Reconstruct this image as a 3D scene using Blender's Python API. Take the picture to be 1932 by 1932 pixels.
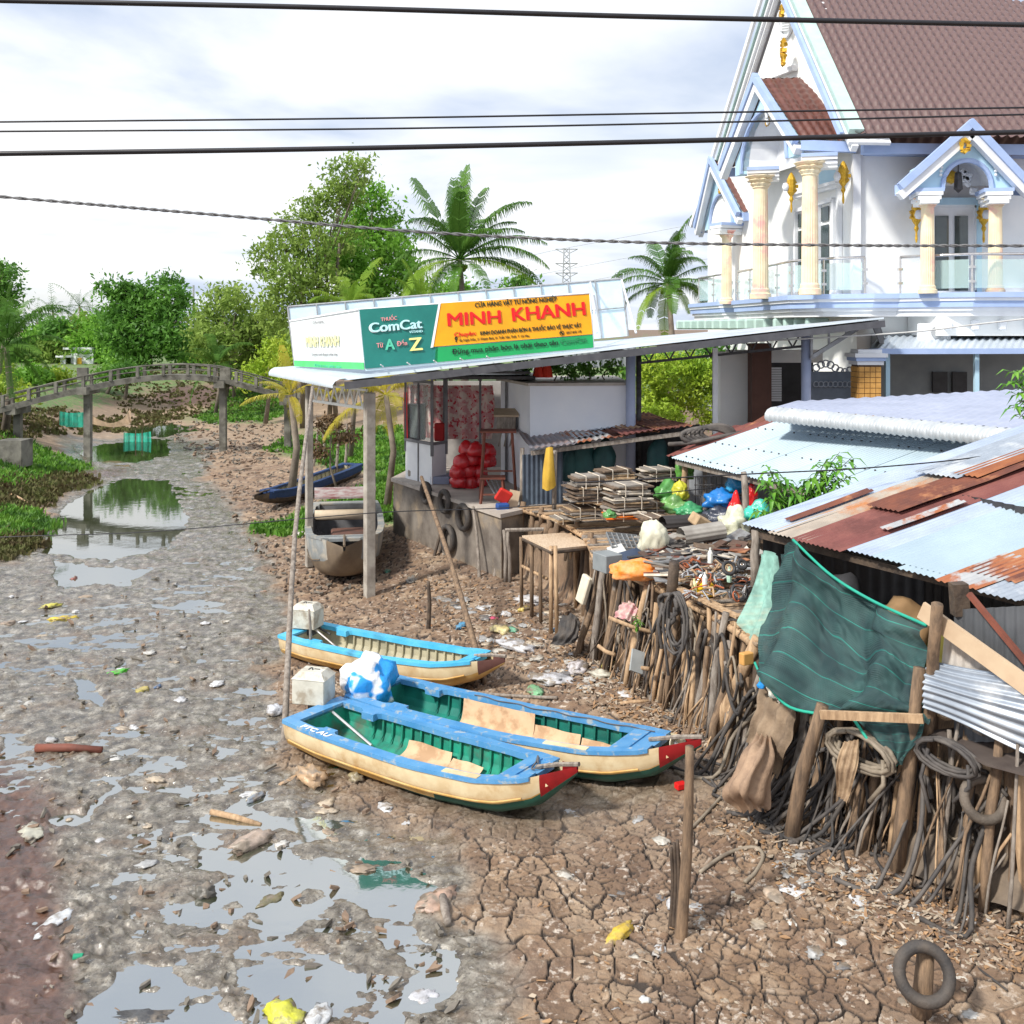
import bpy, bmesh, math, random
import numpy as np
from mathutils import Vector, Matrix, Euler
R = math.radians
random.seed(7); RNG = np.random.default_rng(7)
S = bpy.context.scene
for o in list(bpy.data.objects): bpy.data.objects.remove(o)
# ------------------------------------------------------------ camera, sky, sun, exposure
F, CX, HZ, H = 1932.0, 966.0, 620.0, 6.2      # working grid of 1932 units, horizon row, eye height above the mud
cam = bpy.data.cameras.new('camera'); camo = bpy.data.objects.new('camera', cam)
S.collection.objects.link(camo); S.camera = camo
camo.location = (0, 0, H); camo.rotation_euler = (R(90), 0, 0)
cam.sensor_width = 36; cam.lens = 36; cam.shift_y = -(CX-HZ)/F; cam.clip_start = .1; cam.clip_end = 6000
S.render.resolution_x = S.render.resolution_y = 1024
W = bpy.data.worlds.new('World'); S.world = W; W.use_nodes = True
SUN_EL, SUN_AZ = 44, 232        # azimuth: compass angle of the sun (0 = +Y, clockwise)
def build_world():
    nt = W.node_tree; N = nt.nodes; L = nt.links; N.clear()
    out = N.new('ShaderNodeOutputWorld'); bg = N.new('ShaderNodeBackground')
    sky = N.new('ShaderNodeTexSky'); sky.sky_type = 'NISHITA'; sky.sun_disc = False
    sky.sun_elevation = R(SUN_EL); sky.sun_rotation = R(SUN_AZ)
    sc = N.new('ShaderNodeVectorMath'); sc.operation = 'SCALE'; sc.inputs['Scale'].default_value = 1.0
    L.new(sky.outputs[0], sc.inputs[0])
    tc = N.new('ShaderNodeTexCoord'); sep = N.new('ShaderNodeSeparateXYZ'); L.new(tc.outputs['Generated'], sep.inputs[0])
    mx = N.new('ShaderNodeMath'); mx.operation = 'ADD'; mx.inputs[1].default_value = .16; L.new(sep.outputs[2], mx.inputs[0])
    ab = N.new('ShaderNodeMath'); ab.operation = 'MAXIMUM'; ab.inputs[1].default_value = .05; L.new(mx.outputs[0], ab.inputs[0])
    cb = N.new('ShaderNodeCombineXYZ')
    for i in (0, 1):
        d = N.new('ShaderNodeMath'); d.operation = 'DIVIDE'; L.new(sep.outputs[i], d.inputs[0]); L.new(ab.outputs[0], d.inputs[1]); L.new(d.outputs[0], cb.inputs[i])
    n1 = N.new('ShaderNodeTexNoise'); n1.inputs['Scale'].default_value = .85; n1.inputs['Detail'].default_value = 7; n1.inputs['Roughness'].default_value = .5; n1.inputs['Distortion'].default_value = .25
    L.new(cb.outputs[0], n1.inputs[0])
    r1 = N.new('ShaderNodeValToRGB'); L.new(n1.outputs[0], r1.inputs[0])
    e = r1.color_ramp.elements
    e[0].position = .38; e[0].color = (5.0, 5.8, 7.3, 1); e[1].position = .60; e[1].color = (9.4, 9.45, 9.55, 1)
    m = r1.color_ramp.elements.new(.49); m.color = (7.9, 8.3, 9.0, 1)
    n2 = N.new('ShaderNodeTexNoise'); n2.inputs['Scale'].default_value = .5; n2.inputs['Detail'].default_value = 4
    off = N.new('ShaderNodeVectorMath'); off.operation = 'ADD'; off.inputs[1].default_value = (7.3, 2.1, 0); L.new(cb.outputs[0], off.inputs[0]); L.new(off.outputs[0], n2.inputs[0])
    r2 = N.new('ShaderNodeValToRGB'); L.new(n2.outputs[0], r2.inputs[0])
    r2.color_ramp.elements[0].position = .30; r2.color_ramp.elements[0].color = (.66, .66, .66, 1); r2.color_ramp.elements[1].position = .42; r2.color_ramp.elements[1].color = (.96, .96, .96, 1)
    mix = N.new('ShaderNodeMix'); mix.data_type = 'RGBA'
    L.new(r2.outputs[0], mix.inputs[0]); L.new(sc.outputs[0], mix.inputs[6]); L.new(r1.outputs[0], mix.inputs[7])
    L.new(mix.outputs[2], bg.inputs[0]); bg.inputs[1].default_value = .092; L.new(bg.outputs[0], out.inputs[0])
build_world()
sl = bpy.data.lights.new('sun', 'SUN'); so = bpy.data.objects.new('sun', sl); S.collection.objects.link(so)
sl.energy = 3.4; sl.angle = R(6); sl.color = (1, .95, .86)
sdir = Vector((math.sin(R(SUN_AZ))*math.cos(R(SUN_EL)), math.cos(R(SUN_AZ))*math.cos(R(SUN_EL)), math.sin(R(SUN_EL))))
so.rotation_euler = sdir.to_track_quat('Z', 'Y').to_euler()
S.view_settings.view_transform = 'Standard'; S.view_settings.look = 'None'; S.view_settings.gamma = 1
S.view_settings.exposure = .48
# ------------------------------------------------------------ helpers
def P(u, v, D): return Vector(((u-CX)/F*D, D, H+(HZ-v)/F*D))
def G(u, v, z=.06): return P(u, v, (H-z)*F/(v-HZ))
def pix(x, y, z): return CX+F*x/np.maximum(y, .5), HZ+F*(H-z)/np.maximum(y, .5)
ORG = {}
def tag(o, label=None, cat=None, group=None, kind=None):
    if label: o['label'] = label
    if cat: o['category'] = cat
    if group: o['group'] = group
    if kind: o['kind'] = kind
    return o
def thing(name, loc, label, cat, group=None):
    o = bpy.data.objects.new(name, None); S.collection.objects.link(o); o.location = loc; o.empty_display_size = .2
    ORG[o.name] = Vector(loc); return tag(o, label, cat, group)
def link_mesh(me, name, mat, parent, org):
    o = bpy.data.objects.new(name, me); S.collection.objects.link(o)
    if mat is not None:
        for m in (mat if isinstance(mat, (list, tuple)) else [mat]): me.materials.append(m)
    if parent is not None:
        o.parent = parent; o.location = org - ORG[parent.name]
    else: o.location = org
    ORG[o.name] = Vector(org); return o
class MB:
    def __init__(s): s.v = []; s.f = []; s.m = []; s.uv = None
    def add(s, vs, fs, mi=0):
        b = len(s.v); s.v.extend([tuple(p) for p in vs]); s.f.extend([tuple(b+i for i in f) for f in fs]); s.m.extend([mi]*len(fs)); return s
    def quad(s, a, b, c, d, mi=0): return s.add([a, b, c, d], [(0, 1, 2, 3)], mi)
    def box(s, c, size, rot=None, mi=0, bev=0):
        c = Vector(c); hx, hy, hz = [q/2 for q in size]
        M_ = rot if rot is not None else Matrix.Identity(3)
        if isinstance(M_, (int, float)): M_ = Matrix.Rotation(M_, 3, 'Z')
        if bev > 0:
            bm = bmesh.new(); bmesh.ops.create_cube(bm, size=1)
            for v in bm.verts: v.co = Vector((v.co.x*hx*2, v.co.y*hy*2, v.co.z*hz*2))
            bmesh.ops.bevel(bm, geom=bm.edges[:], offset=bev, segments=1, affect='EDGES')
            bm.verts.index_update(); s.add([c+M_@v.co for v in bm.verts], [[v.index for v in f.verts] for f in bm.faces], mi); bm.free(); return s
        vs = [c+M_@Vector((x*hx, y*hy, z*hz)) for x, y, z in ((-1,-1,-1),(1,-1,-1),(1,1,-1),(-1,1,-1),(-1,-1,1),(1,-1,1),(1,1,1),(-1,1,1))]
        return s.add(vs, [(0,3,2,1),(4,5,6,7),(0,1,5,4),(1,2,6,5),(2,3,7,6),(3,0,4,7)], mi)
    def beam(s, a, b, w, h, mi=0, up=Vector((0,0,1))):
        a, b = Vector(a), Vector(b); d = (b-a); L = d.length; d = d/L
        x = d.cross(up)
        if x.length < 1e-3: x = Vector((1, 0, 0))
        x.normalize(); z = x.cross(d)
        M_ = Matrix((x, d, z)).transposed()
        return s.box((a+b)/2, (w, L, h), M_, mi)
    def tube(s, pts, r, n=8, cap=True, mi=0, wob=0, flat=1.0):
        pts = [Vector(p) for p in pts]; k = len(pts); rs = r if isinstance(r, (list, tuple)) else [r]*k
        vs = []; ref = Vector((.31, .17, .93)).normalized()
        if abs((pts[-1]-pts[0]).normalized().dot(ref)) > .93: ref = Vector((1, .1, 0)).normalized()
        for i, p in enumerate(pts):
            t = (pts[min(i+1, k-1)]-pts[max(i-1, 0)])
            t = t.normalized() if t.length > 1e-9 else Vector((0, 0, 1))
            a = t.cross(ref)
            if a.length < 1e-4: a = t.cross(Vector((0, 1, 0)))
            a.normalize(); b = t.cross(a)
            for j in range(n):
                th = 2*math.pi*j/n; q = rs[i]*(1+(random.uniform(-wob, wob) if wob else 0))
                vs.append(p+a*math.cos(th)*q+b*math.sin(th)*q*flat)
        fs = [(i*n+j, i*n+(j+1) % n, (i+1)*n+(j+1) % n, (i+1)*n+j) for i in range(k-1) for j in range(n)]
        if cap: fs += [tuple(range(n-1, -1, -1)), tuple((k-1)*n+j for j in range(n))]
        return s.add(vs, fs, mi)
    def lathe(s, base, prof, n=16, mi=0, axis=None):
        base = Vector(base); vs = []
        Q = axis.to_track_quat('Z', 'Y').to_matrix() if axis is not None else Matrix.Identity(3)
        for r, z in prof:
            for j in range(n):
                th = 2*math.pi*j/n; vs.append(base+Q@Vector((r*math.cos(th), r*math.sin(th), z)))
        k = len(prof)
        fs = [(i*n+j, i*n+(j+1) % n, (i+1)*n+(j+1) % n, (i+1)*n+j) for i in range(k-1) for j in range(n)]
        fs += [tuple(range(n-1, -1, -1)), tuple((k-1)*n+j for j in range(n))]
        return s.add(vs, fs, mi)
    def torus(s, c, R_, r, axis, n=28, m=10, mi=0, tread=0):
        c = Vector(c); Q = Vector(axis).to_track_quat('Z', 'Y').to_matrix(); vs = []
        for i in range(n):
            a = 2*math.pi*i/n
            for j in range(m):
                b = 2*math.pi*j/m; rr = R_+r*math.cos(b)*(1+(tread if i % 2 and math.cos(b) > .5 else 0))
                vs.append(c+Q@Vector((rr*math.cos(a), rr*math.sin(a), r*1.15*math.sin(b))))
        return s.add(vs, [(i*m+j, ((i+1) % n)*m+j, ((i+1) % n)*m+(j+1) % m, i*m+(j+1) % m) for i in range(n) for j in range(m)], mi)
    def prism(s, outline, off, mi=0):
        k = len(outline); a = [Vector(p) for p in outline]; b = [p+Vector(off) for p in a]
        return s.add(a+b, [tuple(range(k)), tuple(range(2*k-1, k-1, -1))]+[(i, i+k, (i+1) % k+k, (i+1) % k) for i in range(k)], mi)
    def build(s, name, mat, parent=None, smooth=False, org=None):
        me = bpy.data.meshes.new(name)
        if org is None:
            if parent is not None: org = ORG[parent.name]
            else:
                A = np.array(s.v); org = Vector((A[:, 0].mean(), A[:, 1].mean(), A[:, 2].min()))
        org = Vector(org)
        A = np.array(s.v, dtype=float)-np.array(org)
        me.from_pydata(A.tolist(), [], s.f)
        if any(s.m): me.polygons.foreach_set('material_index', s.m)
        if s.uv is not None:
            ul = me.uv_layers.new(name='UVMap'); li = np.empty(len(me.loops), dtype=np.int32); me.loops.foreach_get('vertex_index', li)
            ul.data.foreach_set('uv', np.array(s.uv, dtype=np.float32)[li].ravel())
        me.validate(); me.update()
        if smooth: me.polygons.foreach_set('use_smooth', [True]*len(me.polygons))
        return link_mesh(me, name, mat, parent, org)
def solo(mb, name, mat, label, cat, group=None, smooth=False, kind=None):
    return tag(mb.build(name, mat, None, smooth), label, cat, group, kind)
def patch(p00, p10, p01, p11, nu, nv, disp=None, ctrl=None):
    """bilinear sheet; disp(U,V,a,b) pushes it along its normal (U,V metres, a,b 0..1)"""
    a = np.linspace(0, 1, nu+1)[None, :, None]; b = np.linspace(0, 1, nv+1)[:, None, None]
    p00, p10, p01, p11 = [np.array(q, float) for q in (p00, p10, p01, p11)]
    X = (1-b)*((1-a)*p00+a*p10)+b*((1-a)*p01+a*p11)
    nrm = np.cross(p10-p00, p01-p00); nrm /= np.linalg.norm(nrm)
    if nrm[2] < 0: nrm = -nrm
    U = a[..., 0]*np.linalg.norm(p10-p00)+0*b[..., 0]; V = b[..., 0]*np.linalg.norm(p01-p00)+0*a[..., 0]
    if disp is not None: X = X+disp(U, V, a[..., 0], b[..., 0])[..., None]*nrm
    m = MB(); m.v = [tuple(q) for q in X.reshape(-1, 3)]
    m.f = [(j*(nu+1)+i, j*(nu+1)+i+1, (j+1)*(nu+1)+i+1, (j+1)*(nu+1)+i) for j in range(nv) for i in range(nu)]; m.m = [0]*len(m.f)
    m.uv = np.stack([U, V], -1).reshape(-1, 2); return m
def cr(vals, n):
    """catmull-rom resample of a list of vectors"""
    A = np.array([list(p) for p in vals], float); k = len(A); t = np.linspace(0, k-1, n); i = np.clip(t.astype(int), 0, k-2); f = (t-i)[:, None]
    p0 = A[np.maximum(i-1, 0)]; p1 = A[i]; p2 = A[i+1]; p3 = A[np.minimum(i+2, k-1)]
    return .5*((2*p1)+(p2-p0)*f+(2*p0-5*p1+4*p2-p3)*f*f+(3*p1-p0-3*p2+p3)*f**3)
def cloth(rows, nu, nv, disp=None):
    """smooth sheet through rows of control points"""
    A = np.array([cr(r, nu+1) for r in rows]); B = np.array([cr(A[:, i], nv+1) for i in range(nu+1)]).transpose(1, 0, 2)
    if disp is not None:
        du = np.gradient(B, axis=1); dv = np.gradient(B, axis=0); n = np.cross(du, dv); n /= np.linalg.norm(n, axis=2)[..., None]+1e-9
        a = np.linspace(0, 1, nu+1)[None, :]; b = np.linspace(0, 1, nv+1)[:, None]
        B = B+disp(a, b)[..., None]*n
    m = MB(); m.v = [tuple(q) for q in B.reshape(-1, 3)]
    m.f = [(j*(nu+1)+i, j*(nu+1)+i+1, (j+1)*(nu+1)+i+1, (j+1)*(nu+1)+i) for j in range(nv) for i in range(nu)]; m.m = [0]*len(m.f)
    a, b = np.meshgrid(np.linspace(0, 1, nu+1), np.linspace(0, 1, nv+1)); m.uv = np.stack([a, b], -1).reshape(-1, 2); return m
# vector noise for numpy arrays
def _h(ix, iy, s):
    n = (ix.astype(np.int64)*374761393+iy.astype(np.int64)*668265263+s*974634777) & 0xffffffff
    n = ((n ^ (n >> 13))*1274126177) & 0xffffffff
    return ((n ^ (n >> 16)) & 0xffffff)/float(0xffffff)
def vn(x, y, s=0):
    ix = np.floor(x); iy = np.floor(y); fx = x-ix; fy = y-iy; fx = fx*fx*(3-2*fx); fy = fy*fy*(3-2*fy)
    a = _h(ix, iy, s); b = _h(ix+1, iy, s); c = _h(ix, iy+1, s); d = _h(ix+1, iy+1, s)
    return (a*(1-fx)+b*fx)*(1-fy)+(c*(1-fx)+d*fx)*fy
def fbm(x, y, s=0, o=4, g=.5):
    t = 0; a = 1; w = 0
    for i in range(o):
        t = t+a*vn(x, y, s+i*17); w += a; a *= g; x = x*2.03+3.1; y = y*2.03+1.7
    return t/w
def crackd(x, y, s=0):
    ix = np.floor(x); iy = np.floor(y); d1 = np.full(x.shape, 9.); d2 = np.full(x.shape, 9.); cid = np.zeros(x.shape)
    for i in (-1, 0, 1):
        for j in (-1, 0, 1):
            cx = ix+i; cy = iy+j; px = cx+_h(cx, cy, s)*.9+.05; py = cy+_h(cx, cy, s+5)*.9+.05
            d = np.hypot(x-px, y-py); h = _h(cx, cy, s+9); m = d < d1
            d2 = np.where(m, d1, np.minimum(d2, d)); cid = np.where(m, h, cid); d1 = np.where(m, d, d1)
    return d2-d1, cid
def sst(a, b, x): t = np.clip((x-a)/(b-a), 0, 1); return t*t*(3-2*t)
# ------------------------------------------------------------ materials
def rgb(*c): return (c[0], c[1], c[2], 1)
_mc = {}
def M(name, c1, c2=None, rough=.7, sc=4, bump=0, bsc=None, metal=0, spec=.4, det=5, trans=0, lo=.35, hi=.65, c3=None, sc3=1.2, lo3=.5, hi3=.6, stretch=None, emit=0, coat=0):
    if name in _mc: return _mc[name]
    m = bpy.data.materials.new(name); m.use_nodes = True; nt = m.node_tree; N = nt.nodes; L = nt.links
    b = N['Principled BSDF']; b.inputs['Roughness'].default_value = rough; b.inputs['Metallic'].default_value = metal; b.inputs['Specular IOR Level'].default_value = spec
    if coat: b.inputs['Coat Weight'].default_value = coat; b.inputs['Coat Roughness'].default_value = .15
    geo = N.new('ShaderNodeNewGeometry'); vec = geo.outputs['Position']
    if stretch:
        mp = N.new('ShaderNodeMapping'); mp.inputs['Scale'].default_value = stretch; L.new(vec, mp.inputs[0]); vec = mp.outputs[0]
    def noise(s, d=det):
        n = N.new('ShaderNodeTexNoise'); n.inputs['Scale'].default_value = s; n.inputs['Detail'].default_value = d; n.inputs['Roughness'].default_value = .6; L.new(vec, n.inputs[0]); return n.outputs[0]
    def ramp(src, p0, p1, a, c):
        r = N.new('ShaderNodeValToRGB'); r.color_ramp.elements[0].position = p0; r.color_ramp.elements[1].position = p1
        r.color_ramp.elements[0].color = a; r.color_ramp.elements[1].color = c; L.new(src, r.inputs[0]); return r.outputs[0]
    if c2 is None: c2 = tuple(min(1, q*.8) for q in c1)
    col = ramp(noise(sc), lo, hi, rgb(*c1), rgb(*c2))
    if c3 is not None:
        f = ramp(noise(sc3), lo3, hi3, (0, 0, 0, 1), (1, 1, 1, 1)); mx = N.new('ShaderNodeMix'); mx.data_type = 'RGBA'
        L.new(f, mx.inputs[0]); L.new(col, mx.inputs[6]); mx.inputs[7].default_value = rgb(*c3); col = mx.outputs[2]
    L.new(col, b.inputs['Base Color'])
    if bump:
        bp = N.new('ShaderNodeBump'); bp.inputs['Strength'].default_value = bump; bp.inputs['Distance'].default_value = .02
        L.new(noise(bsc or sc*4), bp.inputs['Height']); L.new(bp.outputs[0], b.inputs['Normal'])
    if trans:
        tr = N.new('ShaderNodeBsdfTranslucent'); ms = N.new('ShaderNodeMixShader'); ms.inputs[0].default_value = trans
        L.new(col, tr.inputs[0]); L.new(b.outputs[0], ms.inputs[1]); L.new(tr.outputs[0], ms.inputs[2]); L.new(ms.outputs[0], N['Material Output'].inputs[0])
    _mc[name] = m; return m
def see_through(name, col, a, rough=.4, sc=0):
    if name in _mc: return _mc[name]
    m = bpy.data.materials.new(name); m.use_nodes = True; nt = m.node_tree; N = nt.nodes; L = nt.links
    b = N['Principled BSDF']; b.inputs['Base Color'].default_value = rgb(*col); b.inputs['Roughness'].default_value = rough
    t = N.new('ShaderNodeBsdfTransparent'); ms = N.new('ShaderNodeMixShader'); ms.inputs[0].default_value = a
    if sc:
        n = N.new('ShaderNodeTexNoise'); n.inputs['Scale'].default_value = sc; n.inputs['Detail'].default_value = 6; g = N.new('ShaderNodeNewGeometry'); L.new(g.outputs['Position'], n.inputs[0])
        r = N.new('ShaderNodeMapRange'); r.inputs['From Min'].default_value = .3; r.inputs['From Max'].default_value = .7; r.inputs['To Min'].default_value = a-.2; r.inputs['To Max'].default_value = min(1, a+.2); L.new(n.outputs[0], r.inputs[0]); L.new(r.outputs[0], ms.inputs[0])
    L.new(t.outputs[0], ms.inputs[1]); L.new(b.outputs[0], ms.inputs[2]); L.new(ms.outputs[0], N['Material Output'].inputs[0])
    _mc[name] = m; return m
wood = M('weathered wood', (.30, .20, .125), (.10, .07, .05), sc=6, bump=.6, bsc=30, stretch=(3, 3, .6), rough=.85, lo=.3, hi=.7)
wood_l = M('pale wood', (.55, .38, .23), (.30, .19, .11), sc=6, bump=.4, bsc=30, stretch=(3, 3, .6), rough=.8)
wood_g = M('grey wood', (.33, .29, .25), (.16, .13, .11), sc=6, bump=.5, bsc=30, stretch=(3, 3, .8), rough=.85)
wood_d = M('dark wet wood', (.12, .085, .06), (.05, .037, .03), sc=6, bump=.5, bsc=30, rough=.7)
rubber = M('old rubber', (.045, .042, .042), (.11, .09, .075), sc=5, bump=.4, bsc=40, rough=.7, lo=.4, hi=.75)
rubber_g = M('dusty grey rubber', (.13, .115, .105), (.055, .05, .05), sc=4, bump=.3, bsc=40, rough=.7)
hose_t = M('tan hose', (.30, .25, .19), (.16, .13, .10), sc=5, bump=.3, bsc=40, rough=.65)
conc = M('concrete', (.42, .39, .34), (.26, .23, .20), sc=3, bump=.4, bsc=30, rough=.9, c3=(.15, .125, .10), sc3=1.1, lo3=.5, hi3=.75)
steel = M('grey painted steel', (.42, .44, .46), (.30, .30, .31), sc=8, rough=.5, metal=.2)
steel_d = M('dark steel', (.09, .09, .10), (.05, .045, .045), sc=8, rough=.6, metal=.2)
chrome = M('stainless rail', (.75, .72, .70), (.6, .58, .56), sc=8, rough=.2, metal=.9)
white = M('white paint', (.80, .82, .84), (.70, .72, .76), sc=1.5, bump=.1, bsc=20, rough=.7)
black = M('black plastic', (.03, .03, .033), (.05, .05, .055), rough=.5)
# ------------------------------------------------------------ ground: one sheet of mud, banks and far land
def poly_sd(u, v, pts):
    """signed distance, positive inside"""
    d = np.full(u.shape, 1e9); ins = np.zeros(u.shape, bool); n = len(pts)
    for i in range(n):
        x1, y1 = pts[i]; x2, y2 = pts[(i+1) % n]; ex, ey = x2-x1, y2-y1
        t = np.clip(((u-x1)*ex+(v-y1)*ey)/(ex*ex+ey*ey+1e-9), 0, 1); d = np.minimum(d, np.hypot(u-x1-t*ex, v-y1-t*ey))
        c = ((y1 > v) != (y2 > v)) & (u < (x2-x1)*(v-y1)/((y2-y1) if y2 != y1 else 1e-9)+x1); ins ^= c
    return np.where(ins, d, -d)
def line_sd(x, y, pts):
    """distance to an open line, positive on its right (seen from the first point)"""
    d = np.full(x.shape, 1e9); sg = np.ones(x.shape)
    for i in range(len(pts)-1):
        x1, y1 = pts[i]; x2, y2 = pts[i+1]; ex, ey = x2-x1, y2-y1
        t = np.clip(((x-x1)*ex+(y-y1)*ey)/(ex*ex+ey*ey), 0, 1); q = np.hypot(x-x1-t*ex, y-y1-t*ey); m = q < d
        d = np.where(m, q, d); sg = np.where(m, np.sign((x-x1)*ey-(y-y1)*ex), sg)
    return d*sg
RB = [(14, 0), (8.2, 6), (6.2, 10.3), (5.2, 12.0), (4.35, 14.2), (3.5, 16.6), (2.6, 18.3), (1.3, 20.6), (.1, 23.9), (-2.6, 29.4), (-3.8, 34), (-5.5, 42), (-8.5, 53), (-11, 62), (-14, 76), (-15, 92)]
LB = [(-4.5, 0), (-6.0, 8), (-8.6, 14), (-11.6, 20), (-13.2, 26), (-15.2, 33), (-17.5, 42), (-21, 52), (-24, 66), (-27, 92)]
PUD = [[(296,1722),(345,1700),(425,1670),(432,1652),(370,1622),(352,1590),(372,1583),(430,1600),(470,1620),(520,1612),(560,1630),(610,1640),(655,1655),(620,1685),(560,1695),(556,1735),(490,1762),(400,1768),(330,1752)],
 [(640,1662),(700,1632),(760,1636),(835,1692),(800,1712),(800,1770),(850,1830),(860,1880),(780,1900),(790,1950),(700,1950),(720,1925),(768,1890),(762,1840),(715,1790),(705,1740),(650,1700)],
 [(150,1990),(175,1905),(215,1870),(205,1832),(262,1818),(335,1830),(405,1872),(450,1925),(455,1990)],
 [(425,1802),(500,1788),(600,1800),(665,1832),(655,1890),(620,1920),(520,1905),(430,1850)],
 [(180,1470),(206,1485),(202,1522),(150,1550),(100,1566),(112,1545),(165,1530),(183,1508)],
 [(88,1045),(98,985),(160,925),(232,903),(318,906),(346,960),(358,1003),(320,1030),(232,1050),(150,1056)],
 [(100,1062),(200,1066),(300,1075),(250,1100),(120,1108)],
 [(136,850),(200,836),(312,832),(322,860),(270,872),(175,872)],
 [(232,806),(330,798),(404,812),(300,824),(240,822)],
 [(300,1140),(380,1130),(460,1150),(350,1165)],[(0,1402),(60,1405),(70,1418),(0,1425)],[(420,1285),(560,1300),(480,1330)],[(130,1270),(210,1290),(190,1330),(140,1310)],[(450,1500),(500,1490),(490,1520)]]
WET = [(-300,1100),(0,1060),(90,1000),(140,880),(120,840),(330,820),(400,840),(380,900),(440,960),(500,1060),(540,1130),(520,1250),(520,1420),(640,1500),(760,1560),(850,1640),(900,1720),(960,1840),(1000,2050),(-300,2050)]
REDL = [(-300,1440),(0,1455),(60,1500),(70,1640),(105,1780),(150,1930),(150,2050),(-300,2050)]
GRASS = [[(-900,925),(0,925),(60,905),(110,895),(190,885),(150,870),(90,850),(60,830),(0,815),(-900,800)], [(-500,965),(0,960),(60,968),(110,985),(120,1000),(60,1012),(0,1020),(-500,1030)],
 [(470,990),(560,975),(750,880),(760,925),(735,985),(600,1010),(480,1012)], [(500,850),(560,815),(760,800),(780,900),(600,880),(560,860)], [(340,790),(420,765),(520,742),(560,760),(540,790),(420,800)],
 [(-900,800),(0,780),(160,770),(290,735),(540,700),(700,660),(700,640),(-900,640)], [(900,800),(1250,760),(1420,780),(1420,640),(700,640)]]
REDF = [[(275,745),(330,722),(500,735),(430,765),(330,768)], [(60,880),(250,880),(230,905),(140,905)]]
def ground_height(x, y, detail=True):
    nz = fbm(x*.35+9, y*.35, 3, 3)-.5
    z = .07+.10*nz
    u0, v0 = pix(x, y, 0.0); du = (fbm(x*1.3, y*1.3, 41, 4)-.5)*80*np.clip(14/np.maximum(y, 4), 0.25, 1.5); dv = (fbm(x*1.3+30, y*1.3, 43, 4)-.5)*50*np.clip(14/np.maximum(y, 4), .12, 1.5)
    u, v = u0+du, v0+dv
    k = np.clip(13/np.maximum(y, 4), .12, 1.6)
    wet = sst(-70, 40, poly_sd(u0+3*du, v0+3*dv*.7, WET)*np.clip(1/k, 1, 4))
    hr = fbm(x*1.5+.8*fbm(x*.7, y*.7, 12, 2), y*3.2, 11, 5)-.5; hm = fbm(x*5, y*8, 21, 4)-.5
    z = z+wet*(-.044+.12*hr+.05*hm*wet)+.02*hm
    pud = np.zeros(x.shape)
    for p in PUD: pud = np.maximum(pud, sst(-7, 9, poly_sd(u, v, p)/np.maximum(k, .25)))
    z = z*(1-pud)+pud*(-.034+(.22*hr+.12*hm)*np.where(y > 24, .15, 1.0)-.03*(y > 24))
    sr = line_sd(x, y, RB); sl_ = -line_sd(x, y, LB)
    wr = np.interp(y, [0, 20, 23, 29, 31, 40, 60], [.9, .9, .3, .3, 2.5, 5, 8]); hb = np.interp(y, [0, 12, 20, 26, 40, 60], [1.75, 1.6, 1.7, 1.85, 1.7, 1.9])
    apron = sst(-4.5, 0, sr)*np.interp(y, [0, 9, 14, 24, 30, 60], [.3, .38, .45, .45, .4, .2]); z = z+apron*(1-pud)*(1-sst(0, wr, sr))
    z = z+(hb-z)*sst(0, 1, sr/wr)
    hl = np.interp(y, [0, 10, 16, 30, 50, 90], [.9, .9, 1.2, 1.7, 1.9, 2.0]); wl = np.interp(y, [0, 14, 30, 60], [3.5, 5, 7, 8])
    z = z+(hl-z)*sst(0, 1, sl_/wl)
    fb = sst(70, 96, y+.35*x+8+6*(fbm(x*.08, y*.08, 5, 3)-.5)); z = z+(2.1+.9*(fbm(x*.07, y*.07, 8, 3)-.3)*np.clip(1-(y-90)/80, 0, 1)-z)*fb
    bank = np.maximum(np.maximum(sst(0, 1, sr/wr), sst(0, 1, sl_/wl)), fb)
    z = z+bank*.22*(fbm(x*.8, y*.8, 31, 4)-.5)*(y < 130)
    far = sst(150, 400, y); z = z*(1-far)+2.0*far
    return z, wet, pud, bank, u0, v0
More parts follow.
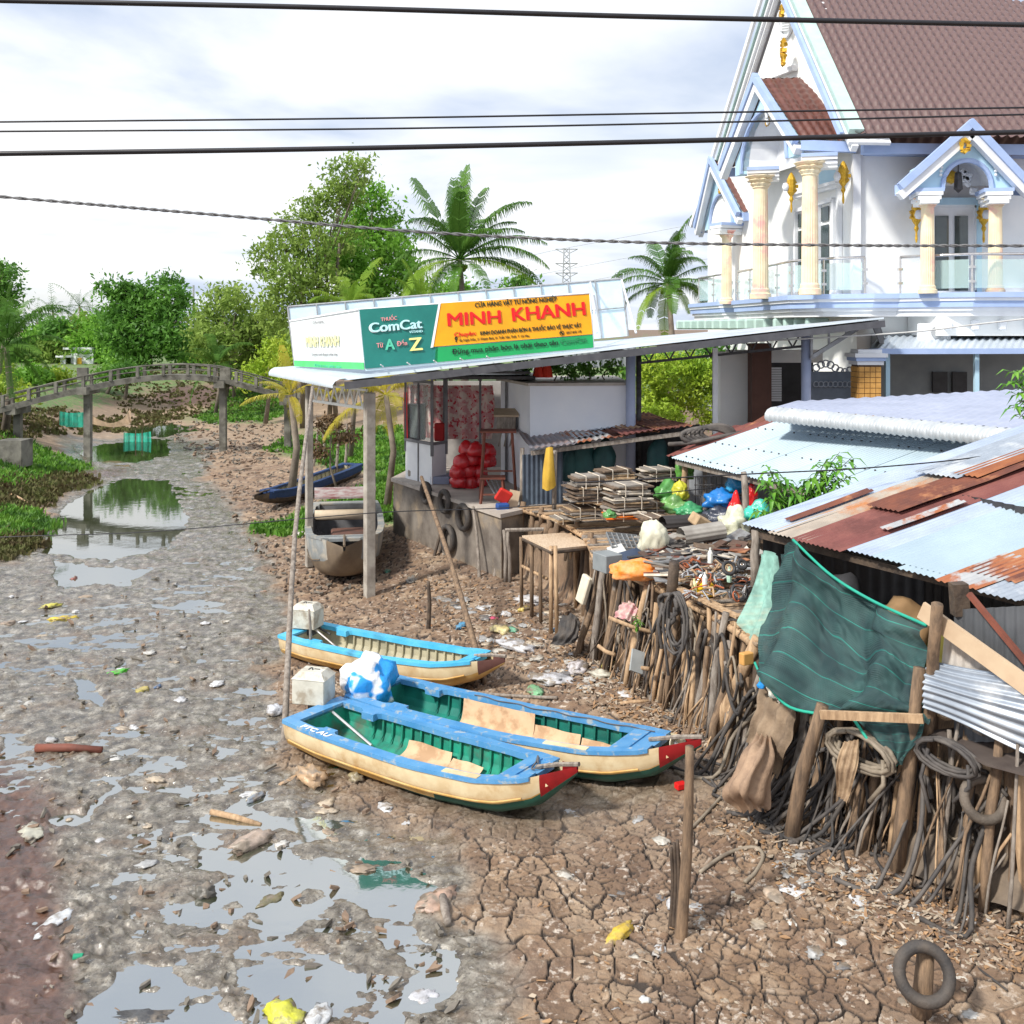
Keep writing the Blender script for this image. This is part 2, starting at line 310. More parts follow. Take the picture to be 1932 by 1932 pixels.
def make_ground():
    v = np.concatenate([np.arange(1985, 646, -1.75), np.array([643, 638, 634, 630, 626, 623.5])]); yn = (H)*F/(v-HZ)
    ys = np.concatenate([np.array([-60, -30, -12, -4, 0, 2, 4, 6, 7, 8]), yn])
    nc = 900; t = np.linspace(-1, 1, nc+1); ww = np.maximum(ys+1.0, 6.0)[:, None]
    inner = t[None, :]/.93*.56*ww; outer = np.sign(t)[None, :]*(.56*ww+(np.abs(t)[None, :]-.93)/.07*(28+.7*ww)); X = np.where(np.abs(t)[None, :] < .93, inner, outer)
    Y = np.repeat(ys[:, None], nc+1, 1)
    z, wet, pud, bank, u0, v0 = ground_height(X, Y)
    uu, vv = pix(X, Y, z); jit0 = (fbm(X*1.1, Y*1.1, 144, 4)-.5)*90
    # cracked crust: plates with gaps, coarse ones split by finer ones
    wx = X+.22*(fbm(X*2.2, Y*2.2, 51, 3)-.5); wy = Y+.22*(fbm(X*2.2+9, Y*2.2, 52, 3)-.5)
    e1, c1 = crackd(wx*3.1, wy*3.1, 3); e2, c2 = crackd(wx*8.2+5, wy*8.2, 7)
    dmp = .62*sst(-60, 40, poly_sd(uu+jit0, vv+jit0*.5, [(560,1430),(760,1520),(900,1560),(1100,1560),(1290,1500),(1400,1480),(1200,1430),(900,1450)])); wet = np.maximum(wet, dmp)
    crz = (1-wet)*(1-bank)*sst(60, 30, Y)
    fine = sst(.42, .6, fbm(X*.5, Y*.5, 61, 3)+.12*(Y < 14))
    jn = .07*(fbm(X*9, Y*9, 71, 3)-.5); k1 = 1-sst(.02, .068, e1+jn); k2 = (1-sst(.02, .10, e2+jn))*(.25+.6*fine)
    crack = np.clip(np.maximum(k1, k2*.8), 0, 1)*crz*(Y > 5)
    z = z-crack*.042+crz*(c1-.5)*.022+crz*((c2-.5)*.010)*fine+crz*.012*(1-sst(.08, .3, e1))*(1-k1)
    rough_ = fbm(X*9, Y*9, 81, 4)-.5; z = z+rough_*.05*(Y < 40)*(1-pud)*(.35+wet*.35)
    clod = np.clip(fbm(X*4.5, Y*4.5, 91, 4)-.56, 0, 1)*(1-pud)*(Y < 45); z = z+clod*(.15*wet*sst(.45, .6, fbm(X*.8, Y*.8, 95, 3))+.05)
    grs = np.zeros(X.shape)
    jit = (fbm(X*.9, Y*.9, 44, 4)-.5)*60
    for p in GRASS: grs = np.maximum(grs, sst(-8, 8, poly_sd(uu+jit, vv+jit*.4, p)))
    red = sst(-60, 20, poly_sd(uu+jit*2, vv+jit*2, REDL))
    for p in REDF: red = np.maximum(red, sst(-5, 8, poly_sd(uu+jit*.4, vv+jit*.2, p)))
    nr = len(ys); me = bpy.data.meshes.new('ground'); nv = nr*(nc+1)
    me.vertices.add(nv); me.vertices.foreach_set('co', np.stack([X, Y, z], -1).astype(np.float32).ravel())
    i, j = np.meshgrid(np.arange(nc), np.arange(nr-1)); a = (j*(nc+1)+i).ravel()
    q = np.stack([a, a+1, a+nc+2, a+nc+1], -1).astype(np.int32); nf = len(q)
    me.loops.add(nf*4); me.loops.foreach_set('vertex_index', q.ravel()); me.polygons.add(nf)
    me.polygons.foreach_set('loop_start', np.arange(nf, dtype=np.int32)*4); me.polygons.foreach_set('loop_total', np.full(nf, 4, np.int32))
    me.polygons.foreach_set('use_smooth', np.ones(nf, bool)); me.update(calc_edges=True)
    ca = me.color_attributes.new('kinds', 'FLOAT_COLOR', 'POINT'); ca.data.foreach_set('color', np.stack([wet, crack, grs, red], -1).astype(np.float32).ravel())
    cb = me.color_attributes.new('kinds_b', 'FLOAT_COLOR', 'POINT'); cb.data.foreach_set('color', np.stack([bank, c1*crz, c2*crz, pud], -1).astype(np.float32).ravel())
    m = bpy.data.materials.new('mud'); m.use_nodes = True; nt = m.node_tree; N = nt.nodes; L = nt.links; b = N['Principled BSDF']
    at = N.new('ShaderNodeAttribute'); at.attribute_name = 'kinds'; sp = N.new('ShaderNodeSeparateColor'); L.new(at.outputs['Color'], sp.inputs[0])
    a2 = N.new('ShaderNodeAttribute'); a2.attribute_name = 'kinds_b'; s2 = N.new('ShaderNodeSeparateColor'); L.new(a2.outputs['Color'], s2.inputs[0])
    geo = N.new('ShaderNodeNewGeometry')
    def noise(s, d=6, r=.6):
        n = N.new('ShaderNodeTexNoise'); n.inputs['Scale'].default_value = s; n.inputs['Detail'].default_value = d; n.inputs['Roughness'].default_value = r; L.new(geo.outputs['Position'], n.inputs[0]); return n.outputs[0]
    def ramp(src, *st):
        r = N.new('ShaderNodeValToRGB'); e = r.color_ramp.elements
        while len(e) < len(st): e.new(.5)
        for q, (p, c) in zip(e, st): q.position = p; q.color = rgb(*c) if isinstance(c, tuple) else (c, c, c, 1)
        L.new(src, r.inputs[0]); return r.outputs[0]
    def mix(f, A, B):
        x = N.new('ShaderNodeMix'); x.data_type = 'RGBA'
        for k, q in ((0, f), (6, A), (7, B)):
            if isinstance(q, tuple): x.inputs[k].default_value = rgb(*q)
            elif isinstance(q, float): x.inputs[k].default_value = q
            else: L.new(q, x.inputs[k])
        return x.outputs[2]
    def mul(A, B):
        x = N.new('ShaderNodeMath'); x.operation = 'MULTIPLY'
        for k, q in ((0, A), (1, B)):
            if isinstance(q, float): x.inputs[k].default_value = q
            else: L.new(q, x.inputs[k])
        return x.outputs[0]
    dry = ramp(noise(3.5), (.3, (.13, .075, .042)), (.5, (.29, .18, .10)), (.68, (.46, .335, .225)))
    dry = mix(ramp(noise(1.6, 6), (.45, 0.), (.6, .6)), dry, ramp(noise(6), (.4, (.09, .05, .03)), (.6, (.22, .13, .08))))
    dry = mix(ramp(noise(.5, 3), (.42, 0.), (.62, 1.)), dry, mix(.55, dry, (.13, .07, .042)))
    dry = mix(mul(ramp(s2.outputs[1], (.35, 0.), (.9, 1.)), .45), dry, (.13, .08, .048)); dry = mix(mul(ramp(s2.outputs[1], (.05, 1.), (.35, 0.)), .35), dry, (.40, .31, .22))
    pale = mul(ramp(noise(14, 5), (.52, 0.), (.62, 1.)), ramp(s2.outputs[2], (.45, 0.), (.9, .8)))
    dry = mix(pale, dry, (.62, .54, .46))
    wetc = ramp(noise(5, 8), (.32, (.04, .031, .022)), (.46, (.13, .11, .085)), (.58, (.235, .21, .17)), (.72, (.43, .40, .35)))
    wetc = mix(ramp(noise(1.1, 4), (.50, 0.), (.66, .45)), wetc, ramp(noise(9), (.35, (.13, .08, .048)), (.65, (.24, .16, .10))))
    wetc = mix(ramp(noise(26, 8, .7), (.50, 0.), (.62, .7)), wetc, (.035, .028, .02)); wetc = mix(ramp(noise(17, 7, .7), (.60, 0.), (.68, .8)), wetc, (.50, .48, .44)); c = mix(sp.outputs[0], dry, wetc)
    bankc = ramp(noise(2.2), (.3, (.05, .04, .018)), (.5, (.15, .09, .05)), (.7, (.26, .165, .095)))
    c = mix(s2.outputs[0], c, bankc)
    c = mix(at.outputs['Alpha'], c, ramp(noise(4), (.3, (.045, .022, .016)), (.7, (.14, .07, .045))))
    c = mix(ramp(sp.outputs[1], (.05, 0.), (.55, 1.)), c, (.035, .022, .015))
    c = mix(mul(sp.outputs[2], ramp(noise(3.0), (.38, 0.), (.5, 1.))), c, ramp(noise(9), (.3, (.04, .10, .015)), (.7, (.13, .24, .04))))
    L.new(c, b.inputs['Base Color'])
    wn = ramp(noise(2.4, 7), (.48, .08), (.60, .22), (.74, .55)); rr = mix(mul(sp.outputs[0], ramp(s2.outputs[0], (0., 1.), (.4, 0.))), (.92, .92, .92), wn)
    L.new(rr, b.inputs['Roughness']); b.inputs['Specular IOR Level'].default_value = 1.0
    bp = N.new('ShaderNodeBump'); bp.inputs['Distance'].default_value = .03; L.new(ramp(sp.outputs[0], (0., .95), (1., .42)), bp.inputs['Strength']); L.new(noise(22, 9, .68), bp.inputs['Height']); L.new(bp.outputs[0], b.inputs['Normal'])
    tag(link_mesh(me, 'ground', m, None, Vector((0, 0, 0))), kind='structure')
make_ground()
def gz(x, y):
    z = ground_height(np.array([float(x)]), np.array([float(y)]))[0][0]; return float(z)
def GG(u, v, lift=0):
    """point where the line of sight meets the modelled ground"""
    z = .06
    for _ in range(6):
        p = G(u, v, z); z = gz(p.x, p.y)
    p = G(u, v, z); return Vector((p.x, p.y, z+lift))
# water
mw = bpy.data.materials.new('still muddy water'); mw.use_nodes = True
b = mw.node_tree.nodes['Principled BSDF']; b.inputs['Base Color'].default_value = (.035, .045, .02, 1); b.inputs['Roughness'].default_value = .035; b.inputs['IOR'].default_value = 6.5
nn = mw.node_tree.nodes.new('ShaderNodeTexNoise'); nn.inputs['Scale'].default_value = 3; nn.inputs['Detail'].default_value = 3; bp = mw.node_tree.nodes.new('ShaderNodeBump'); bp.inputs['Strength'].default_value = .06; bp.inputs['Distance'].default_value = .02
g_ = mw.node_tree.nodes.new('ShaderNodeNewGeometry'); mw.node_tree.links.new(g_.outputs['Position'], nn.inputs[0]); mw.node_tree.links.new(nn.outputs[0], bp.inputs['Height']); mw.node_tree.links.new(bp.outputs[0], b.inputs['Normal'])
m = MB(); wl = [(-12, -4), (7, -4), (6, 12), (3.5, 17), (0, 23), (-3, 30), (-8, 52), (-14, 80), (-34, 90), (-24, 60), (-19, 40), (-16, 30), (-11, 16)]
m.add([(x, y, 0) for x, y in wl], [tuple(range(len(wl)))]); m.build('water', mw, None, org=(0, 0, 0))
bpy.data.objects['water']['kind'] = 'structure'
# grass, chips and leaf litter that nobody could count
def blades(polys, n, hmin, hmax, mats, name, label, w=.02):
    vs, fs = [], []; k = 0; cnt = 0
    for poly in polys:
        us = [q[0] for q in poly]; vs_ = [q[1] for q in poly]; lo_u, hi_u = max(min(us), -120), min(max(us), 2050)
        m_ = n*4; uu = RNG.uniform(lo_u, hi_u, m_); vv = RNG.uniform(min(vs_), max(vs_), m_); ok = poly_sd(uu, vv, poly)+26*(fbm(uu*.03, vv*.06, 77, 3)-.62) > 0; uu, vv = uu[ok][:n], vv[ok][:n]
        z = np.full(uu.shape, .1)
        for _ in range(5):
            D = (H-z)*F/(np.maximum(vv-HZ, 20)); x = (uu-CX)/F*D; z = ground_height(x, D)[0]
        for a, d, zz in zip(x, D, z):
            for _ in range(3):
                an = random.uniform(0, 6.28); h = random.uniform(hmin, hmax); ww = w*(.6+d/25); px = a+random.gauss(0, .1); py = d+random.gauss(0, .1); c, s_ = math.cos(an)*ww, math.sin(an)*ww; lx, ly = random.gauss(0, h*.4), random.gauss(0, h*.4)
                vs += [(px-c, py-s_, zz-.03), (px+c, py+s_, zz-.03), (px+c*.7+lx*.5, py+s_*.7+ly*.5, zz+h*.6), (px-c*.7+lx*.5, py-s_*.7+ly*.5, zz+h*.6), (px+lx, py+ly, zz+h)]
                fs += [(k, k+1, k+2, k+3), (k+3, k+2, k+4)]; k += 5
    m_ = MB(); m_.add(vs, fs); o = m_.build(name, mats, None); tag(o, label, 'grass', None, 'stuff')
gr = M('grass green', (.08, .24, .02), (.17, .32, .04), sc=3, rough=.6, trans=.3, c3=(.05, .13, .02), sc3=.9)
blades([GRASS[0], GRASS[1], GRASS[4]], 2300, .08, .26, gr, 'bank_grass', 'low green grass and weeds on the left bank of the canal', .024)
blades([[(-100,800),(160,790),(420,780),(330,800),(100,830),(-100,850)], [(-100,900),(150,890),(220,905),(120,930),(90,960),(-100,985)], [(-100,1000),(60,1000),(80,1030),(-100,1090)], [(180,770),(300,735),(540,730),(520,790),(300,795)]], 1300, .06, .22, M('olive weeds', (.10, .12, .03), (.09, .06, .03), sc=2, rough=.8, trans=.2), 'dry_weeds', 'dry olive weeds growing along the left bank and round the footbridge', .035)
blades([GRASS[2], GRASS[3]], 2300, .07, .22, gr, 'weed_patch', 'bright green weeds on the bank beside the old grey boat', .03)
def chips(name, label, regions, mat, smin, smax, flat=.25):
    m_ = MB()
    for poly, n in regions:
        us = [q[0] for q in poly]; vs_ = [q[1] for q in poly]; k = 5*n; uu = RNG.uniform(min(us), max(us), k); vv = RNG.uniform(min(vs_), max(vs_), k); ok = poly_sd(uu, vv, poly) > 0; uu, vv = uu[ok][:n], vv[ok][:n]
        z = np.full(uu.shape, .1)
        for _ in range(4): D = (H-z)*F/(vv-HZ); x = (uu-CX)/F*D; z = ground_height(x, D)[0]
        for a, d, zz in zip(x, D, z):
            s_ = random.uniform(smin, smax)*(.7+.3*d/12); e = Euler((random.gauss(0, .35), random.gauss(0, .35), random.uniform(0, 6.28))).to_matrix(); L_ = s_*random.uniform(1, 3.2)
            k_ = random.randint(4, 6); pts = []
            for i in range(k_):
                an = 2*math.pi*i/k_+random.uniform(-.4, .4); pts.append(Vector((math.cos(an)*L_*.5*random.uniform(.6, 1), math.sin(an)*s_*.5*random.uniform(.6, 1), 0)))
            c = Vector((a, d, zz+.012+s_*.1)); m_.prism([c+e@p for p in pts], e@Vector((0, 0, s_*flat*.4+.004)), random.randint(0, len(mat)-1))
    solo(m_, name, mat, label, 'debris', kind='stuff')
ch = [M('dry leaf tan', (.38, .23, .12), (.26, .15, .08), sc=9), M('bark chip', (.26, .18, .125), (.16, .11, .08), sc=9), M('bleached scrap', (.46, .38, .30), (.33, .27, .2), sc=9), M('grey mud clod', (.20, .18, .15), (.12, .105, .09), sc=9)]
chips('debris', 'leaves, bark chips and small scraps strewn over the dry mud under the stakes', [([(760,1080),(1050,1130),(1230,1290),(1400,1440),(1300,1410),(1090,1330),(1000,1260),(900,1220),(700,1150)], 900), ([(1040,1180),(1240,1310),(1360,1400),(1330,1430),(1100,1320)], 500), ([(1350,1480),(1500,1590),(1932,1740),(1932,1840),(1700,1800),(1500,1700),(1340,1560)], 900), ([(1000,1640),(1932,1800),(1932,1932),(950,1932)], 120)], ch[:3], .022, .06)
chips('mud_clods', 'clods and scraps of wet mud strewn over the canal bed', [([(0,1110),(500,1080),(540,1400),(800,1560),(900,1700),(900,1930),(60,1930),(0,1560)], 260), ([(380,880),(540,860),(700,1130),(540,1120),(480,1040)], 350), ([(330,800),(430,790),(540,800),(560,850),(480,880),(380,870),(330,830)], 500)], [ch[3], ch[1]], .03, .09, .9)
# ------------------------------------------------------------ the big white house
tile_m = M('brown roof tile', (.115, .068, .064), (.14, .083, .078), sc=9, rough=.4, spec=.6)
tile_d = M('dark red roof tile', (.10, .035, .027), (.15, .055, .04), sc=3, rough=.45, spec=.6)
lilac = M('lilac blue trim', (.38, .49, .75), (.32, .43, .68), sc=2, rough=.6)
mint = M('pale mint trim', (.48, .66, .60), (.42, .56, .52), sc=3, rough=.6)
skyb = M('pale sky blue paint', (.50, .72, .86), (.44, .66, .82), sc=2, rough=.6)
hwall = M('white house render', (.90, .90, .88), (.82, .84, .84), sc=1.2, bump=.25, bsc=6, rough=.8)
cream = M('cream marbled column', (.84, .74, .52), (.78, .62, .42), sc=3, rough=.5, c3=(.80, .42, .38), sc3=1.3, lo3=.52, hi3=.66)
gold = M('gilt plaster', (.75, .48, .06), (.55, .30, .02), sc=20, rough=.35, metal=.5, bump=.4, bsc=60)
dglass = M('dark door glass', (.03, .045, .05), (.05, .07, .07), sc=2, rough=.06, spec=.9)
bglass = see_through('clear balcony glass', (.62, .82, .80), .30, .04)
def tiled(p00, p10, p01, p11, tw=.27, th=.38, amp=.05):
    """p00->p10 along the eave, p0->p1 upslope"""
    lu = (Vector(p10)-Vector(p00)).length; lv = (Vector(p01)-Vector(p00)).length; nu = int(lu/tw*5); nv = int(lv/th*4)
    def d(U, V, a, b):
        s = (V/th) % 1.0
        return amp*np.cos(U/tw*2*math.pi)*.9+amp*1.3*(1-s)+.012*np.sin(U*1.7+V)
    return patch(p00, p10, p01, p11, nu, nv, d)
HF = lambda D, off=0: Vector((10.1-.22*(D-30)-off, D, 0))
def FD(u, off=0): return (16.7-off)/((u-CX)/F+.22)
def FP(u, v, off=0): return P(u, v, FD(u, off))
house = thing('house', (12, 32, 2.2), 'large white two-storey house with brown tiled roof, lilac trim and fluted columns', 'house')
def hp(mb, name, mat, smooth=False, parent=None): return mb.build(name, mat, parent or house, smooth)
zE, zF = 11.6, 7.2
m = MB(); A0, B0 = HF(30), HF(40.6); ap = FP(1481, -20)
m.add([(A0.x, A0.y, 2.2), (B0.x, B0.y, 2.2), (B0.x, B0.y, 10.3), (ap.x, ap.y, 17.5), (A0.x, A0.y, zE)], [(0, 4, 3, 2, 1)])
m.quad((A0.x, A0.y, 2.2), (22, 30.6, 2.2), (22, 30.6, zE), (A0.x, A0.y, zE))
m.quad((B0.x, B0.y, 2.2), (22, 42, 2.2), (22, 42, 10.4), (B0.x, B0.y, 10.3)); hp(m, 'wall', hwall)
F1 = P(1612, 256, 28.3); AP = P(1474, -56, 34.3); F3 = P(1321, 428, 41.5)
rf = hp(tiled(F1, (24, 29.2, 11.45), AP, (24, 36, 16.9)), 'roof', tile_m, True)
dz_ = Vector((0, .1, -.2)); hp(tiled(F3+dz_, Vector((24, 44, 10.3))+dz_, AP+dz_, Vector((24, 36, 16.9))+dz_, .5, .7), 'roof', tile_m, True)
for a, b, nm in ((F1, AP, 'near'), (F3, AP, 'far')):
    n = (b-a).normalized(); out = Vector((-.25, 0, 0)); m = MB()
    m.beam(a+Vector((.05, 0, .12)), b+Vector((.05, 0, .12)), .42, .16); hp(m, 'verge', mint)
    m = MB(); m.beam(a+out+Vector((-.12, 0, .02)), b+out+Vector((-.12, 0, .06)), .1, .18); hp(m, 'fascia', lilac if nm == 'near' else white)
    m = MB(); m.beam(a+Vector((.42, 0, -.22)), b+Vector((.42, 0, -.22)), 1.2, .1); m.beam(a+Vector((0, 0, -.36)), b+Vector((0, 0, -.36)), .18, .2); hp(m, 'soffit', white)
m = MB(); m.beam((9.9, 28.95, 11.28), (24, 29.1, 11.18), .25, .3); m.beam((10.3, 29.6, 11.3), (22, 30.1, 11.2), 1.2, .08); hp(m, 'eave_board', lilac)
# balcony slab with stacked mouldings
def off2(pl, d):
    out = []; k = len(pl)
    for i in range(k):
        a = Vector(pl[max(i-1, 0)]); b = Vector(pl[min(i+1, k-1)]); t = (b-a).normalized(); out.append((pl[i][0]+t.y*d, pl[i][1]-t.x*d))
    return out
BAL = [(8.9, 42.6), (7.35, 42.0), (7.75, 38.0), (8.2, 37.6), (8.05, 37.0), (8.4, 30.9), (9.0, 29.9), (10.3, 29.25), (11.0, 29.2), (11.7, 28.6), (12.6, 28.0), (14.6, 28.0), (15.6, 28.7), (16.0, 29.3), (22, 29.6)]
back = [(22, 31.5), (11, 31.5), (9.6, 42.6)]
for z0, z1, d, mt in ((7.06, 7.2, .14, lilac), (6.97, 7.06, .08, white), (6.80, 6.97, .03, lilac), (6.70, 6.80, -.05, white), (6.55, 6.70, -.14, white)):
    pl = [(x-(-d if False else 0), y) for x, y in BAL]; pl = off2(pl, -d) if False else [(x-d*.9 if y > 29.5 else x, y-d if y < 31 else y) for x, y in BAL]
    m = MB(); m.prism([(x, y, z0) for x, y in pl+back], (0, 0, z1-z0)); hp(m, 'balcony_moulding', mt)
m = MB(); m.prism([(11.9, 28.5, 6.0), (15.3, 28.5, 6.0), (15.5, 30, 6.0), (11.6, 30, 6.0)], (0, 0, .55)); hp(m, 'bay_underside', hwall)
for i in range(16):
    m = MB(); p = HF(41-i*.68, .75); m.box((p.x, p.y, 6.35), (.7, .22, .36), None, 0, .05); hp(m, 'corbel', mint)
for i in range(5): m = MB(); m.box((12.1+i*.75, 28.42, 6.3), (.2, .2, .3), None, 0, .04); hp(m, 'corbel', white)
# balustrades
def railing(pts, hgt=1.05):
    m = MB(); m.tube([(x, y, zF+hgt) for x, y in pts], .045, 8); r = hp(m, 'handrail', chrome, True)
    for i in range(len(pts)-1):
        a, b = Vector((*pts[i], 0)), Vector((*pts[i+1], 0)); d = (b-a); n = d.normalized()
        g = MB(); nn = Vector((-n.y, n.x, 0))*.012; q = [a+n*.08+nn+Vector((0, 0, zF+.12)), b-n*.08+nn+Vector((0, 0, zF+.12)), b-n*.08+nn+Vector((0, 0, zF+hgt-.14)), a+n*.08+nn+Vector((0, 0, zF+hgt-.14))]
        g.prism(q, -2*nn); hp(g, 'glass_panel', bglass)
    for x, y in pts:
        g = MB(); g.tube([(x, y, zF), (x, y, zF+hgt)], .03, 6)
        for zz in (.3, .7): g.box((x, y, zF+zz), (.14, .1, .07))
        hp(g, 'baluster', chrome)
RL = [(10.15, 29.45), (9.15, 30.05), (8.5, 31.1), (8.45, 32.6), (8.35, 34.1), (8.28, 35.6), (8.2, 37.1)]
railing(RL); railing([(8.0, 38.1), (7.8, 39.6), (7.6, 41.6), (8.4, 42.1)]); railing([(11.15, 29.4), (11.8, 28.75), (12.65, 28.15), (14.55, 28.15), (15.4, 28.75), (15.8, 29.4)])
def column(u, vt, vb, D, r):
    b = P(u, vb, D); h = (vb-vt)/F*D; m = MB(); n = 40; vs = []; prof = [(1.35, 0), (1.35, .04), (1.15, .05), (1.15, .075), (1, .09), (.98, .5), (.9, .9), (1.05, .905), (1.05, .915)]
    for q, z in prof:
        for j in range(n):
            th = 2*math.pi*j/n; fl = (.93 if j % 2 else 1.0) if .08 < z < .9 else 1; vs.append(b+Vector((q*r*fl*math.cos(th), q*r*fl*math.sin(th), z*h)))
    k = len(prof); m.add(vs, [(i*n+j, i*n+(j+1) % n, (i+1)*n+(j+1) % n, (i+1)*n+j) for i in range(k-1) for j in range(n)]); c = hp(m, 'column', cream)
    m = MB(); z = b.z+.915*h; vs = []; prof = [(1.0, 0), (1.25, .02), (1.1, .035), (1.5, .05), (1.3, .062), (1.75, .08), (1.75, .085)]
    for q, zz in prof:
        for j in range(n):
            th = 2*math.pi*j/n; fl = 1+(.10*math.cos(4*th)**2 if zz > .04 else 0)+(.08 if (j//2) % 2 else 0); vs.append(Vector((b.x+q*r*fl*math.cos(th), b.y+q*r*fl*math.sin(th), z+zz*h)))
    k = len(prof); m.add(vs, [(i*n+j, i*n+(j+1) % n, (i+1)*n+(j+1) % n, (i+1)*n+j) for i in range(k-1) for j in range(n)]+[tuple((k-1)*n+j for j in range(n))])
    m.build('capital', cream, c)
column(1528, 307, 556, 29.4, .235); column(1435, 333, 564, 32.9, .25); column(1371, 436, 574, 37.6, .19); column(1411, 427, 572, 38.6, .20)
column(1750, 374, 554, 28.5, .19); column(1878, 374, 554, 28.5, .19)
# porticoes facing the canal
def portico(R0, Apx, L0, Rb, Ab, Lb, archs, th=.24, drop=.3, ents=()):
    """front right foot, apex, left foot, and the same three at the back"""
    R0, Apx, L0, Rb, Ab, Lb = [Vector(q) for q in (R0, Apx, L0, Rb, Ab, Lb)]
    dn = Vector((0, 0, .06))
    hp(tiled(R0+dn, Rb+dn, Apx+dn, Ab+dn, .24, .32, .03), 'portico_roof', tile_d, True); hp(tiled(L0+dn, Lb+dn, Apx+dn, Ab+dn, .24, .32, .03), 'portico_roof', tile_d, True)
    fr = (R0-Rb).normalized()*.16
    m = MB(); m.beam(R0+fr, Apx+(Apx-R0)*.03+fr+Vector((0, 0, .1)), th*.8, .2); m.beam(L0+fr-fr*.02, Apx+(Apx-L0)*.03+fr*.98+Vector((0, 0, .1)), th*.8, .2); hp(m, 'rake_board', lilac)
    m = MB(); m.beam(R0-Vector((0, 0, .28))+fr*.4, Apx+fr*.4-Vector((0, 0, .2)), th, .22); m.beam(L0-Vector((0, 0, .28))+fr*.4, Apx+fr*.4-Vector((0, 0, .2)), th, .22); hp(m, 'rake_moulding', white)
    m = MB(); m.beam(R0-Vector((0, 0, .1)), Rb-Vector((0, 0, .1)), .22, .3); m.beam(L0-Vector((0, 0, .1)), Lb-Vector((0, 0, .1)), .22, .3); hp(m, 'gutter', lilac)
    # gable panel with an arched opening
    back = (Rb-R0).normalized(); ax = (R0-L0); w = ax.length; ax.normalize(); base = L0+Vector((0, 0, -drop))+back*.12; zr = (Apx.z-base.z)
    c, hw, sp = archs; pts = [base+ax*(.1*w), base+ax*(.1*w)+Vector((0, 0, .5)), Vector((Apx.x, Apx.y, Apx.z-.3))+back*.12, base+ax*(.9*w)+Vector((0, 0, .5)), base+ax*(.9*w)]
    arc = [base+ax*(w*(c+hw*math.cos(t)))+Vector((0, 0, sp+w*hw*math.sin(t)*1.05)) for t in [math.pi*i/14 for i in range(15)]]
    m = MB(); m.prism(pts+[base+ax*(w*(c+hw))]+arc+[base+ax*(w*(c-hw))], back*.22); hp(m, 'gable_panel', skyb)
    m = MB(); m.tube([base-back*.03+ax*(w*(c+hw))]+[a-back*.03 for a in arc]+[base-back*.03+ax*(w*(c-hw))], .07, 6); hp(m, 'arch_trim', lilac)
    bk = [p+back*1.1 for p in arc]; m = MB()
    for i in range(14): m.quad(arc[i], arc[i+1], bk[i+1], bk[i])
    m.add([p for p in bk], [tuple(range(15))]); hp(m, 'arch_vault', white)
    for ec in ents:
        for i, (zz, s_, mt) in enumerate(((-.06, .62, lilac), (-.16, .56, white), (-.28, .48, white), (-.38, .40, hwall))):
            m = MB(); ctr = Vector(ec)+Vector((0, 0, zz)); an = math.atan2(back.y, back.x); m.box(ctr, (1.0, s_*1.25, .1), an); hp(m, 'entablature', mt)
    return base, ax, back, w
p = portico(P(1511, 268, 30.2), P(1434, 152, 32.9), P(1368, 320, 35.4), P(1616, 272, 29.8), P(1545, 150, 33.4), P(1460, 316, 36.2), (.5, .3, .1), ents=(P(1545, 291, 29.55), P(1440, 317, 33.0)))
p2 = portico(P(1399, 404, 37.0), P(1347, 306, 39.3), P(1318, 428, 41.3), P(1462, 404, 37.6), P(1414, 306, 40.0), P(1365, 426, 42.0), (.5, .26, .05), .2, drop=.2, ents=(P(1371, 421, 37.6), P(1411, 412, 38.6)))
p3 = portico(P(1942, 352, 28.2), P(1830, 240, 28.2), P(1696, 352, 28.2), P(1905, 352, 30), P(1816, 252, 30.3), P(1712, 352, 30), (.53, .187, .08), drop=.06, ents=(P(1747, 358, 28.55), P(1876, 358, 28.55)))
# gilt wall lamps, lantern and plaster scrolls
def sconce(c, s_=1.0, face=Vector((0, -1, 0))):
    c = Vector(c); m = MB(); m.lathe(c+Vector((0, 0, .1*s_)), [(.02, -.9), (.04, -.8), (.025, -.6), (.07, -.5), (.04, -.4), (.12, -.28), (.14, -.1), (.14, .12), (.08, .26), (.03, .34)], 9); 
    for i in range(7): a = i*.9; m.box(c+Vector((.17*math.cos(a), -.02, .17*math.sin(a)))*s_, (.1, .1, .1), Euler((a, a, 0)).to_matrix())
    o = hp(m, 'wall_lamp', gold); g = MB(); g.lathe(c+face*.17+Vector((0, 0, -.02)), [(.01, -.13), (.09, -.1), (.12, 0), (.08, .12), (.01, .14)], 10); g.build('lamp_glass', white, o, True)
sconce(P(1493, 352, 32.0), .9, Vector((-1, 0, 0))); sconce(P(1591, 332, 29.9), .9, Vector((-1, 0, 0))); sconce(P(1399, 470, 38.3), .8, Vector((-1, 0, 0)))
sconce(P(1729, 405, 29.6), .9); sconce(P(1856, 405, 29.6), .9)
m = MB(); c = P(1808, 340, 28.8); m.lathe(c, [(.02, .62), (.02, .25), (.1, .2), (.13, -.25), (.05, -.32), (.01, -.36)], 6); hp(m, 'porch_lantern', steel_d)
m = MB(); m.lathe(P(1795, 334, 29.3), [(.01, -.2), (.16, -.12), (.19, 0), (.16, .12), (.01, .2)], 14); hp(m, 'globe_lamp', gold, True)
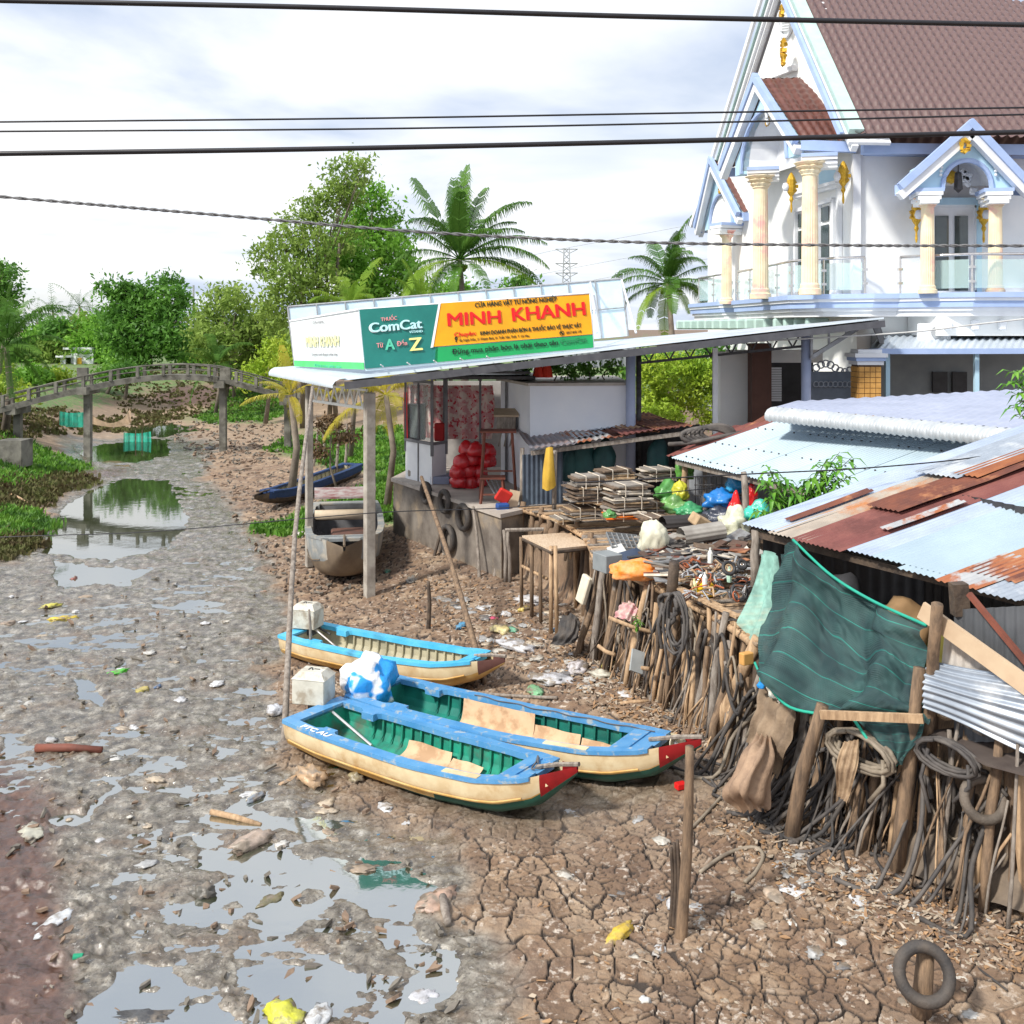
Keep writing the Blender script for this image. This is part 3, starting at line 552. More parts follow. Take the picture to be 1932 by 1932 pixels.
for (u, v, D, s_) in ((1481, 92, 33.3, .34), (1478, 22, 33.4, .22), (1451, 198, 32.6, .2), (1451, 228, 32.6, .16), (1824, 275, 27.95, .2), (1361, 357, 38.9, .16), (1481, 113, 33.2, .2)):
    m = MB(); c = P(u, v, D)
    for i in range(9): a = i*.7; m.box(c+Vector((-.05, .5*s_*math.cos(a)*(D > 28), .8*s_*math.sin(a)))+(Vector((s_*.5*math.cos(a), 0, 0)) if D < 28 else Vector((0, 0, 0))), (.12, s_*.4, s_*.4), Euler((a, a*.5, 0)).to_matrix())
    hp(m, 'gilt_ornament', gold)
m = MB()
for i in range(26):
    a = math.pi*i/25; c = P(1827+52*math.cos(a), 330-58*math.sin(a), 28.25); m.box(c, (.08, .05, .08), Euler((0, a*3, 0)).to_matrix(), 0, .02)
hp(m, 'plaster_scroll', white); m = MB()
for i in range(12): c = P(1826+random.uniform(-16, 16), 340+random.uniform(-22, 22), 29.2); m.box(c, (.2, .08, .16), Euler((0, i, 0)).to_matrix(), 0, .04)
hp(m, 'plaster_scroll', white); m = MB()
for i in range(10): c = P(1452+random.uniform(-9, 9), 205+i*3, 32.5); m.box(c, (.07, .25, .1), Euler((i, 0, 0)).to_matrix(), 0, .03)
hp(m, 'plaster_scroll', white)
for v0, w in ((55, 10), (134, 34)):
    m = MB(); a = FP(1462, v0+8, .1); c = FP(1500, v0-6, .1)
    if w > 20: m.beam(a, c, .22, .18); hp(m, 'window_hood', white)
m = MB(); pts = [FP(1481+13*math.cos(t), 42-28*math.sin(t), .06) for t in [2*math.pi*i/20 for i in range(20)]]
for i in range(7): m.beam(FP(1472, 28+i*5, .08), FP(1491, 26+i*5, .08), .05, .03)
m.tube(pts+[pts[0]], .06, 6); hp(m, 'gable_vent', white)
# doors and windows
def wdoor(a, b, c, d, nm, panes, inset, frame=white, gl=dglass, tb=.12):
    """a,b bottom; c,d top (Vectors)"""
    m = MB(); n = (b-a).cross(d-a).normalized()
    for q, r in ((a, d), (b, c), (a, b), (d, c)): m.beam(q+n*0, r, tb, .14, 0, n)
    o = hp(m, nm, frame)
    for (x0, x1, y0, y1) in panes:
        q = [a.lerp(b, x).lerp(d.lerp(c, x), y)+n*inset for x, y in ((x0, y0), (x1, y0), (x1, y1), (x0, y1))]; g = MB(); g.prism(q, n*.02); g.build('pane', gl, o)
    return o
a, b, c, d = P(1758, 552, 29.93), P(1841, 552, 29.93), P(1841, 388, 29.93), P(1758, 388, 29.93)
m = MB(); m.box(((a+b)/2)+Vector((0, .0, 1.28)), (1.3, .05, 2.54)); hp(m, 'door_surround', white)
wdoor(a, b, c, d, 'balcony_door', [(.06, .36, .02, .88), (.50, .80, .02, .88)], .055)
m = MB(); m.beam(P(1748, 380, 29.9), P(1850, 380, 29.9), .16, .2); m.beam(P(1753, 552, 29.9), P(1753, 380, 29.9), .14, .14); m.beam(P(1846, 552, 29.9), P(1846, 380, 29.9), .14, .14); hp(m, 'door_architrave', skyb)
for u0, u1 in ((1545, 1573), (1502, 1526)):
    a, b, c, d = FP(u0, 562, .06), FP(u1, 560, .06), FP(u1, 376 if u0 > 1540 else 392, .06), FP(u0, 384 if u0 > 1540 else 397, .06)
    wdoor(a, b, c, d, 'gallery_door', [(.12, .62, .03, .76), (.12, .62, .80, .95)], -.03)
m = MB(); m.beam(FP(1500, 372, .1), FP(1585, 350, .1), .25, .12); m.beam(FP(1500, 366, .14), FP(1585, 343, .14), .3, .1); hp(m, 'door_lintel', white)
m = MB(); m.quad(FP(1545, 350, .05), FP(1585, 338, .05), FP(1585, 310, .05), FP(1545, 325, .05)); hp(m, 'transom_panel', skyb)
m = MB(); m.beam((10.06, 29.96, 7.2), (10.06, 29.96, 11.3), .22, .22); m.beam(FP(1583, 556, .05), FP(1583, 315, .05), .12, .25); hp(m, 'pilaster', white)
# ground floor, seen in the shade below
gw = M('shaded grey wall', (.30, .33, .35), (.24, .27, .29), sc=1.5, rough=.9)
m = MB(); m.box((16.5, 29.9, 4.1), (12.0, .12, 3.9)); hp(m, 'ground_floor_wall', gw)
for u in (1773, 1810):
    m = MB(); m.box(P(u, 721, 29.75), (.42, .08, .6)); hp(m, 'window', black)
ac = thing('air_conditioner', P(1762, 640, 28.9), 'small white air conditioner unit under the bay of the house', 'air conditioner')
m = MB(); m.box(P(1762, 627, 28.9), (.85, .3, .5), None, 0, .03); m.build('housing', white, ac); m = MB(); m.lathe(P(1768, 627, 28.72), [(.17, 0), (.17, .04), (.01, .05)], 16, axis=Vector((0, -1, 0))); m.build('fan_grille', steel, ac)
# awning on slim blue posts
def corr(p00, p10, p01, p11, pitch=.16, amp=.02, wig=0):
    """ridges run from p0? to p1?"""
    lu = (Vector(p10)-Vector(p00)).length; n = max(8, int(lu/pitch*6)); sd = random.uniform(0, 50)
    return patch(p00, p10, p01, p11, n, 6, lambda U, V, a, b: amp*np.sin(U/pitch*2*math.pi)+(wig*(vn(U*1.1+sd+0*V, V*1.1+sd+0*U, 5)-.5) if wig else 0))
ssheet = M('white steel sheet', (.58, .64, .70), (.50, .57, .64), sc=.8, rough=.35, metal=.25, c3=(.60, .66, .74), sc3=2)
aw = thing('awning', P(1660, 745, 26.5), 'white corrugated awning with blue gutter along the ground floor of the house', 'awning')
corr(P(1638, 660, 26.4), P(2080, 658, 26.4), P(1660, 634, 29.8), P(2080, 630, 29.8), .2, .025).build('roof_sheet', ssheet, aw, True)
m = MB(); m.beam(P(1638, 663, 26.3), P(2080, 662, 26.3), .12, .14); m.build('gutter', lilac, aw)
for u in (1674, 1842): m = MB(); m.beam(P(u, 800, 26.6), P(u, 664, 26.6), .11, .11); m.build('post', skyb, aw)
# gate pillar, gate and entrance
gp = thing('gate_pillar', P(1634, 800, 26), 'orange brick gate pillar with white and lilac moulded cap', 'gate pillar')
brick = M('orange brick', (.62, .34, .10), (.50, .26, .07), sc=6, rough=.8)
m = MB(); b0 = P(1634, 800, 26); m.box(b0+Vector((0, 0, .75)), (.56, .56, 1.55)); m.build('shaft', M('dark mortar', (.12, .07, .04)), gp)
m = MB()
for r in range(11):
    for k in range(4): m.box(b0+Vector((-.21+.14*k+(.03 if r % 2 else 0)*0, -.285, .05+r*.135)), (.125, .03, .12)); m.box(b0+Vector((-.285, -.21+.14*k, .05+r*.135)), (.03, .125, .12))
m.build('brickwork', brick, gp)
for z, s_, mt in ((1.56, .66, white), (1.66, .74, lilac), (1.75, .82, white), (1.85, .6, white)): m = MB(); m.box(b0+Vector((0, 0, z)), (s_, s_, .1)); m.build('cap', mt, gp)
gt = thing('ornate_gate', P(1572, 800, 27), 'grey blue gate with scrolled top between dark posts under the canopy end', 'gate')
m = MB(); m.box(P(1570, 735, 27), (1.1, .05, .95)); m.build('gate_panel', M('gate paint', (.20, .24, .30)), gt)
m = MB()
for i in range(8):
    c = P(1540+i*9, 694-8*math.sin(i*.8), 27); m.torus(c, .09, .02, Vector((0, 1, 0)), 12, 5)
    m.torus(P(1540+i*9, 725, 26.9), .07, .015, Vector((0, 1, 0)), 12, 5)
m.build('scrollwork', M('gate scroll', (.42, .47, .55)), gt)
en = thing('entrance_block', P(1410, 805, 28), 'pale entrance wall with dark doorway, white shutters and brown pillar by the hedge', 'entrance')
m = MB(); m.box(P(1386, 740, 28.0)+Vector((0, .3, -.1)), (.75, .5, 2.4)); m.box(P(1460, 672, 28.4), (2.6, .4, .35)); m.build('wall', hwall, en)
m = MB(); m.box(P(1410, 745, 28.3), (.8, .1, 2.0)); m.box(P(1480, 735, 28.9), (1.6, .1, 2.0)); m.build('doorway', black, en)
m = MB(); m.box(P(1433, 735, 27.6), (.52, .5, 2.5)); m.build('pillar', M('brown pillar', (.12, .055, .04)), en)
for u in (1408, 1464):
    m = MB()
    for i in range(14): m.box(P(u, 695+i*4.6, 28.1), (.3, .05, .055))
    m.build('shutter', white, en)
# ------------------------------------------------------------ vegetation and the far bank
leafs = [M('leaf mid green', (.13, .32, .03), (.26, .50, .07), sc=.5, rough=.5, trans=.4, spec=.3),
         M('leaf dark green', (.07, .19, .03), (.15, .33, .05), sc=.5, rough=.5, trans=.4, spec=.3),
         M('leaf yellow green', (.26, .42, .03), (.42, .52, .06), sc=.6, rough=.5, trans=.3, spec=.3),
         M('leaf olive', (.17, .28, .05), (.30, .42, .09), sc=.5, rough=.6, trans=.4, spec=.3)]
bark = M('tree bark', (.24, .20, .16), (.13, .105, .085), sc=2, bump=.5, bsc=14, rough=.9)
def leafcloud(m, blobs, n, ls, mi=None, hang=0):
    """blobs: (centre, (rx,ry,rz)); leaves sit in small clumps spread through the volume"""
    vol = [b[1][0]*b[1][1]*b[1][2] for b in blobs]; T = sum(vol)
    V, Fc = [], []; k = 0
    for (c, r), w in zip(blobs, vol):
        nc = max(3, int(n*.82*w/T/14))
        for _ in range(nc):
            d = RNG.normal(size=3); d /= np.linalg.norm(d); q = RNG.uniform(.25, 1)**.45; cc = np.array(c)+d*q*np.array(r)*RNG.uniform(.85, 1.12); cr_ = ls*RNG.uniform(1.0, 4.2)
            for _ in range(14):
                p = cc+RNG.normal(size=3)*cr_*np.array([.6, .6, .45]); a = RNG.normal(size=3); a[2] -= hang; a /= np.linalg.norm(a); b = np.cross(a, RNG.normal(size=3)); b /= np.linalg.norm(b)+1e-9
                s_ = ls*RNG.uniform(.35, 1.25); V += [p-a*s_, p+b*s_*.42, p+a*s_, p-b*s_*.42]; Fc.append((k, k+1, k+2, k+3)); k += 4
    m.add(V, Fc, 0 if mi is None else mi)
def tree(name, label, cat, base, blobs, n, ls, mat, lean=0, group=None, tr=.16, limbs=True, hang=0, nt=1):
    base = Vector(base); t = thing(name, base, label, cat, group)
    m = MB(); top = Vector((np.mean([b[0][0] for b in blobs]), np.mean([b[0][1] for b in blobs]), np.mean([b[0][2] for b in blobs])))
    for k in range(nt):
        b0 = base+Vector((random.uniform(-1, 1)*(nt > 1)*1.2, random.uniform(-.5, .5)*(nt > 1), -.2)); tp = top+Vector((random.uniform(-1, 1)*(nt > 1)*2.5, 0, 0)); mid = b0.lerp(tp, .5)+Vector((random.uniform(-.3, .3), 0, 0))
        m.tube([b0, mid, tp], [tr, tr*.75, tr*.4], 8, wob=.06)
    if limbs:
        for c, r in blobs:
            c = Vector(c); s0 = base.lerp(top, random.uniform(.45, .9)); m.tube([s0, s0.lerp(c, .5)+Vector((0, 0, .25)), c+Vector((0, 0, r[2]*.4))], [tr*.45, tr*.28, tr*.1], 6)
            for _ in range(3):
                e = c+Vector((random.uniform(-1, 1)*r[0], random.uniform(-1, 1)*r[1], random.uniform(.1, 1)*r[2]))*.9; m.tube([s0.lerp(c, .6), e], [tr*.18, tr*.05], 5)
    m.build('trunk', bark, t, True)
    m = MB(); leafcloud(m, blobs, n, ls, hang=hang); m.build('crown', mat, t)
    return t
def bl(lst, D, dj=1.0): return [(tuple(P(u, v, D+random.uniform(-dj, dj))), (r/F*D, r/F*D*.8, (rz if rz else r)/F*D)) for u, v, r, rz in lst]
def base_at(u, D): x = (u-CX)/F*D; return (x, D, gz(x, D))
# tall feathery acacia group
tree('acacia_tree', 'tallest thin-leaved tree with bare pale stems rising behind the shop sign', 'tree', base_at(600, 62), bl([(655, 335, 44, 40), (690, 320, 18, 26), (640, 370, 42, 30), (600, 395, 42, 34), (560, 420, 34, 30), (530, 455, 30, 34), (590, 470, 46, 40), (500, 490, 34, 38), (545, 530, 46, 42), (610, 540, 50, 40), (520, 590, 42, 36), (585, 600, 44, 40), (655, 450, 30, 30)], 60, 2.5), 15000, .17, leafs[3], tr=.16, hang=.5, nt=5)
tree('broadleaf_tree', 'dense green broad-leaved tree directly left of the coconut palm', 'tree', base_at(690, 64), bl([(700, 375, 32, 30), (725, 410, 28, 26), (670, 420, 38, 34), (710, 450, 46, 32), (660, 490, 46, 38), (740, 480, 38, 28), (765, 445, 20, 14), (690, 540, 54, 36), (760, 520, 40, 32), (790, 550, 30, 22), (625, 480, 30, 40)], 64, 2), 16000, .2, leafs[0])
tree('round_tree', 'mid green tree with ragged double crown beyond the middle of the footbridge', 'tree', base_at(285, 96), bl([(215, 545, 30, 24), (255, 560, 38, 28), (240, 590, 46, 30), (320, 535, 26, 22), (325, 565, 34, 30), (300, 600, 46, 36), (220, 635, 34, 32), (270, 650, 46, 34), (330, 640, 44, 38), (365, 600, 18, 24)], 96, 3), 15000, .3, leafs[1])
tree('bushy_tree', 'olive feathery tree between the round tree and the acacia', 'tree', base_at(420, 80), bl([(415, 560, 28, 24), (400, 600, 34, 28), (450, 570, 26, 30), (460, 620, 40, 36), (410, 650, 40, 34), (490, 650, 40, 36), (440, 690, 44, 26), (500, 600, 24, 34), (380, 640, 24, 34)], 80, 3), 13000, .24, leafs[3], nt=3, hang=.3)
tree('leaning_tree', 'sparse tree at the left edge of the view above the palm', 'tree', base_at(-5, 70), bl([(-10, 520, 34, 30), (22, 515, 20, 18), (30, 545, 16, 14), (0, 570, 34, 28), (-40, 560, 44, 40), (10, 610, 30, 26)], 70, 2), 7000, .2, leafs[1])
tree('yellow_green_bush', 'bright yellow-green shrub beside the end of the footbridge', 'bush', base_at(500, 66), bl([(500, 700, 34, 26), (540, 690, 30, 30), (470, 715, 26, 18), (520, 660, 26, 22)], 66, 1.5), 5000, .17, leafs[2], limbs=False)
for i, (u, v, r) in enumerate(((60, 706, 26), (25, 716, 28), (105, 712, 20), (200, 706, 22), (235, 700, 24), (-15, 700, 34))):
    tree('bank_bush', 'green bush in the row behind the left half of the footbridge', 'bush', base_at(u, 76), bl([(u, v, r, r*.6), (u+r*.8, v+4, r*.7, r*.5)], 76, 1.5), 1500, .2, leafs[(0, 1, 2)[i % 3]], group='bushes behind the left half of the footbridge', limbs=False)
tree('low_bush', 'low green bush at the far left end of the footbridge', 'bush', base_at(20, 54), bl([(0, 730, 34, 20), (40, 748, 26, 14), (-30, 750, 40, 30)], 52, 1.5), 3000, .15, leafs[2], limbs=False)
tree('garden_hedge', 'bright yellow-green hedge between the shop and the house entrance', 'hedge', base_at(1290, 34), bl([(1240, 700, 36, 30), (1290, 690, 34, 24), (1335, 710, 36, 36), (1230, 750, 34, 34), (1280, 745, 40, 34), (1335, 765, 34, 38), (1250, 790, 44, 24)], 33.5, 1), 12000, .09, leafs[2], limbs=False, tr=.06)
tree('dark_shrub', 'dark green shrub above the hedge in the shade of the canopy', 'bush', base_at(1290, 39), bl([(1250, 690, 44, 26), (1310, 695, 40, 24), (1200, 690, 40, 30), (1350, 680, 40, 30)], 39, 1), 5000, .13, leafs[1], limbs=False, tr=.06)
tree('small_treetop', 'small dark treetop just right of the coconut palm', 'tree', base_at(985, 74), bl([(978, 528, 10, 8), (990, 538, 14, 10), (960, 545, 14, 8)], 74, 1), 600, .25, leafs[1])
# belts of far trees: each its own tree
fars = [(850, 565, 34), (905, 575, 30), (95, 655, 42), (150, 650, 38), (40, 668, 42), (200, 655, 38), (-10, 690, 44), (240, 670, 34), (380, 670, 34), (75, 640, 26), (110, 625, 24), (150, 622, 24), (190, 615, 26), (60, 665, 22), (205, 660, 30), (350, 660, 26), (385, 690, 26), (460, 690, 26), (560, 650, 40), (620, 640, 42), (700, 610, 36), (760, 600, 34), (30, 690, 26), (820, 600, 30), (880, 600, 30), (940, 610, 26), (1010, 600, 22)]
for i, (u, v, r) in enumerate(fars):
    D = 122 if u < 215 else 110 if u < 480 else 78
    w = random.choice(['rounded', 'ragged', 'spreading', 'tapering', 'low', 'hunched'])
    tree('distant_tree', 'distant hazy tree in the low belt behind the footbridge' if u < 480 else 'green tree massed low behind the shop sign', 'tree', base_at(u, D), bl([(u+random.uniform(-.5, .5)*r, v+random.uniform(-.5, .6)*r, r*.8, r*.7) for _ in range(4)], D, 3), 2200 if u < 480 else 3500, D*.0032, leafs[random.choice([0, 1, 3])], group='distant trees behind the footbridge' if u < 480 else 'trees massed behind the sign', limbs=False)
palm_g = M('palm frond green', (.045, .125, .018), (.10, .21, .03), sc=.8, rough=.6, trans=.2, spec=.15)
palm_y = M('palm frond yellow', (.52, .42, .03), (.40, .38, .04), sc=.8, rough=.5, trans=.35)
palm_l = M('palm frond light', (.14, .27, .025), (.24, .36, .04), sc=.8, rough=.6, trans=.3, spec=.15)
def frond(m, c, az, el, L, droop=1.0, nl=34, lw=.055, ll=.95):
    c = Vector(c); d = Vector((math.cos(az)*math.cos(el), math.sin(az)*math.cos(el), math.sin(el))); pts = []; p = c.copy(); n = 14; v = d.copy()
    for i in range(n+1):
        pts.append(p.copy()); v = (v+Vector((.022*(i/n), 0, -.10*droop*(i/n+.25)))).normalized(); p = p+v*L/n
    m.tube(pts, [.035*(1-.8*i/n)*L/4 for i in range(n+1)], 5)
    V, Fc = [], []; k = 0
    for i in range(nl):
        if random.random() < .08: continue
        t = .12+.88*i/nl; q = t*n; a = int(min(q, n-1)); f = q-a; p = pts[a].lerp(pts[a+1], f); tg = (pts[a+1]-pts[a]).normalized(); sd = tg.cross(Vector((0, 0, 1)))
        if sd.length < .1: sd = Vector((1, 0, 0))
        sd.normalize(); le = ll*L/4*(math.sin(math.pi*min(1, t*.85+.12))**.6)*random.uniform(.85, 1.1)
        for s_ in (-1, 1):
            dr = random.uniform(.6, 2.0); u1 = (sd*s_+tg*.55+Vector((0, 0, .1))).normalized(); u2 = (sd*s_*.6+tg*.5-Vector((0, 0, dr*1.6))).normalized(); w = tg*lw*L/4*.5
            a1 = p+u1*le*.5; a2 = a1+u2*le*.5; V += [p-w, p+w, a1+w*.9, a1-w*.9, a2]; Fc += [(k, k+1, k+2, k+3), (k+3, k+2, k+4)]; k += 5
    m.add(V, Fc)
def palm(label, base, crown, L, nf=20, mats=(palm_g, palm_l), cat='palm tree', name='coconut_palm', group=None, specs=None, nl=44, nuts=True, tr=.16):
    base = Vector(base); crown = Vector(crown); t = thing(name, base, label, cat, group)
    m = MB(); m.tube([base-Vector((0, 0, .3)), base.lerp(crown, .5)+Vector((.25, 0, 0)), crown], [tr*1.3, tr, tr*.8], 9, wob=.05); m.build('trunk', bark, t, True)
    specs = specs or [((i*2.4) % 6.283+random.uniform(-.5, .5), R(84-112*(i/nf)**1.1+random.uniform(-16, 16)), L*random.uniform(.7, 1.15), random.uniform(.7, 1.9)) for i in range(nf)]
    for i, (az, el, l, dr) in enumerate(specs):
        az += random.uniform(-.3, .3); el += random.uniform(-.16, .14); l *= random.uniform(.82, 1.12); dr *= random.uniform(.8, 1.5)
        m = MB(); frond(m, crown, az, el, l, dr, nl); m.build('frond', mats[0] if el > .1 or random.random() < .5 else mats[1], t)
    if nuts:
        for i in range(7): m = MB(); a = i*.9; m.lathe(crown+Vector((.3*math.cos(a), .3*math.sin(a), -.35-.12*(i % 2))), [(.01, -.13), (.1, -.07), (.12, 0), (.08, .1), (.01, .14)], 8); m.build('coconut', palm_l, t, True)
sp1 = [(R(150), R(64), 4.9, .35), (R(125), R(78), 4.4, .4), (R(95), R(85), 4.2, .4), (R(70), R(80), 4.3, .6), (R(40), R(76), 4.2, .7), (R(20), R(66), 4.2, .8), (R(0), R(56), 4.4, .9), (R(-15), R(50), 4.0, 1.0), (R(5), R(38), 4.4, 1.1), (R(-5), R(22), 4.6, 1.0), (R(20), R(10), 4.4, 1.1), (R(180), R(48), 4.2, 1.3), (R(165), R(30), 4.2, 1.4), (R(190), R(18), 3.8, 1.4), (R(-30), R(-5), 4.0, 1.2), (R(-60), R(-10), 3.6, 1.0), (R(-90), R(-15), 3.2, 1.0), (R(-120), R(-10), 3.6, 1.2), (R(-150), R(0), 4.2, 1.2), (R(-45), R(50), 4, 1.0), (R(-90), R(70), 4, .8), (R(-135), R(55), 4, 1), (R(90), R(45), 4, 1), (R(50), R(55), 4, 1), (R(110), R(60), 4.2, .8)]
palm('coconut palm with full crown rising above the middle of the shop sign', base_at(872, 50), P(867, 490, 50), 4.2, specs=sp1, nl=60)
palm('coconut palm standing close to the left side of the white house', base_at(1262, 55), P(1260, 535, 55), 4.0, nf=26, nl=56)
palm('coconut palm with drooping fronds at the left edge above the bank', base_at(8, 50), P(12, 655, 50), 3.4, nf=22, mats=(palm_g, palm_g), nuts=False)
palm('young palm whose fronds spread just above the left half of the sign', base_at(660, 46), P(662, 590, 46), 2.6, nf=14, mats=(palm_l, palm_l), nuts=False, tr=.1)
palm('young palm tucked behind the sign under the tall coconut palm', base_at(790, 45), P(795, 580, 45), 2.2, nf=12, mats=(palm_l, palm_l), nuts=False, tr=.1)
palm('small yellowing palm drooping over the bank left of the canopy column', base_at(545, 36), P(548, 745, 36), 1.9, nf=12, mats=(palm_y, palm_y), nuts=False, tr=.12)
palm('small yellowing palm growing between the canopy column and the shop', base_at(728, 33), P(728, 745, 33), 2.3, nf=15, mats=(palm_y, palm_y), nuts=False, tr=.1)
palm('small green palm by the right half of the footbridge', base_at(405, 72), P(408, 690, 72), 3.0, nf=14, nuts=False, tr=.12)
for u, v in ((70, 608), (100, 590), (150, 578), (175, 600), (128, 612)):
    palm('distant palm on the skyline left of the round tree', base_at(u, 150), P(u, v, 150), 4.2, nf=12, group='distant palms on the skyline', nl=12, nuts=False, tr=.2)
# scrambling stems on the bank beyond the concrete columns
tree('riverside_shrub', 'dead brownish shrub hanging over the bank between the two canopy columns', 'bush', base_at(640, 37), bl([(620, 800, 26, 16), (650, 825, 22, 14), (600, 850, 22, 14)], 37, 1), 1800, .09, M('dead leaf brown', (.20, .12, .06), (.12, .08, .04), sc=3), limbs=True, tr=.05)
# far white pavilion house and red roof
pv = thing('far_house', base_at(150, 120), 'small white far house with columned porch beyond the left end of the footbridge', 'house')
m = MB(); m.box(P(165, 680, 120), (2.6, 3, 2.8)); m.build('wall', white, pv)
m = MB(); m.box(P(158, 657, 120), (3.4, 3.4, .25)); m.box(P(130, 672, 119), (1.8, 3, .2)); m.build('roof', white, pv)
for u in (117, 122, 142): m = MB(); m.beam(P(u, 704, 118), P(u, 672, 118), .25, .25); m.build('porch_column', white, pv)
m = MB(); m.box(P(150, 688, 118.2), (.5, .1, 1.6)); m.build('door', gold, pv)
rh = thing('red_roofed_house', base_at(66, 140), 'far house whose red roof shows above the palm at left', 'house')
m = MB(); m.box(P(66, 700, 140), (5, 3, 3)); m.build('wall', white, rh)
m = MB(); c = P(68, 658, 140); m.prism([c+Vector((-2.5, -2, -.5)), c+Vector((2.5, -2, -.5)), c+Vector((0, -2, 1.4))], (0, 4, 0)); m.build('roof', tile_d, rh)
# lattice pylon and mast
py = thing('electricity_pylon', base_at(1069, 300), 'grey lattice electricity pylon far off behind the sign', 'pylon')
m = MB(); D = 300
for s_ in (-1, 1):
    for q in (-1, 1): m.tube([P(1069+s_*10, 600, D+q), P(1069+s_*5, 470, D+q)], .16, 4)
for i in range(12):
    v0 = 600-i*11; w0 = 10-5*i/12; m.tube([P(1069-w0, v0, D), P(1069+w0, v0-11, D)], .11, 4); m.tube([P(1069+w0, v0, D), P(1069-w0, v0-11, D)], .11, 4)
m.build('lattice_mast', steel, py)
for v in (470, 497, 515):
    m = MB(); m.tube([P(1048, v, D), P(1090, v, D)], .14, 4); m.tube([P(1048, v, D), P(1064, v+8, D)], .1, 4); m.tube([P(1090, v, D), P(1074, v+8, D)], .1, 4); m.build('crossarm', steel, py)
solo(MB().tube([base_at(365, 120), P(365, 538, 120)], .12, 5), 'radio_mast', steel, 'thin mast standing behind the trees right of the round tree', 'mast')
# ------------------------------------------------------------ footbridge
fb = thing('footbridge', P(168, 868, 49.5), 'old grey concrete footbridge arching over the far end of the canal', 'footbridge')
oldc = M('old stained concrete', (.22, .21, .18), (.10, .095, .085), sc=1.6, bump=.4, bsc=9, rough=.9, c3=(.09, .085, .07), sc3=1.3)
dk = [(-60, 792, 48), (0, 774, 48.5), (80, 753, 49), (165, 733, 49.5), (250, 717, 50), (330, 711, 50.3), (400, 714, 50.6), (440, 722, 51), (500, 738, 51.4), (560, 755, 52)]
dp = [Vector(q) for q in cr([P(*q) for q in dk], 46)]
m = MB()
for a, b in zip(dp[:-1], dp[1:]): m.beam(a, b+(b-a).normalized()*.02, 1.0, .26)
m.build('deck', oldc, fb)
for s_ in (-.48, .48):
    m = MB(); m.tube([p+Vector((0, s_, .62)) for p in dp], .04, 6); m.tube([p+Vector((0, s_, .38)) for p in dp], .025, 6); r = m.build('handrail', oldc, fb)
    for i in range(0, 46, 3): m = MB(); m.beam(dp[i]+Vector((0, s_, .1)), dp[i]+Vector((0, s_, .64)), .14, .14); m.build('baluster', oldc, fb)
for u, vt, vb, D in ((34, 765, 850, 49), (166, 728, 874, 49.5), (421, 716, 856, 51), (543, 748, 838, 52)):
    for q in (0,): m = MB(); m.beam(P(u, vb, D)+Vector((0, q, -.3)), P(u, vt, D)+Vector((0, q, 0)), .32, .3); m.build('pier', oldc, fb)
    m = MB(); m.box(P(u, vt+8, D), (.5, 1.6, .35)); m.build('pier_cap', oldc, fb)
for u in (166, 432): m = MB(); m.box(P(u, 712, 50)+Vector((0, -.6, .2)), (.5, .2, .6)); m.build('parapet_block', oldc, fb)
# fish nets under the bridge
ngr = see_through('green fish net', (.02, .42, .30), .8, .8, 3); ntan = see_through('tan fish net', (.50, .36, .24), .85, .8, 3)
def netp(name, label, rows, mat): solo(cloth(rows, 16, 8, lambda a, b: .04*np.sin(a*30)), name, mat, label, 'fishing net')
netp('fishing_net', 'green fishing net strung low left of the left bridge pier', [[P(112, 776, 55), P(135, 779, 55), P(164, 777, 55)], [P(112, 802, 55), P(135, 806, 55), P(166, 806, 55)]], ngr)
netp('fishing_net', 'tan fishing net sagging right of the left bridge pier', [[P(172, 784, 55), P(205, 798, 55), P(232, 790, 55), P(246, 770, 55)], [P(172, 800, 55), P(210, 806, 55), P(240, 802, 55), P(248, 795, 55)]], ntan)
netp('fishing_net', 'green fishing net standing in the small far pool', [[P(233, 816, 56), P(260, 818, 56), P(285, 814, 56)], [P(233, 834, 56), P(260, 836, 56), P(286, 834, 56)]], ngr)
for u, v in ((256, 812), (268, 812), (112, 775), (138, 776)): solo(MB().tube([P(u, v+26, 55.5), P(u, v, 55.5)], .03, 5), 'net_pole', wood, 'thin pole holding up a fishing net under the footbridge', 'pole', 'poles of the fishing nets')
m = MB(); m.box(GG(28, 880)+Vector((0, 0, .55)), (1.0, 1.0, 1.1)); solo(m, 'concrete_cistern', oldc, 'dark square concrete block on the left bank below the footbridge', 'concrete block')
# ------------------------------------------------------------ canal wall, canopy, sign and shop
concw = M('canal wall concrete', (.24, .21, .18), (.12, .10, .085), sc=1.6, bump=.4, bsc=16, rough=.9, c3=(.36, .28, .19), sc3=.9, lo3=.52, hi3=.68)
wa, wb = Vector((-3.35, 28.9, 0)), Vector((-.24, 23.3, 0)); wc = Vector((.75, 24.6, 0))
m = MB(); m.prism([(wa.x, wa.y, .1), (wb.x, wb.y, .1), (wc.x, wc.y, .1), (wc.x+1.2, 27, .1), (1.5, 33, .1), (-3.0, 31, .1)], (0, 0, 1.8)); cw = solo(m, 'retaining_wall', concw, 'stained concrete retaining wall under the shop, with tyres hung on it', 'retaining wall')
m = MB(); m.prism([(wa.x-.06, wa.y-.06, 1.903), (wb.x-.02, wb.y-.1, 1.903), (wc.x+.1, wc.y-.05, 1.903), (wc.x+1.2, 27, 1.903), (1.5, 33, 1.903), (-3.0, 31.2, 1.903)], (0, 0, .09)); m.build('coping', M('worn slab top', (.48, .43, .38), (.34, .30, .27), sc=1.5, bump=.3, rough=.9), cw)
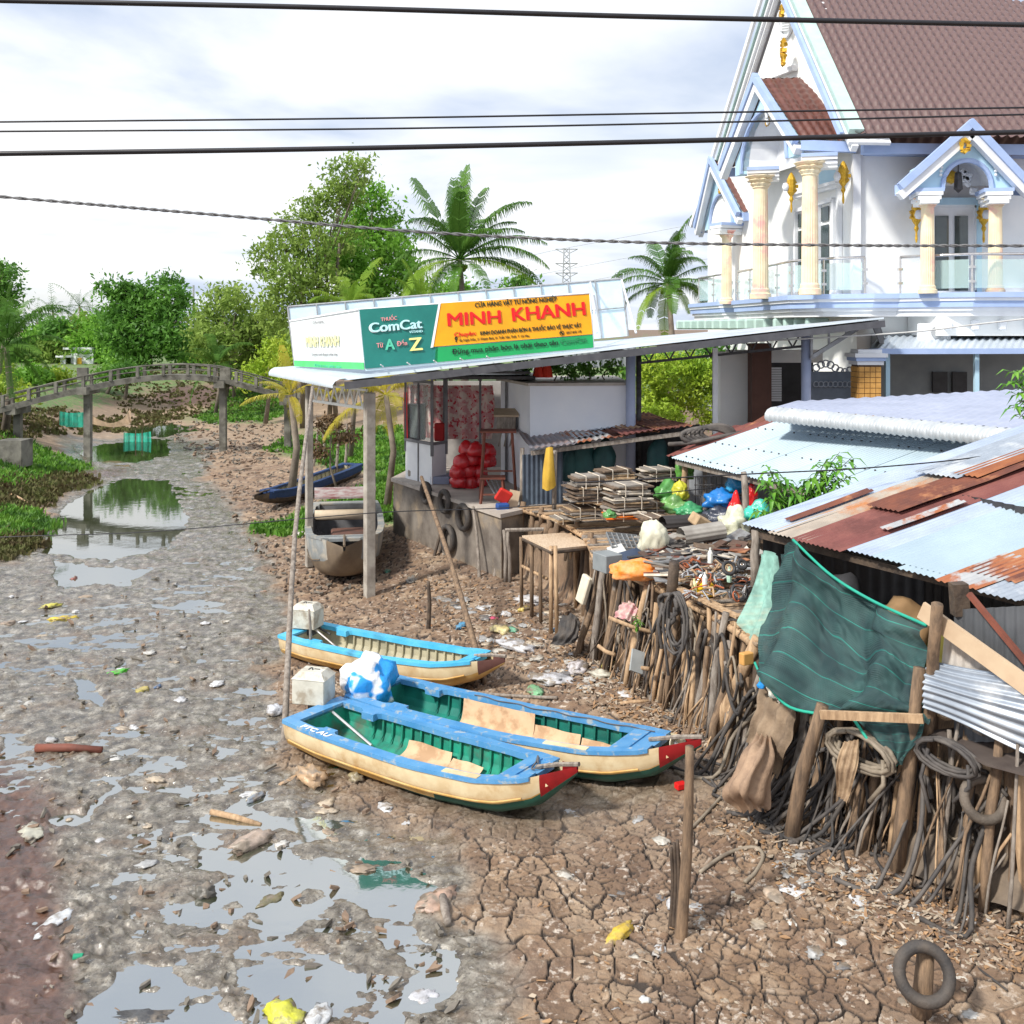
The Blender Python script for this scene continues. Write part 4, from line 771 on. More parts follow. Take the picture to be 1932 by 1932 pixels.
def onwall(t, z, off=.08): p = wa.lerp(wb, t); n = Vector((-(wb-wa).y, (wb-wa).x, 0)).normalized(); n = -n if n.y > 0 else n; return p+n*off+Vector((0, 0, z))
wn = (onwall(.5, 0, 1)-onwall(.5, 0, 0)).normalized()
for i, (u, v, r) in enumerate(((840, 946, .25), (875, 976, .28), (846, 1016, .30), (805, 930, .24))):
    t = ((u-748)/(948-748))*1.0; D = 28.9-t*5.0; z = H+(HZ-v)/F*D; t2 = min(.97, (28.9-D)/5.6+.02)
    o_ = Vector((0, 0, H)); dr_ = P(u, v, 1)-o_; pw = o_+dr_*((onwall(.5, 1)-o_).dot(wn)/dr_.dot(wn)); m = MB(); m.torus(pw+wn*.02, r, .07, wn, 26, 8); solo(m, 'wall_tyre', rubber, ['small black tyre hung near the middle of the canal wall', 'black tyre hung high on the canal wall nearest its right end', 'largest tyre, hung low against the canal wall', 'leftmost and highest tyre on the canal wall'][i], 'tyre', 'tyres hung on the canal wall', True)
# canopy
cn = thing('canopy', (-3.23, 23.3, .3), 'long sloping steel canopy roof on concrete columns, carrying the shop sign', 'canopy')
Pf1, Pf2 = P(650, 716, 22.8), P(1668, 600, 25.2); Pb1, Pb2 = P(525, 694, 26.9), P(1640, 602, 30)
csheet = M('canopy sheet', (.60, .66, .72), (.48, .54, .60), sc=1, rough=.4, metal=.3)
m = corr(Pb1, Pf1, Pb2, Pf2, .2, .02); m.build('roof_sheet', csheet, cn, True)
m = MB()
vs = []; d = (Pb2-Pb1).normalized()
for i in range(101):
    a = Pb1.lerp(Pf1, i/100)+Vector((0, 0, .02))
    for q, z in ((-.05, 0), (.1, 0), (.2, -.05), (.25, -.13), (.24, -.2)): vs.append(a-d*(q+.012*math.sin(i*1.9)*(q > .1))+Vector((0, 0, z)))
m.add(vs, [(i*5+j, i*5+j+1, (i+1)*5+j+1, (i+1)*5+j) for i in range(100) for j in range(4)]); m.build('curled_edge', ssheet, cn, True)
pass
dn = Vector((0, 0, -.14))
m = MB(); m.beam(Pf1+dn, Pf2+dn, .1, .16); m.build('front_beam', M('canopy beam grey', (.10, .10, .11), (.07, .07, .08), rough=.6), cn)
m = MB(); m.beam(Pb1+dn+Vector((.3, 0, 0)), Pb2+dn, .1, .2); m.build('rear_beam', steel_d, cn)
for i in range(9):
    t = .06+.11*i; m = MB(); m.beam(Pf1.lerp(Pf2, t)+dn*1.1, Pb1.lerp(Pb2, t)+dn*1.1, .08, .16); m.build('rafter', steel_d, cn)
def zr(x, y): return 5.04+(x+3.73)*.1085
for (x, y, vb, r, mt, nm) in ((-3.23, 23.2, .1, .11, conc, 'concrete_column'), (-5.15, 26.0, .15, .085, conc, 'concrete_column')):
    m = MB(); m.box((x, y, (vb+4.75)/2), (2*r, 2*r, 4.75-vb), .5, 0, .015); m.build(nm, mt, cn)
for u, D, r, zb in ((1190, 26.0, .125, 1.9), (1521, 26.2, .125, 1.9), (1205, 26.8, .07, 1.9)):
    p = P(u, 600, D); m = MB(); m.tube([(p.x, D, zb), (p.x, D, zr(p.x, D)-.25)], r, 16); m.build('steel_column', M('lilac grey column', (.42, .48, .66), (.36, .42, .60), rough=.5) if r > .1 else steel_d, cn, True)
m = MB(); p = P(1349, 600, 26.2); m.beam((p.x, 26.2, 1.9), (p.x, 26.2, zr(p.x, 0)-.3), .12, .12); m.build('white_post', white, cn)
def truss(a, b, drop, n, mat, nm='truss', w=.05):
    a, b = Vector(a), Vector(b); dz = Vector((0, 0, -drop)); m = MB(); m.beam(a+dz, b+dz, w, w*1.3); m.beam(a, b, w, w)
    for i in range(n):
        p, q = a.lerp(b, i/n), a.lerp(b, (i+1)/n); mid = p.lerp(q, .5)+dz; m.beam(p, mid, w*.7, w*.7, 0, Vector((0, 1, 0))); m.beam(mid, q, w*.7, w*.7, 0, Vector((0, 1, 0)))
    return m.build(nm, mat, cn)
truss((-5.05, 25.9, 4.80), (-3.3, 23.3, 4.80), .42, 7, M('pale truss paint', (.80, .80, .76), (.70, .70, .66)))
a, b = P(1205, 652, 26.3), P(1515, 620, 26.3); truss(a, b, .45, 8, steel_d)
a, b = P(1531, 622, 26), P(1640, 606, 26.2)
m = MB(); m.beam(a+Vector((0, 0, -.7)), b, .08, .1); m.beam(a, a+Vector((0, 0, -.75)), .06, .06)
for t in (.3, .6): m.beam(a.lerp(b, t), a.lerp(b, t)+Vector((0, 0, -.7*(1-t))), .05, .05)
m.build('bracket', steel, cn)
corr(P(1640, 602, 25.4), P(1655, 600, 29.5), P(1660, 648, 25.4), P(1672, 650, 29.5), .2, .02).build('end_skirt', steel_d, cn, True)
# sign
sg = thing('shop_sign', P(690, 697, 23.5), 'three-sided shop sign with orange and green front standing on the canopy roof', 'sign')
a0, a1, a2, a3 = P(690, 697, 23.3), P(1120, 657, 24.2), P(1113, 553, 24.35), P(677, 584, 23.5)
EX = (a1-a0).normalized(); NN = (a1-a0).cross(a3-a0).normalized(); EY = NN.cross(EX).normalized(); MR = Matrix((EX, EY, NN)).transposed()
def onp(u, v, off=0):
    o = Vector((0, 0, H)); d = P(u, v, 1)-o; t = (a0-o).dot(NN)/d.dot(NN); return o+d*t-NN*0+(NN*off if NN.y < 0 else -NN*off)
OUT = NN if NN.y < 0 else -NN
def panel(name, pts, mat, off, parent=None):
    m = MB(); q = [onp(u, v, off) for u, v in pts]; m.prism(q, -OUT*.012); return m.build(name, mat, parent or sg)
sgreen = M('sign dark green', (.015, .20, .17), (.01, .16, .14), sc=2, rough=.4); sg2 = M('sign mid green', (.01, .35, .10), (.01, .30, .09), sc=2, rough=.4)
sor = M('sign orange', (.90, .40, .005), (.80, .33, .005), sc=2, rough=.4); sblue = M('pale blue sign backing', (.62, .80, .86), (.72, .80, .90), sc=2.5, bump=.5, bsc=3, rough=.5)
panel('backing', [(690, 700), (1122, 660), (1114, 551), (676, 582)], sblue, 0)
fp = panel('front_panel', [(689, 696), (825, 684), (829, 573), (678, 585)], sgreen, .03)
panel('slogan_strip', [(820, 684), (1119, 656), (1118, 632), (822, 656)], sg2, .03)
panel('name_panel', [(814, 655), (1117, 631), (1112, 553), (828, 573)], sor, .045)
panel('white_divider', [(812, 657), (817, 656), (831, 573), (827, 573)], white, .06)
BODY = bpy.data.fonts.load if False else None
def text(s, u0, v0, u1, v1, h, mat, off=.06, bold=.0, parent=None, ext=.004, shear=0, org=onp, rot=None, name='lettering', outl=None):
    return text_(s, u0, v0, u1, v1, h, mat, off, 0, parent, ext, shear, org, rot, name, 3 if bold > .02 or h > 15 else 2 if h > 6.5 else 1)
def text_(s, u0, v0, u1, v1, h, mat, off=.06, bold=.0, parent=None, ext=.004, shear=0, org=onp, rot=None, name='lettering', rep=1):
    """s runs from (u0,v0) to (u1,v1), the left and right ends of its baseline; h = letter height in grid units"""
    p, q = org(u0, v0, off), org(u1, v1, off); ex = (q-p).normalized(); nn = OUT if rot is None else rot; ey = nn.cross(ex).normalized()
    c = bpy.data.curves.new(name, 'FONT'); c.body = s; c.offset = bold; c.extrude = ext; c.size = 1; c.align_x = 'LEFT'; c.shear = shear
    o = bpy.data.objects.new(name, c); S.collection.objects.link(o); bpy.context.view_layer.update()
    me = bpy.data.meshes.new_from_object(o); bpy.data.objects.remove(o); A = np.empty(len(me.vertices)*3); me.vertices.foreach_get('co', A); A = A.reshape(-1, 3)
    w = A[:, 0].max()-A[:, 0].min(); A[:, 0] -= A[:, 0].min(); sx = (q-p).length/w; hh = (org(u0, v0, off)-org(u0, v0-h, off)).length; sy = hh/.73
    Wd = np.array(p)+A[:, :1]*sx*np.array(ex)+A[:, 1:2]*sy*np.array(ey)+A[:, 2:3]*np.array(nn)
    par = parent or sg; og = np.array(ORG[par.name])
    if rep > 1:
        fs = [tuple(f.vertices) for f in me.polygons]; nvt = len(Wd); V_ = []; F_ = []
        for i in range(rep): V_ += (Wd-og+np.array(ex)*(i-.5)*hh*.045+np.array(nn)*.004*i+np.array(ey)*(i % 2)*hh*.03).tolist(); F_ += [tuple(k+i*nvt for k in f) for f in fs]
        me = bpy.data.meshes.new(name); me.from_pydata(V_, [], F_); me.update()
    else: me.vertices.foreach_set('co', (Wd-og).astype(np.float32).ravel()); me.update()
    return link_mesh(me, name, mat, par, Vector(ORG[par.name]))
red = M('sign red', (.75, .01, .012), (.62, .01, .01), rough=.4); ink = M('sign black green', (.01, .035, .02), (.01, .03, .02)); pink = M('sign pink', (.80, .32, .36), (.75, .3, .3)); aqua = M('sign aqua', (.55, .85, .88), (.45, .75, .8)); yel = M('sign yellow', (.85, .80, .30), (.8, .72, .25)); grn_l = M('sign light green', (.10, .60, .40), (.10, .5, .35))
text('CỬA HÀNG VẬT TƯ NÔNG NGHIỆP', 896, 581, 1050, 569, 9, ink, bold=.006)
text('MINH', 845, 616, 944, 610, 25, red, .06, .014, ext=.004); text('KHANH', 967, 607, 1103, 595, 26, red, .06, .014, ext=.004); pass
text('Chuyên:', 857, 636, 898, 633, 8, red, bold=.012); text('KINH DOANH PHÂN BÓN & THUỐC BẢO VỆ THỰC VẬT', 906, 633, 1096, 618, 7.5, ink, bold=.006)
text('Ấp Ngọt Nẽo, X. Khánh Bình, H. Trần Văn Thời, T. Cà Mau', 866, 645, 998, 636, 5, ink, bold=.0); text('0917 818 118', 1068, 631, 1096, 628, 5, ink, bold=.0)
m = MB(); m.tube([onp(860+2*math.cos(t), 642-3+2.4*math.sin(t), .06) for t in [i*.7 for i in range(10)]], .012, 4); m.tube([onp(860, 641, .06), onp(860, 646, .06)], .015, 4); m.build('location_mark', ink, sg)
m = MB(); m.tube([onp(1059+4*math.cos(t), 629+4*math.sin(t), .06) for t in [i*.5 for i in range(14)]], .008, 4); m.tube([onp(1057, 627, .06), onp(1061, 631, .06)], .018, 4); m.build('phone_mark', ink, sg)
text('Đừng mua phân bón lá nhái theo tên', 853, 669, 1052, 651, 9.5, ink, bold=.008); text('ComCat', 1057, 650, 1106, 645, 9, M('sign dull green', (.03, .22, .10)), bold=.01)
text('THUỐC', 719, 607, 749, 604, 7, pink, bold=.01); text('ComCat', 697, 629, 796, 620, 19, white, .055, .05); text('ComCat', 698, 628, 795, 619.5, 18, aqua, .065, .015); text('VSTAND', 772, 629.5, 797, 627.5, 4.5, aqua, bold=.03)
text('Từ', 711, 657, 723, 656, 9, pink, bold=.01); text('A', 727, 661, 744, 660, 21, grn_l, bold=.045); text('Đến', 749, 654, 768, 652, 9, pink, bold=.01); text('Z', 773, 663, 796, 661, 25, yel, bold=.045)
# side panel and rear backing with studs
b0, b3 = P(556, 690, 26.6), P(547, 606, 26.8); SN = (a0-b0).cross(b3-b0).normalized(); SN = SN if SN.x < 0 else -SN
def ons(u, v, off=0):
    o = Vector((0, 0, H)); d = P(u, v, 1)-o; t = (b0-o).dot(SN)/d.dot(SN); return o+d*t+SN*off
def spanel(name, pts, mat, off): m = MB(); m.prism([ons(u, v, off) for u, v in pts], -SN*.012); return m.build(name, mat, sg)
spanel('side_panel', [(556, 691), (688, 697), (676, 584), (547, 607)], M('faded white banner', (.78, .82, .84), (.68, .74, .76), sc=2, rough=.5), 0)
spanel('side_strip', [(557, 691), (688, 697), (687, 684), (556, 680)], M('side green strip', (.10, .65, .20), (.08, .5, .15)), .02)
fy = M('faded yellow', (.80, .78, .35), (.75, .72, .45)); text('MINH KHANH', 579, 655, 641, 653, 21, fy, .03, .015, org=ons, rot=SN); text('CỬA HÀNG', 591, 611, 613, 609, 5, steel, .03, .02, org=ons, rot=SN); text('Chuyên kinh doanh phân bón', 589, 671, 639, 671, 6, steel, .03, .02, org=ons, rot=SN)
text('Đừng mua phân bón', 596, 691, 646, 694, 5, grn_l, .035, .02, org=ons, rot=SN); 
bk = [P(556, 689, 27.2), P(1185, 634, 28.3), P(1173, 526, 28.3), P(543, 579, 27.2)]
m = MB(); m.prism(bk, (0, .02, 0)); m.build('rear_panel', sblue, sg)
m = MB(); m.tube([bk[3], bk[2]], .03, 5); m.tube([bk[2], bk[1]], .03, 5); m.tube([bk[3], bk[0]], .03, 5)
for i in range(1, 12): m.tube([bk[0].lerp(bk[1], i/12)+Vector((0, -.04, 0)), bk[3].lerp(bk[2], i/12)+Vector((0, -.04, 0))], .02, 4)
m.tube([bk[0].lerp(bk[3], .5)+Vector((0, -.04, 0)), bk[1].lerp(bk[2], .5)+Vector((0, -.04, 0))], .02, 4)
m.build('rear_frame', steel, sg)
m = MB(); m.tube([a3, b3], .03, 5); m.tube([a3, a2], .02, 5); m.tube([a2, a1], .02, 5); m.tube([P(1120, 555, 24.6), P(1135, 632, 25)], .03, 5); m.tube([P(1173, 528, 28.2), P(1200, 628, 27)], .03, 5); m.tube([P(1114, 524+8, 28.2), P(1126, 628, 25.2)], .025, 5)
for i in range(5): m.tube([P(724+i*50, 692-i*4, 23.4), P(718+i*50, 688-i*4, 22.9)], .015, 4)
m.build('brace', white, sg)
# shop kiosk on the wall
sh = thing('shop_kiosk', (-2.5, 28, 2.0), 'white walled shop kiosk with glass front and pink curtain behind the canal wall', 'kiosk')
C0, C1, C2 = P(815, 915, 27.6), P(765, 905, 28.8), P(842, 912, 28.1)
for c in (C0, C1, C2): c.z = 1.995
zt = 3.06; up = Vector((0, 0, zt-1.995))
m = MB(); m.prism([C1, C0, C0+Vector((.05, .2, 0)), C1+Vector((.1, .25, 0))], up); m.prism([C0+Vector((.004, .02, 0)), C2, C2+Vector((-.1, .15, 0)), C0+Vector((.0, .19, 0))], up-Vector((0, 0, .004))); m.build('half_wall', white, sh)
m = MB(); m.box((-1.95, 28.0, 2.1), (.5, .7, .2)); m.build('plinth', M('slate plinth', (.28, .32, .44)), sh)
frm = M('grey window frame', (.20, .20, .21), (.13, .13, .14))
for p, w in ((C1, .06), (C1.lerp(C0, .5), .05), (C0, .08), (C2, .08), (P(906, 900, 28.6), .06), (P(955, 900, 28.2), .07), (P(838, 900, 30), .06)):
    m = MB(); m.beam((p.x, p.y, zt-.3 if p in (C0, C1, C2) else 2.0), (p.x, p.y, 4.9), w, w); m.build('mullion', frm, sh)
m = MB(); m.beam((C1.x, C1.y, zt+.03), (C0.x, C0.y, zt+.03), .1, .07); m.beam((C0.x, C0.y, zt+.03), (C2.x, C2.y, zt+.03), .1, .07); m.beam((C1.x, C1.y, 4.75), (C0.x, C0.y, 4.75), .08, .08); m.build('sill', frm, sh)
gl = see_through('shop window glass', (.55, .62, .62), .18, .05)
m = MB(); m.prism([C1+Vector((.05, .05, zt-1.9)), C0+Vector((-.05, .05, zt-1.9)), C0+Vector((-.05, .05, 2.65)), C1+Vector((.05, .05, 2.65))], (0, .01, 0)); m.build('window_glass', gl, sh)
m = MB(); m.box((-.9, 31.2, 3.3), (4.2, .1, 2.6)); m.build('rear_wall', M('kiosk inner wall', (.40, .38, .36), (.30, .28, .27)), sh)
m = MB(); m.prism([P(735, 716, 27.3), P(1010, 716, 26.6), P(1010, 708, 30.5), P(760, 710, 31)], (0, 0, .08)); m.prism([P(860, 704, 26.8), P(1000, 706, 26.6), P(1000, 700, 29), P(870, 700, 29)], (0, 0, .06)); m.build('flat_roof', steel_d, sh)
# pink curtain
cm = M('pink patterned curtain', (.62, .30, .30), (.70, .56, .50), sc=5, det=2, lo=.45, hi=.55, rough=.9, c3=(.55, .06, .08), sc3=8, lo3=.56, hi3=.62)
solo(cloth([[P(768, 727, 30), P(830, 727, 30.2), P(930, 727, 29.6)], [P(768, 775, 30), P(830, 778, 30.2), P(934, 780, 29.6)], [P(768, 822, 30), P(840, 828, 30.1), P(928, 828, 29.6)]], 60, 10, lambda a, b: .04*np.sin(a*60)), 'curtain', cm, 'pink and white patterned curtain hanging at the back of the shop kiosk', 'curtain', smooth=True)
solo(cloth([[P(762, 740, 28.9), P(768, 740, 28.7)], [P(762, 800, 28.9), P(769, 802, 28.7)], [P(763, 835, 28.9), P(770, 835, 28.7)]], 6, 8), 'red_cloth', M('red cloth', (.55, .02, .03), (.4, .02, .02)), 'narrow red cloth hanging at the left corner of the shop kiosk', 'cloth')
m = MB(); m.box(P(784, 795, 29.3), (.55, .5, 1.0)); solo(m, 'cabinet', steel_d, 'dark cabinet behind the kiosk window', 'cabinet')
m = MB(); m.box(P(829, 815, 28.6), (.28, .2, .5), None, 0, .03); solo(m, 'red_chair_back', M('red plastic', (.5, .02, .02)), 'dark red plastic chair standing behind the kiosk counter', 'chair')
# white block room
wr = thing('store_room', (1.5, 27.5, 2.0), 'plain white rendered store room behind the rusty shed', 'store room')
a, b = P(1000, 728, 26), P(1182, 718, 26.2); c = P(945, 726, 29)
m = MB(); m.prism([(a.x, a.y, 1.995), (b.x, b.y, 1.995), (b.x, 30, 1.995), (c.x, 30, 1.995), (c.x, c.y, 1.995)], (0, 0, a.z-1.995)); m.build('wall', M('store room paint', (.86, .89, .95), (.80, .84, .92), sc=1, rough=.7), wr)
m = MB(); m.prism([(a.x-.05, a.y-.1, a.z), (b.x+.1, b.y-.1, a.z+.01), (b.x+.1, 30, a.z+.01), (c.x, 30, a.z), (c.x-.1, c.y-.1, a.z)], (0, 0, .07)); m.build('roof_slab', M('slab edge', (.50, .46, .42)), wr)
# potted greens and cones standing on the store room roof
for u, v, r in ((1040, 690, 16), (1075, 700, 14), (1110, 695, 16), (1150, 690, 18), (990, 690, 14)):
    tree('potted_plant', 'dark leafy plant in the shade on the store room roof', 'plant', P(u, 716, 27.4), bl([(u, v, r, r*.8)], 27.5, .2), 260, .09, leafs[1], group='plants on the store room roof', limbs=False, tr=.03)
for u, v, l_ in ((1016, 712, 'left red cone-shaped tarp end on the store room roof'), (1032, 712, 'right red folded cloth on the store room roof')):
    m = MB(); m.lathe(P(u, v, 27), [(.16, 0), (.14, .15), (.07, .42), (.02, .46)], 8); solo(m, 'red_cone', M('red cone', (.8, .05, .02)), l_, 'cone')
# fence between shop and hedge
corr(P(1005, 700, 31), P(1200, 690, 31), P(1005, 650, 31), P(1200, 645, 31), .2, .02).build('zinc_fence', M('zinc fence', (.28, .31, .33), (.18, .2, .2)), None, True)
tag(bpy.data.objects['zinc_fence'], 'grey corrugated fence sheet seen between the canopy and store room roof', 'fence')
# red sacks and shop clutter
bagp = []
def bagmesh(seed, sx, sy, sz, ns=1.6, amp=.16, sub=3, knot=False):
    bm = bmesh.new(); bmesh.ops.create_icosphere(bm, subdivisions=sub, radius=1); rnd = random.Random(seed); o = Vector((rnd.uniform(0, 50), rnd.uniform(0, 50), rnd.uniform(0, 50)))
    for v in bm.verts:
        from mathutils import noise as NZ
        d = v.co.normalized(); n = NZ.noise(d*ns+o)*amp*1.6+abs(NZ.noise(d*ns*2.6+o))*amp-.3*amp+NZ.noise(d*ns*6+o)*amp*.3; r = 1+n
        z = d.z*r; z = z if z > -.55 else -.55+(z+.55)*.15
        v.co = Vector((d.x*r*sx, d.y*r*sy, (z+.56)*sz))
        if knot and d.z > .85: v.co.z += (d.z-.85)*sz*3
    m = MB(); bm.verts.index_update(); m.add([v.co.copy() for v in bm.verts], [[v.index for v in f.verts] for f in bm.faces]); bm.free(); return m
def bag(name, loc, s3, mat, label, cat='bag', group=None, seed=None, amp=.16, ns=1.6, rz=0, sub=3, knot=False):
    m = bagmesh(seed if seed is not None else random.randint(0, 9999), *s3, ns, amp, sub, knot); c, s_ = math.cos(rz), math.sin(rz); L = Vector(loc)
    m.v = [(L.x+x*c-y*s_, L.y+x*s_+y*c, L.z+z) for x, y, z in m.v]; return tag(m.build(name, mat, None, True, org=L), label, cat, group)
rb = M('glossy red sack', (.60, .012, .02), (.42, .01, .015), sc=3, rough=.25, spec=.7, bump=.5, bsc=18)
for i, (u, v) in enumerate(((866, 918), (886, 922), (905, 918), (864, 900), (884, 898), (902, 900), (872, 880), (890, 876), (880, 858), (898, 858), (920, 880), (918, 862))):
    bag('red_sack', P(u, v, 27.0)+Vector((0, .12*(i % 3), -.02)), (.24, .24, .24), rb, 'shiny red sack in the pile beside the kiosk wall', 'sack', 'red sacks piled beside the kiosk', amp=.12)
# tables, stools in front of the store room
def table(name, label, u, v, D, w, d, h, mat, cat='table', top=.04, lean=0):
    b = P(u, v, D); t = thing(name, b, label, cat); m = MB(); m.box(b+Vector((0, 0, h)), (w, d, top), lean); m.build('top', mat, t)
    for sx in (-1, 1):
        for sy in (-1, 1): m = MB(); m.beam(b+Vector((sx*w*.5, sy*d*.5, 0)), b+Vector((sx*w*.38, sy*d*.38, h)), .05, .05); m.build('leg', mat, t)
    m = MB(); m.beam(b+Vector((-w*.4, -d*.42, h*.45)), b+Vector((w*.4, -d*.42, h*.45)), .04, .04); m.build('stretcher', mat, t); return b
redw = M('red brown wood', (.22, .07, .045), (.14, .05, .035), rough=.7)
table('wooden_table', 'tall dark wooden stand beside the red sacks', 940, 945, 25.6, .9, .7, 1.75, redw)
table('wooden_table', 'low red-brown table at the edge of the canal wall', 930, 955, 24.8, .6, .5, .7, redw)
b = P(955, 815, 27.2); t = thing('spirit_house', b, 'small grey wooden spirit house raised on the tall stand', 'spirit house')
m = MB(); m.box(b+Vector((0, 0, .2)), (.5, .4, .42)); m.build('box', wood_g, t); m = MB(); m.prism([b+Vector((-.33, -.28, .42)), b+Vector((.33, -.28, .42)), b+Vector((.33, .28, .56)), b+Vector((-.33, .28, .56))], (0, 0, .05)); m.build('roof', M('tan board', (.5, .38, .26)), t)
for q in (-.2, -.05, .1): m = MB(); m.beam(b+Vector((q, -.3, -.35)), b+Vector((q+.12, -.26, .25)), .03, .03); m.build('rail', wood_g, t)
solo(MB().box(P(950, 936, 24.0), (.34, .1, .34), Euler((.4, .5, .2)).to_matrix(), 0, .03), 'red_board', M('red plastic sheet', (.65, .03, .02)), 'bright red square panel leaning on the low table', 'panel')
solo(MB().box(P(948, 956, 23.9), (.3, .2, .16), .3, 0, .03), 'blue_crate', M('blue plastic', (.02, .08, .3)), 'small dark blue tub under the red panel', 'tub')
solo(MB().box(P(968, 945, 24.2), (.25, .06, .5), Euler((-.2, .2, 0)).to_matrix()), 'leaning_board', M('tan board', (.5, .38, .26)), 'tan board leaning beside the rusty shed post', 'board')
for k in range(4): solo(MB().tube([P(918+k*9, 905, 25.1), P(940+k*6, 945, 24.6)], .02, 5), 'chair_frame', steel, 'bent grey chair tube lying against the low table', 'metal frame', 'grey tubes by the low table')
solo(MB().box(P(786, 893, 28.6), (.5, .25, .2), -.6, 0, .04), 'stone_pile', conc, 'pale stones piled at the foot of the kiosk half wall', 'stones')
# ------------------------------------------------------------ sheds, platform, stakes, hoses, net
rust = M('rusty sheet', (.20, .072, .045), (.125, .05, .04), sc=3.5, rough=.85, metal=.1, c3=(.38, .17, .085), sc3=1.6)
maroon = M('maroon sheet', (.17, .055, .05), (.23, .085, .07), sc=2, rough=.6, metal=.1, c3=(.13, .045, .04))
zinc = M('weathered zinc', (.42, .47, .54), (.30, .34, .40), sc=2.2, rough=.45, metal=.45, c3=(.55, .58, .62), sc3=1.8)
zinc_b = M('bluish zinc', (.52, .60, .74), (.40, .47, .60), sc=1.6, rough=.35, metal=.4)
zrust = M('zinc half rusted', (.46, .47, .48), (.34, .35, .37), sc=3, rough=.6, metal=.3, c3=(.36, .13, .06), sc3=2.2, lo3=.48, hi3=.56)
wsheet = M('bright white sheet', (.38, .48, .54), (.32, .41, .48), sc=.9, rough=.5, metal=.1)
darkz = M('blue grey old sheet', (.13, .17, .22), (.08, .10, .14), sc=2, rough=.6, metal=.3)
# shed A
sa = thing('rusty_shed', P(1150, 950, 24.2), 'low shed with patched rusty roof and dark open front beside the store room', 'shed')
q00, q10, q01, q11 = P(1002, 848, 24.0), P(1312, 808, 24.6), P(976, 814, 27), P(1225, 783, 28)
def bump3(a): return lambda U, V, x, y: .02*np.sin(V/.0001*0+U/.16*6.283)+a*(vn(U*1.3+3+0*V, V*1.4+0*U, 9)-.5)
def sub(q, a0, a1, b0, b1, lift=0):
    f = lambda a, b: (Vector(q[0])*(1-a)+Vector(q[1])*a)*(1-b)+(Vector(q[2])*(1-a)+Vector(q[3])*a)*b+Vector((0, 0, lift))
    return f(a0, b0), f(a1, b0), f(a0, b1), f(a1, b1)
QA = (q00, q10, q01, q11)
for a0_, a1_, b0_, b1_, mt, lf in ((0, .28, -.02, 1, M('dark slate sheet', (.22, .24, .30), (.34, .24, .22), sc=3, rough=.5, metal=.3), 0), (.25, .5, .0, 1, zrust, .02), (.48, .78, .0, .98, rust, .0), (.45, .7, .5, 1.02, zinc, .04), (.76, 1.0, .02, 1, rust, .03), (.55, .9, .0, .35, maroon, .05), (.3, .5, .15, .5, zinc, .05), (.62, .74, .3, .62, M('tan rust', (.5, .33, .2), (.35, .2, .12)), .06)):
    s_ = sub(QA, a0_, a1_, b0_, b1_, lf); corr(*s_, .15, .018, .16).build('roof_sheet', mt, sa, True)
m = MB(); m.beam(q00+Vector((0, .1, -.1)), q10+Vector((0, .1, -.1)), .08, .1); m.build('front_beam', wood_g, sa)
for u, D, vt in ((984, 24.4, 845), (1045, 23.6, 850), (1300, 24.6, 815)): b = P(u, 0, D); m = MB(); m.tube([(b.x, D, 1.9), (b.x+.02, D, H+(HZ-vt)/F*D)], .055, 7, wob=.1); m.build('post', wood_g, sa, True)
m = MB(); m.quad(P(985, 855, 24.35), P(1062, 850, 24.6), P(1062, 962, 24.6), P(985, 962, 24.35)); corr(P(985, 960, 24.35), P(1062, 955, 24.7), P(985, 858, 24.35), P(1062, 852, 24.7), .12, .015).build('side_sheet', darkz, sa, True)
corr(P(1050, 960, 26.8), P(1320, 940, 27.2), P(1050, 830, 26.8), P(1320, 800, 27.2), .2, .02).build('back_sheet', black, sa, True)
m = MB(); m.quad(P(1318, 930, 24.7), P(1322, 920, 27), P(1322, 800, 27), P(1318, 815, 24.7)); m.build('dark_end_sheet', black, sa)
solo(cloth([[P(1030, 845, 23.5), P(1040, 843, 23.45), P(1043, 846, 23.5)], [P(1024, 890, 23.5), P(1038, 890, 23.35), P(1048, 892, 23.5)], [P(1023, 922, 23.5), P(1036, 926, 23.4), P(1050, 915, 23.5)]], 8, 10, lambda a, b: .02*np.sin(a*14)), 'hanging_sack', M('mustard sack', (.62, .40, .05), (.5, .3, .04)), 'mustard yellow sack hanging on the shed post', 'sack', smooth=True)
tarp = M('dark green tarp', (.02, .09, .09), (.015, .05, .06), sc=2, rough=.6)
for i, (u, v, s_) in enumerate(((1072, 880, .3), (1100, 885, .42), (1140, 872, .35), (1240, 868, .35))):
    bag('hanging_tarp', P(u, v+26, 25.2), (s_*.8, .2, s_*1.7), tarp, ['slim grey-green bundle hanging at the left in the rusty shed', 'largest dark green bundle hanging inside the rusty shed', 'teal-green bundle hanging near the middle of the rusty shed', 'dark bundle hanging at the right end of the rusty shed'][i], 'bundle', amp=.2)
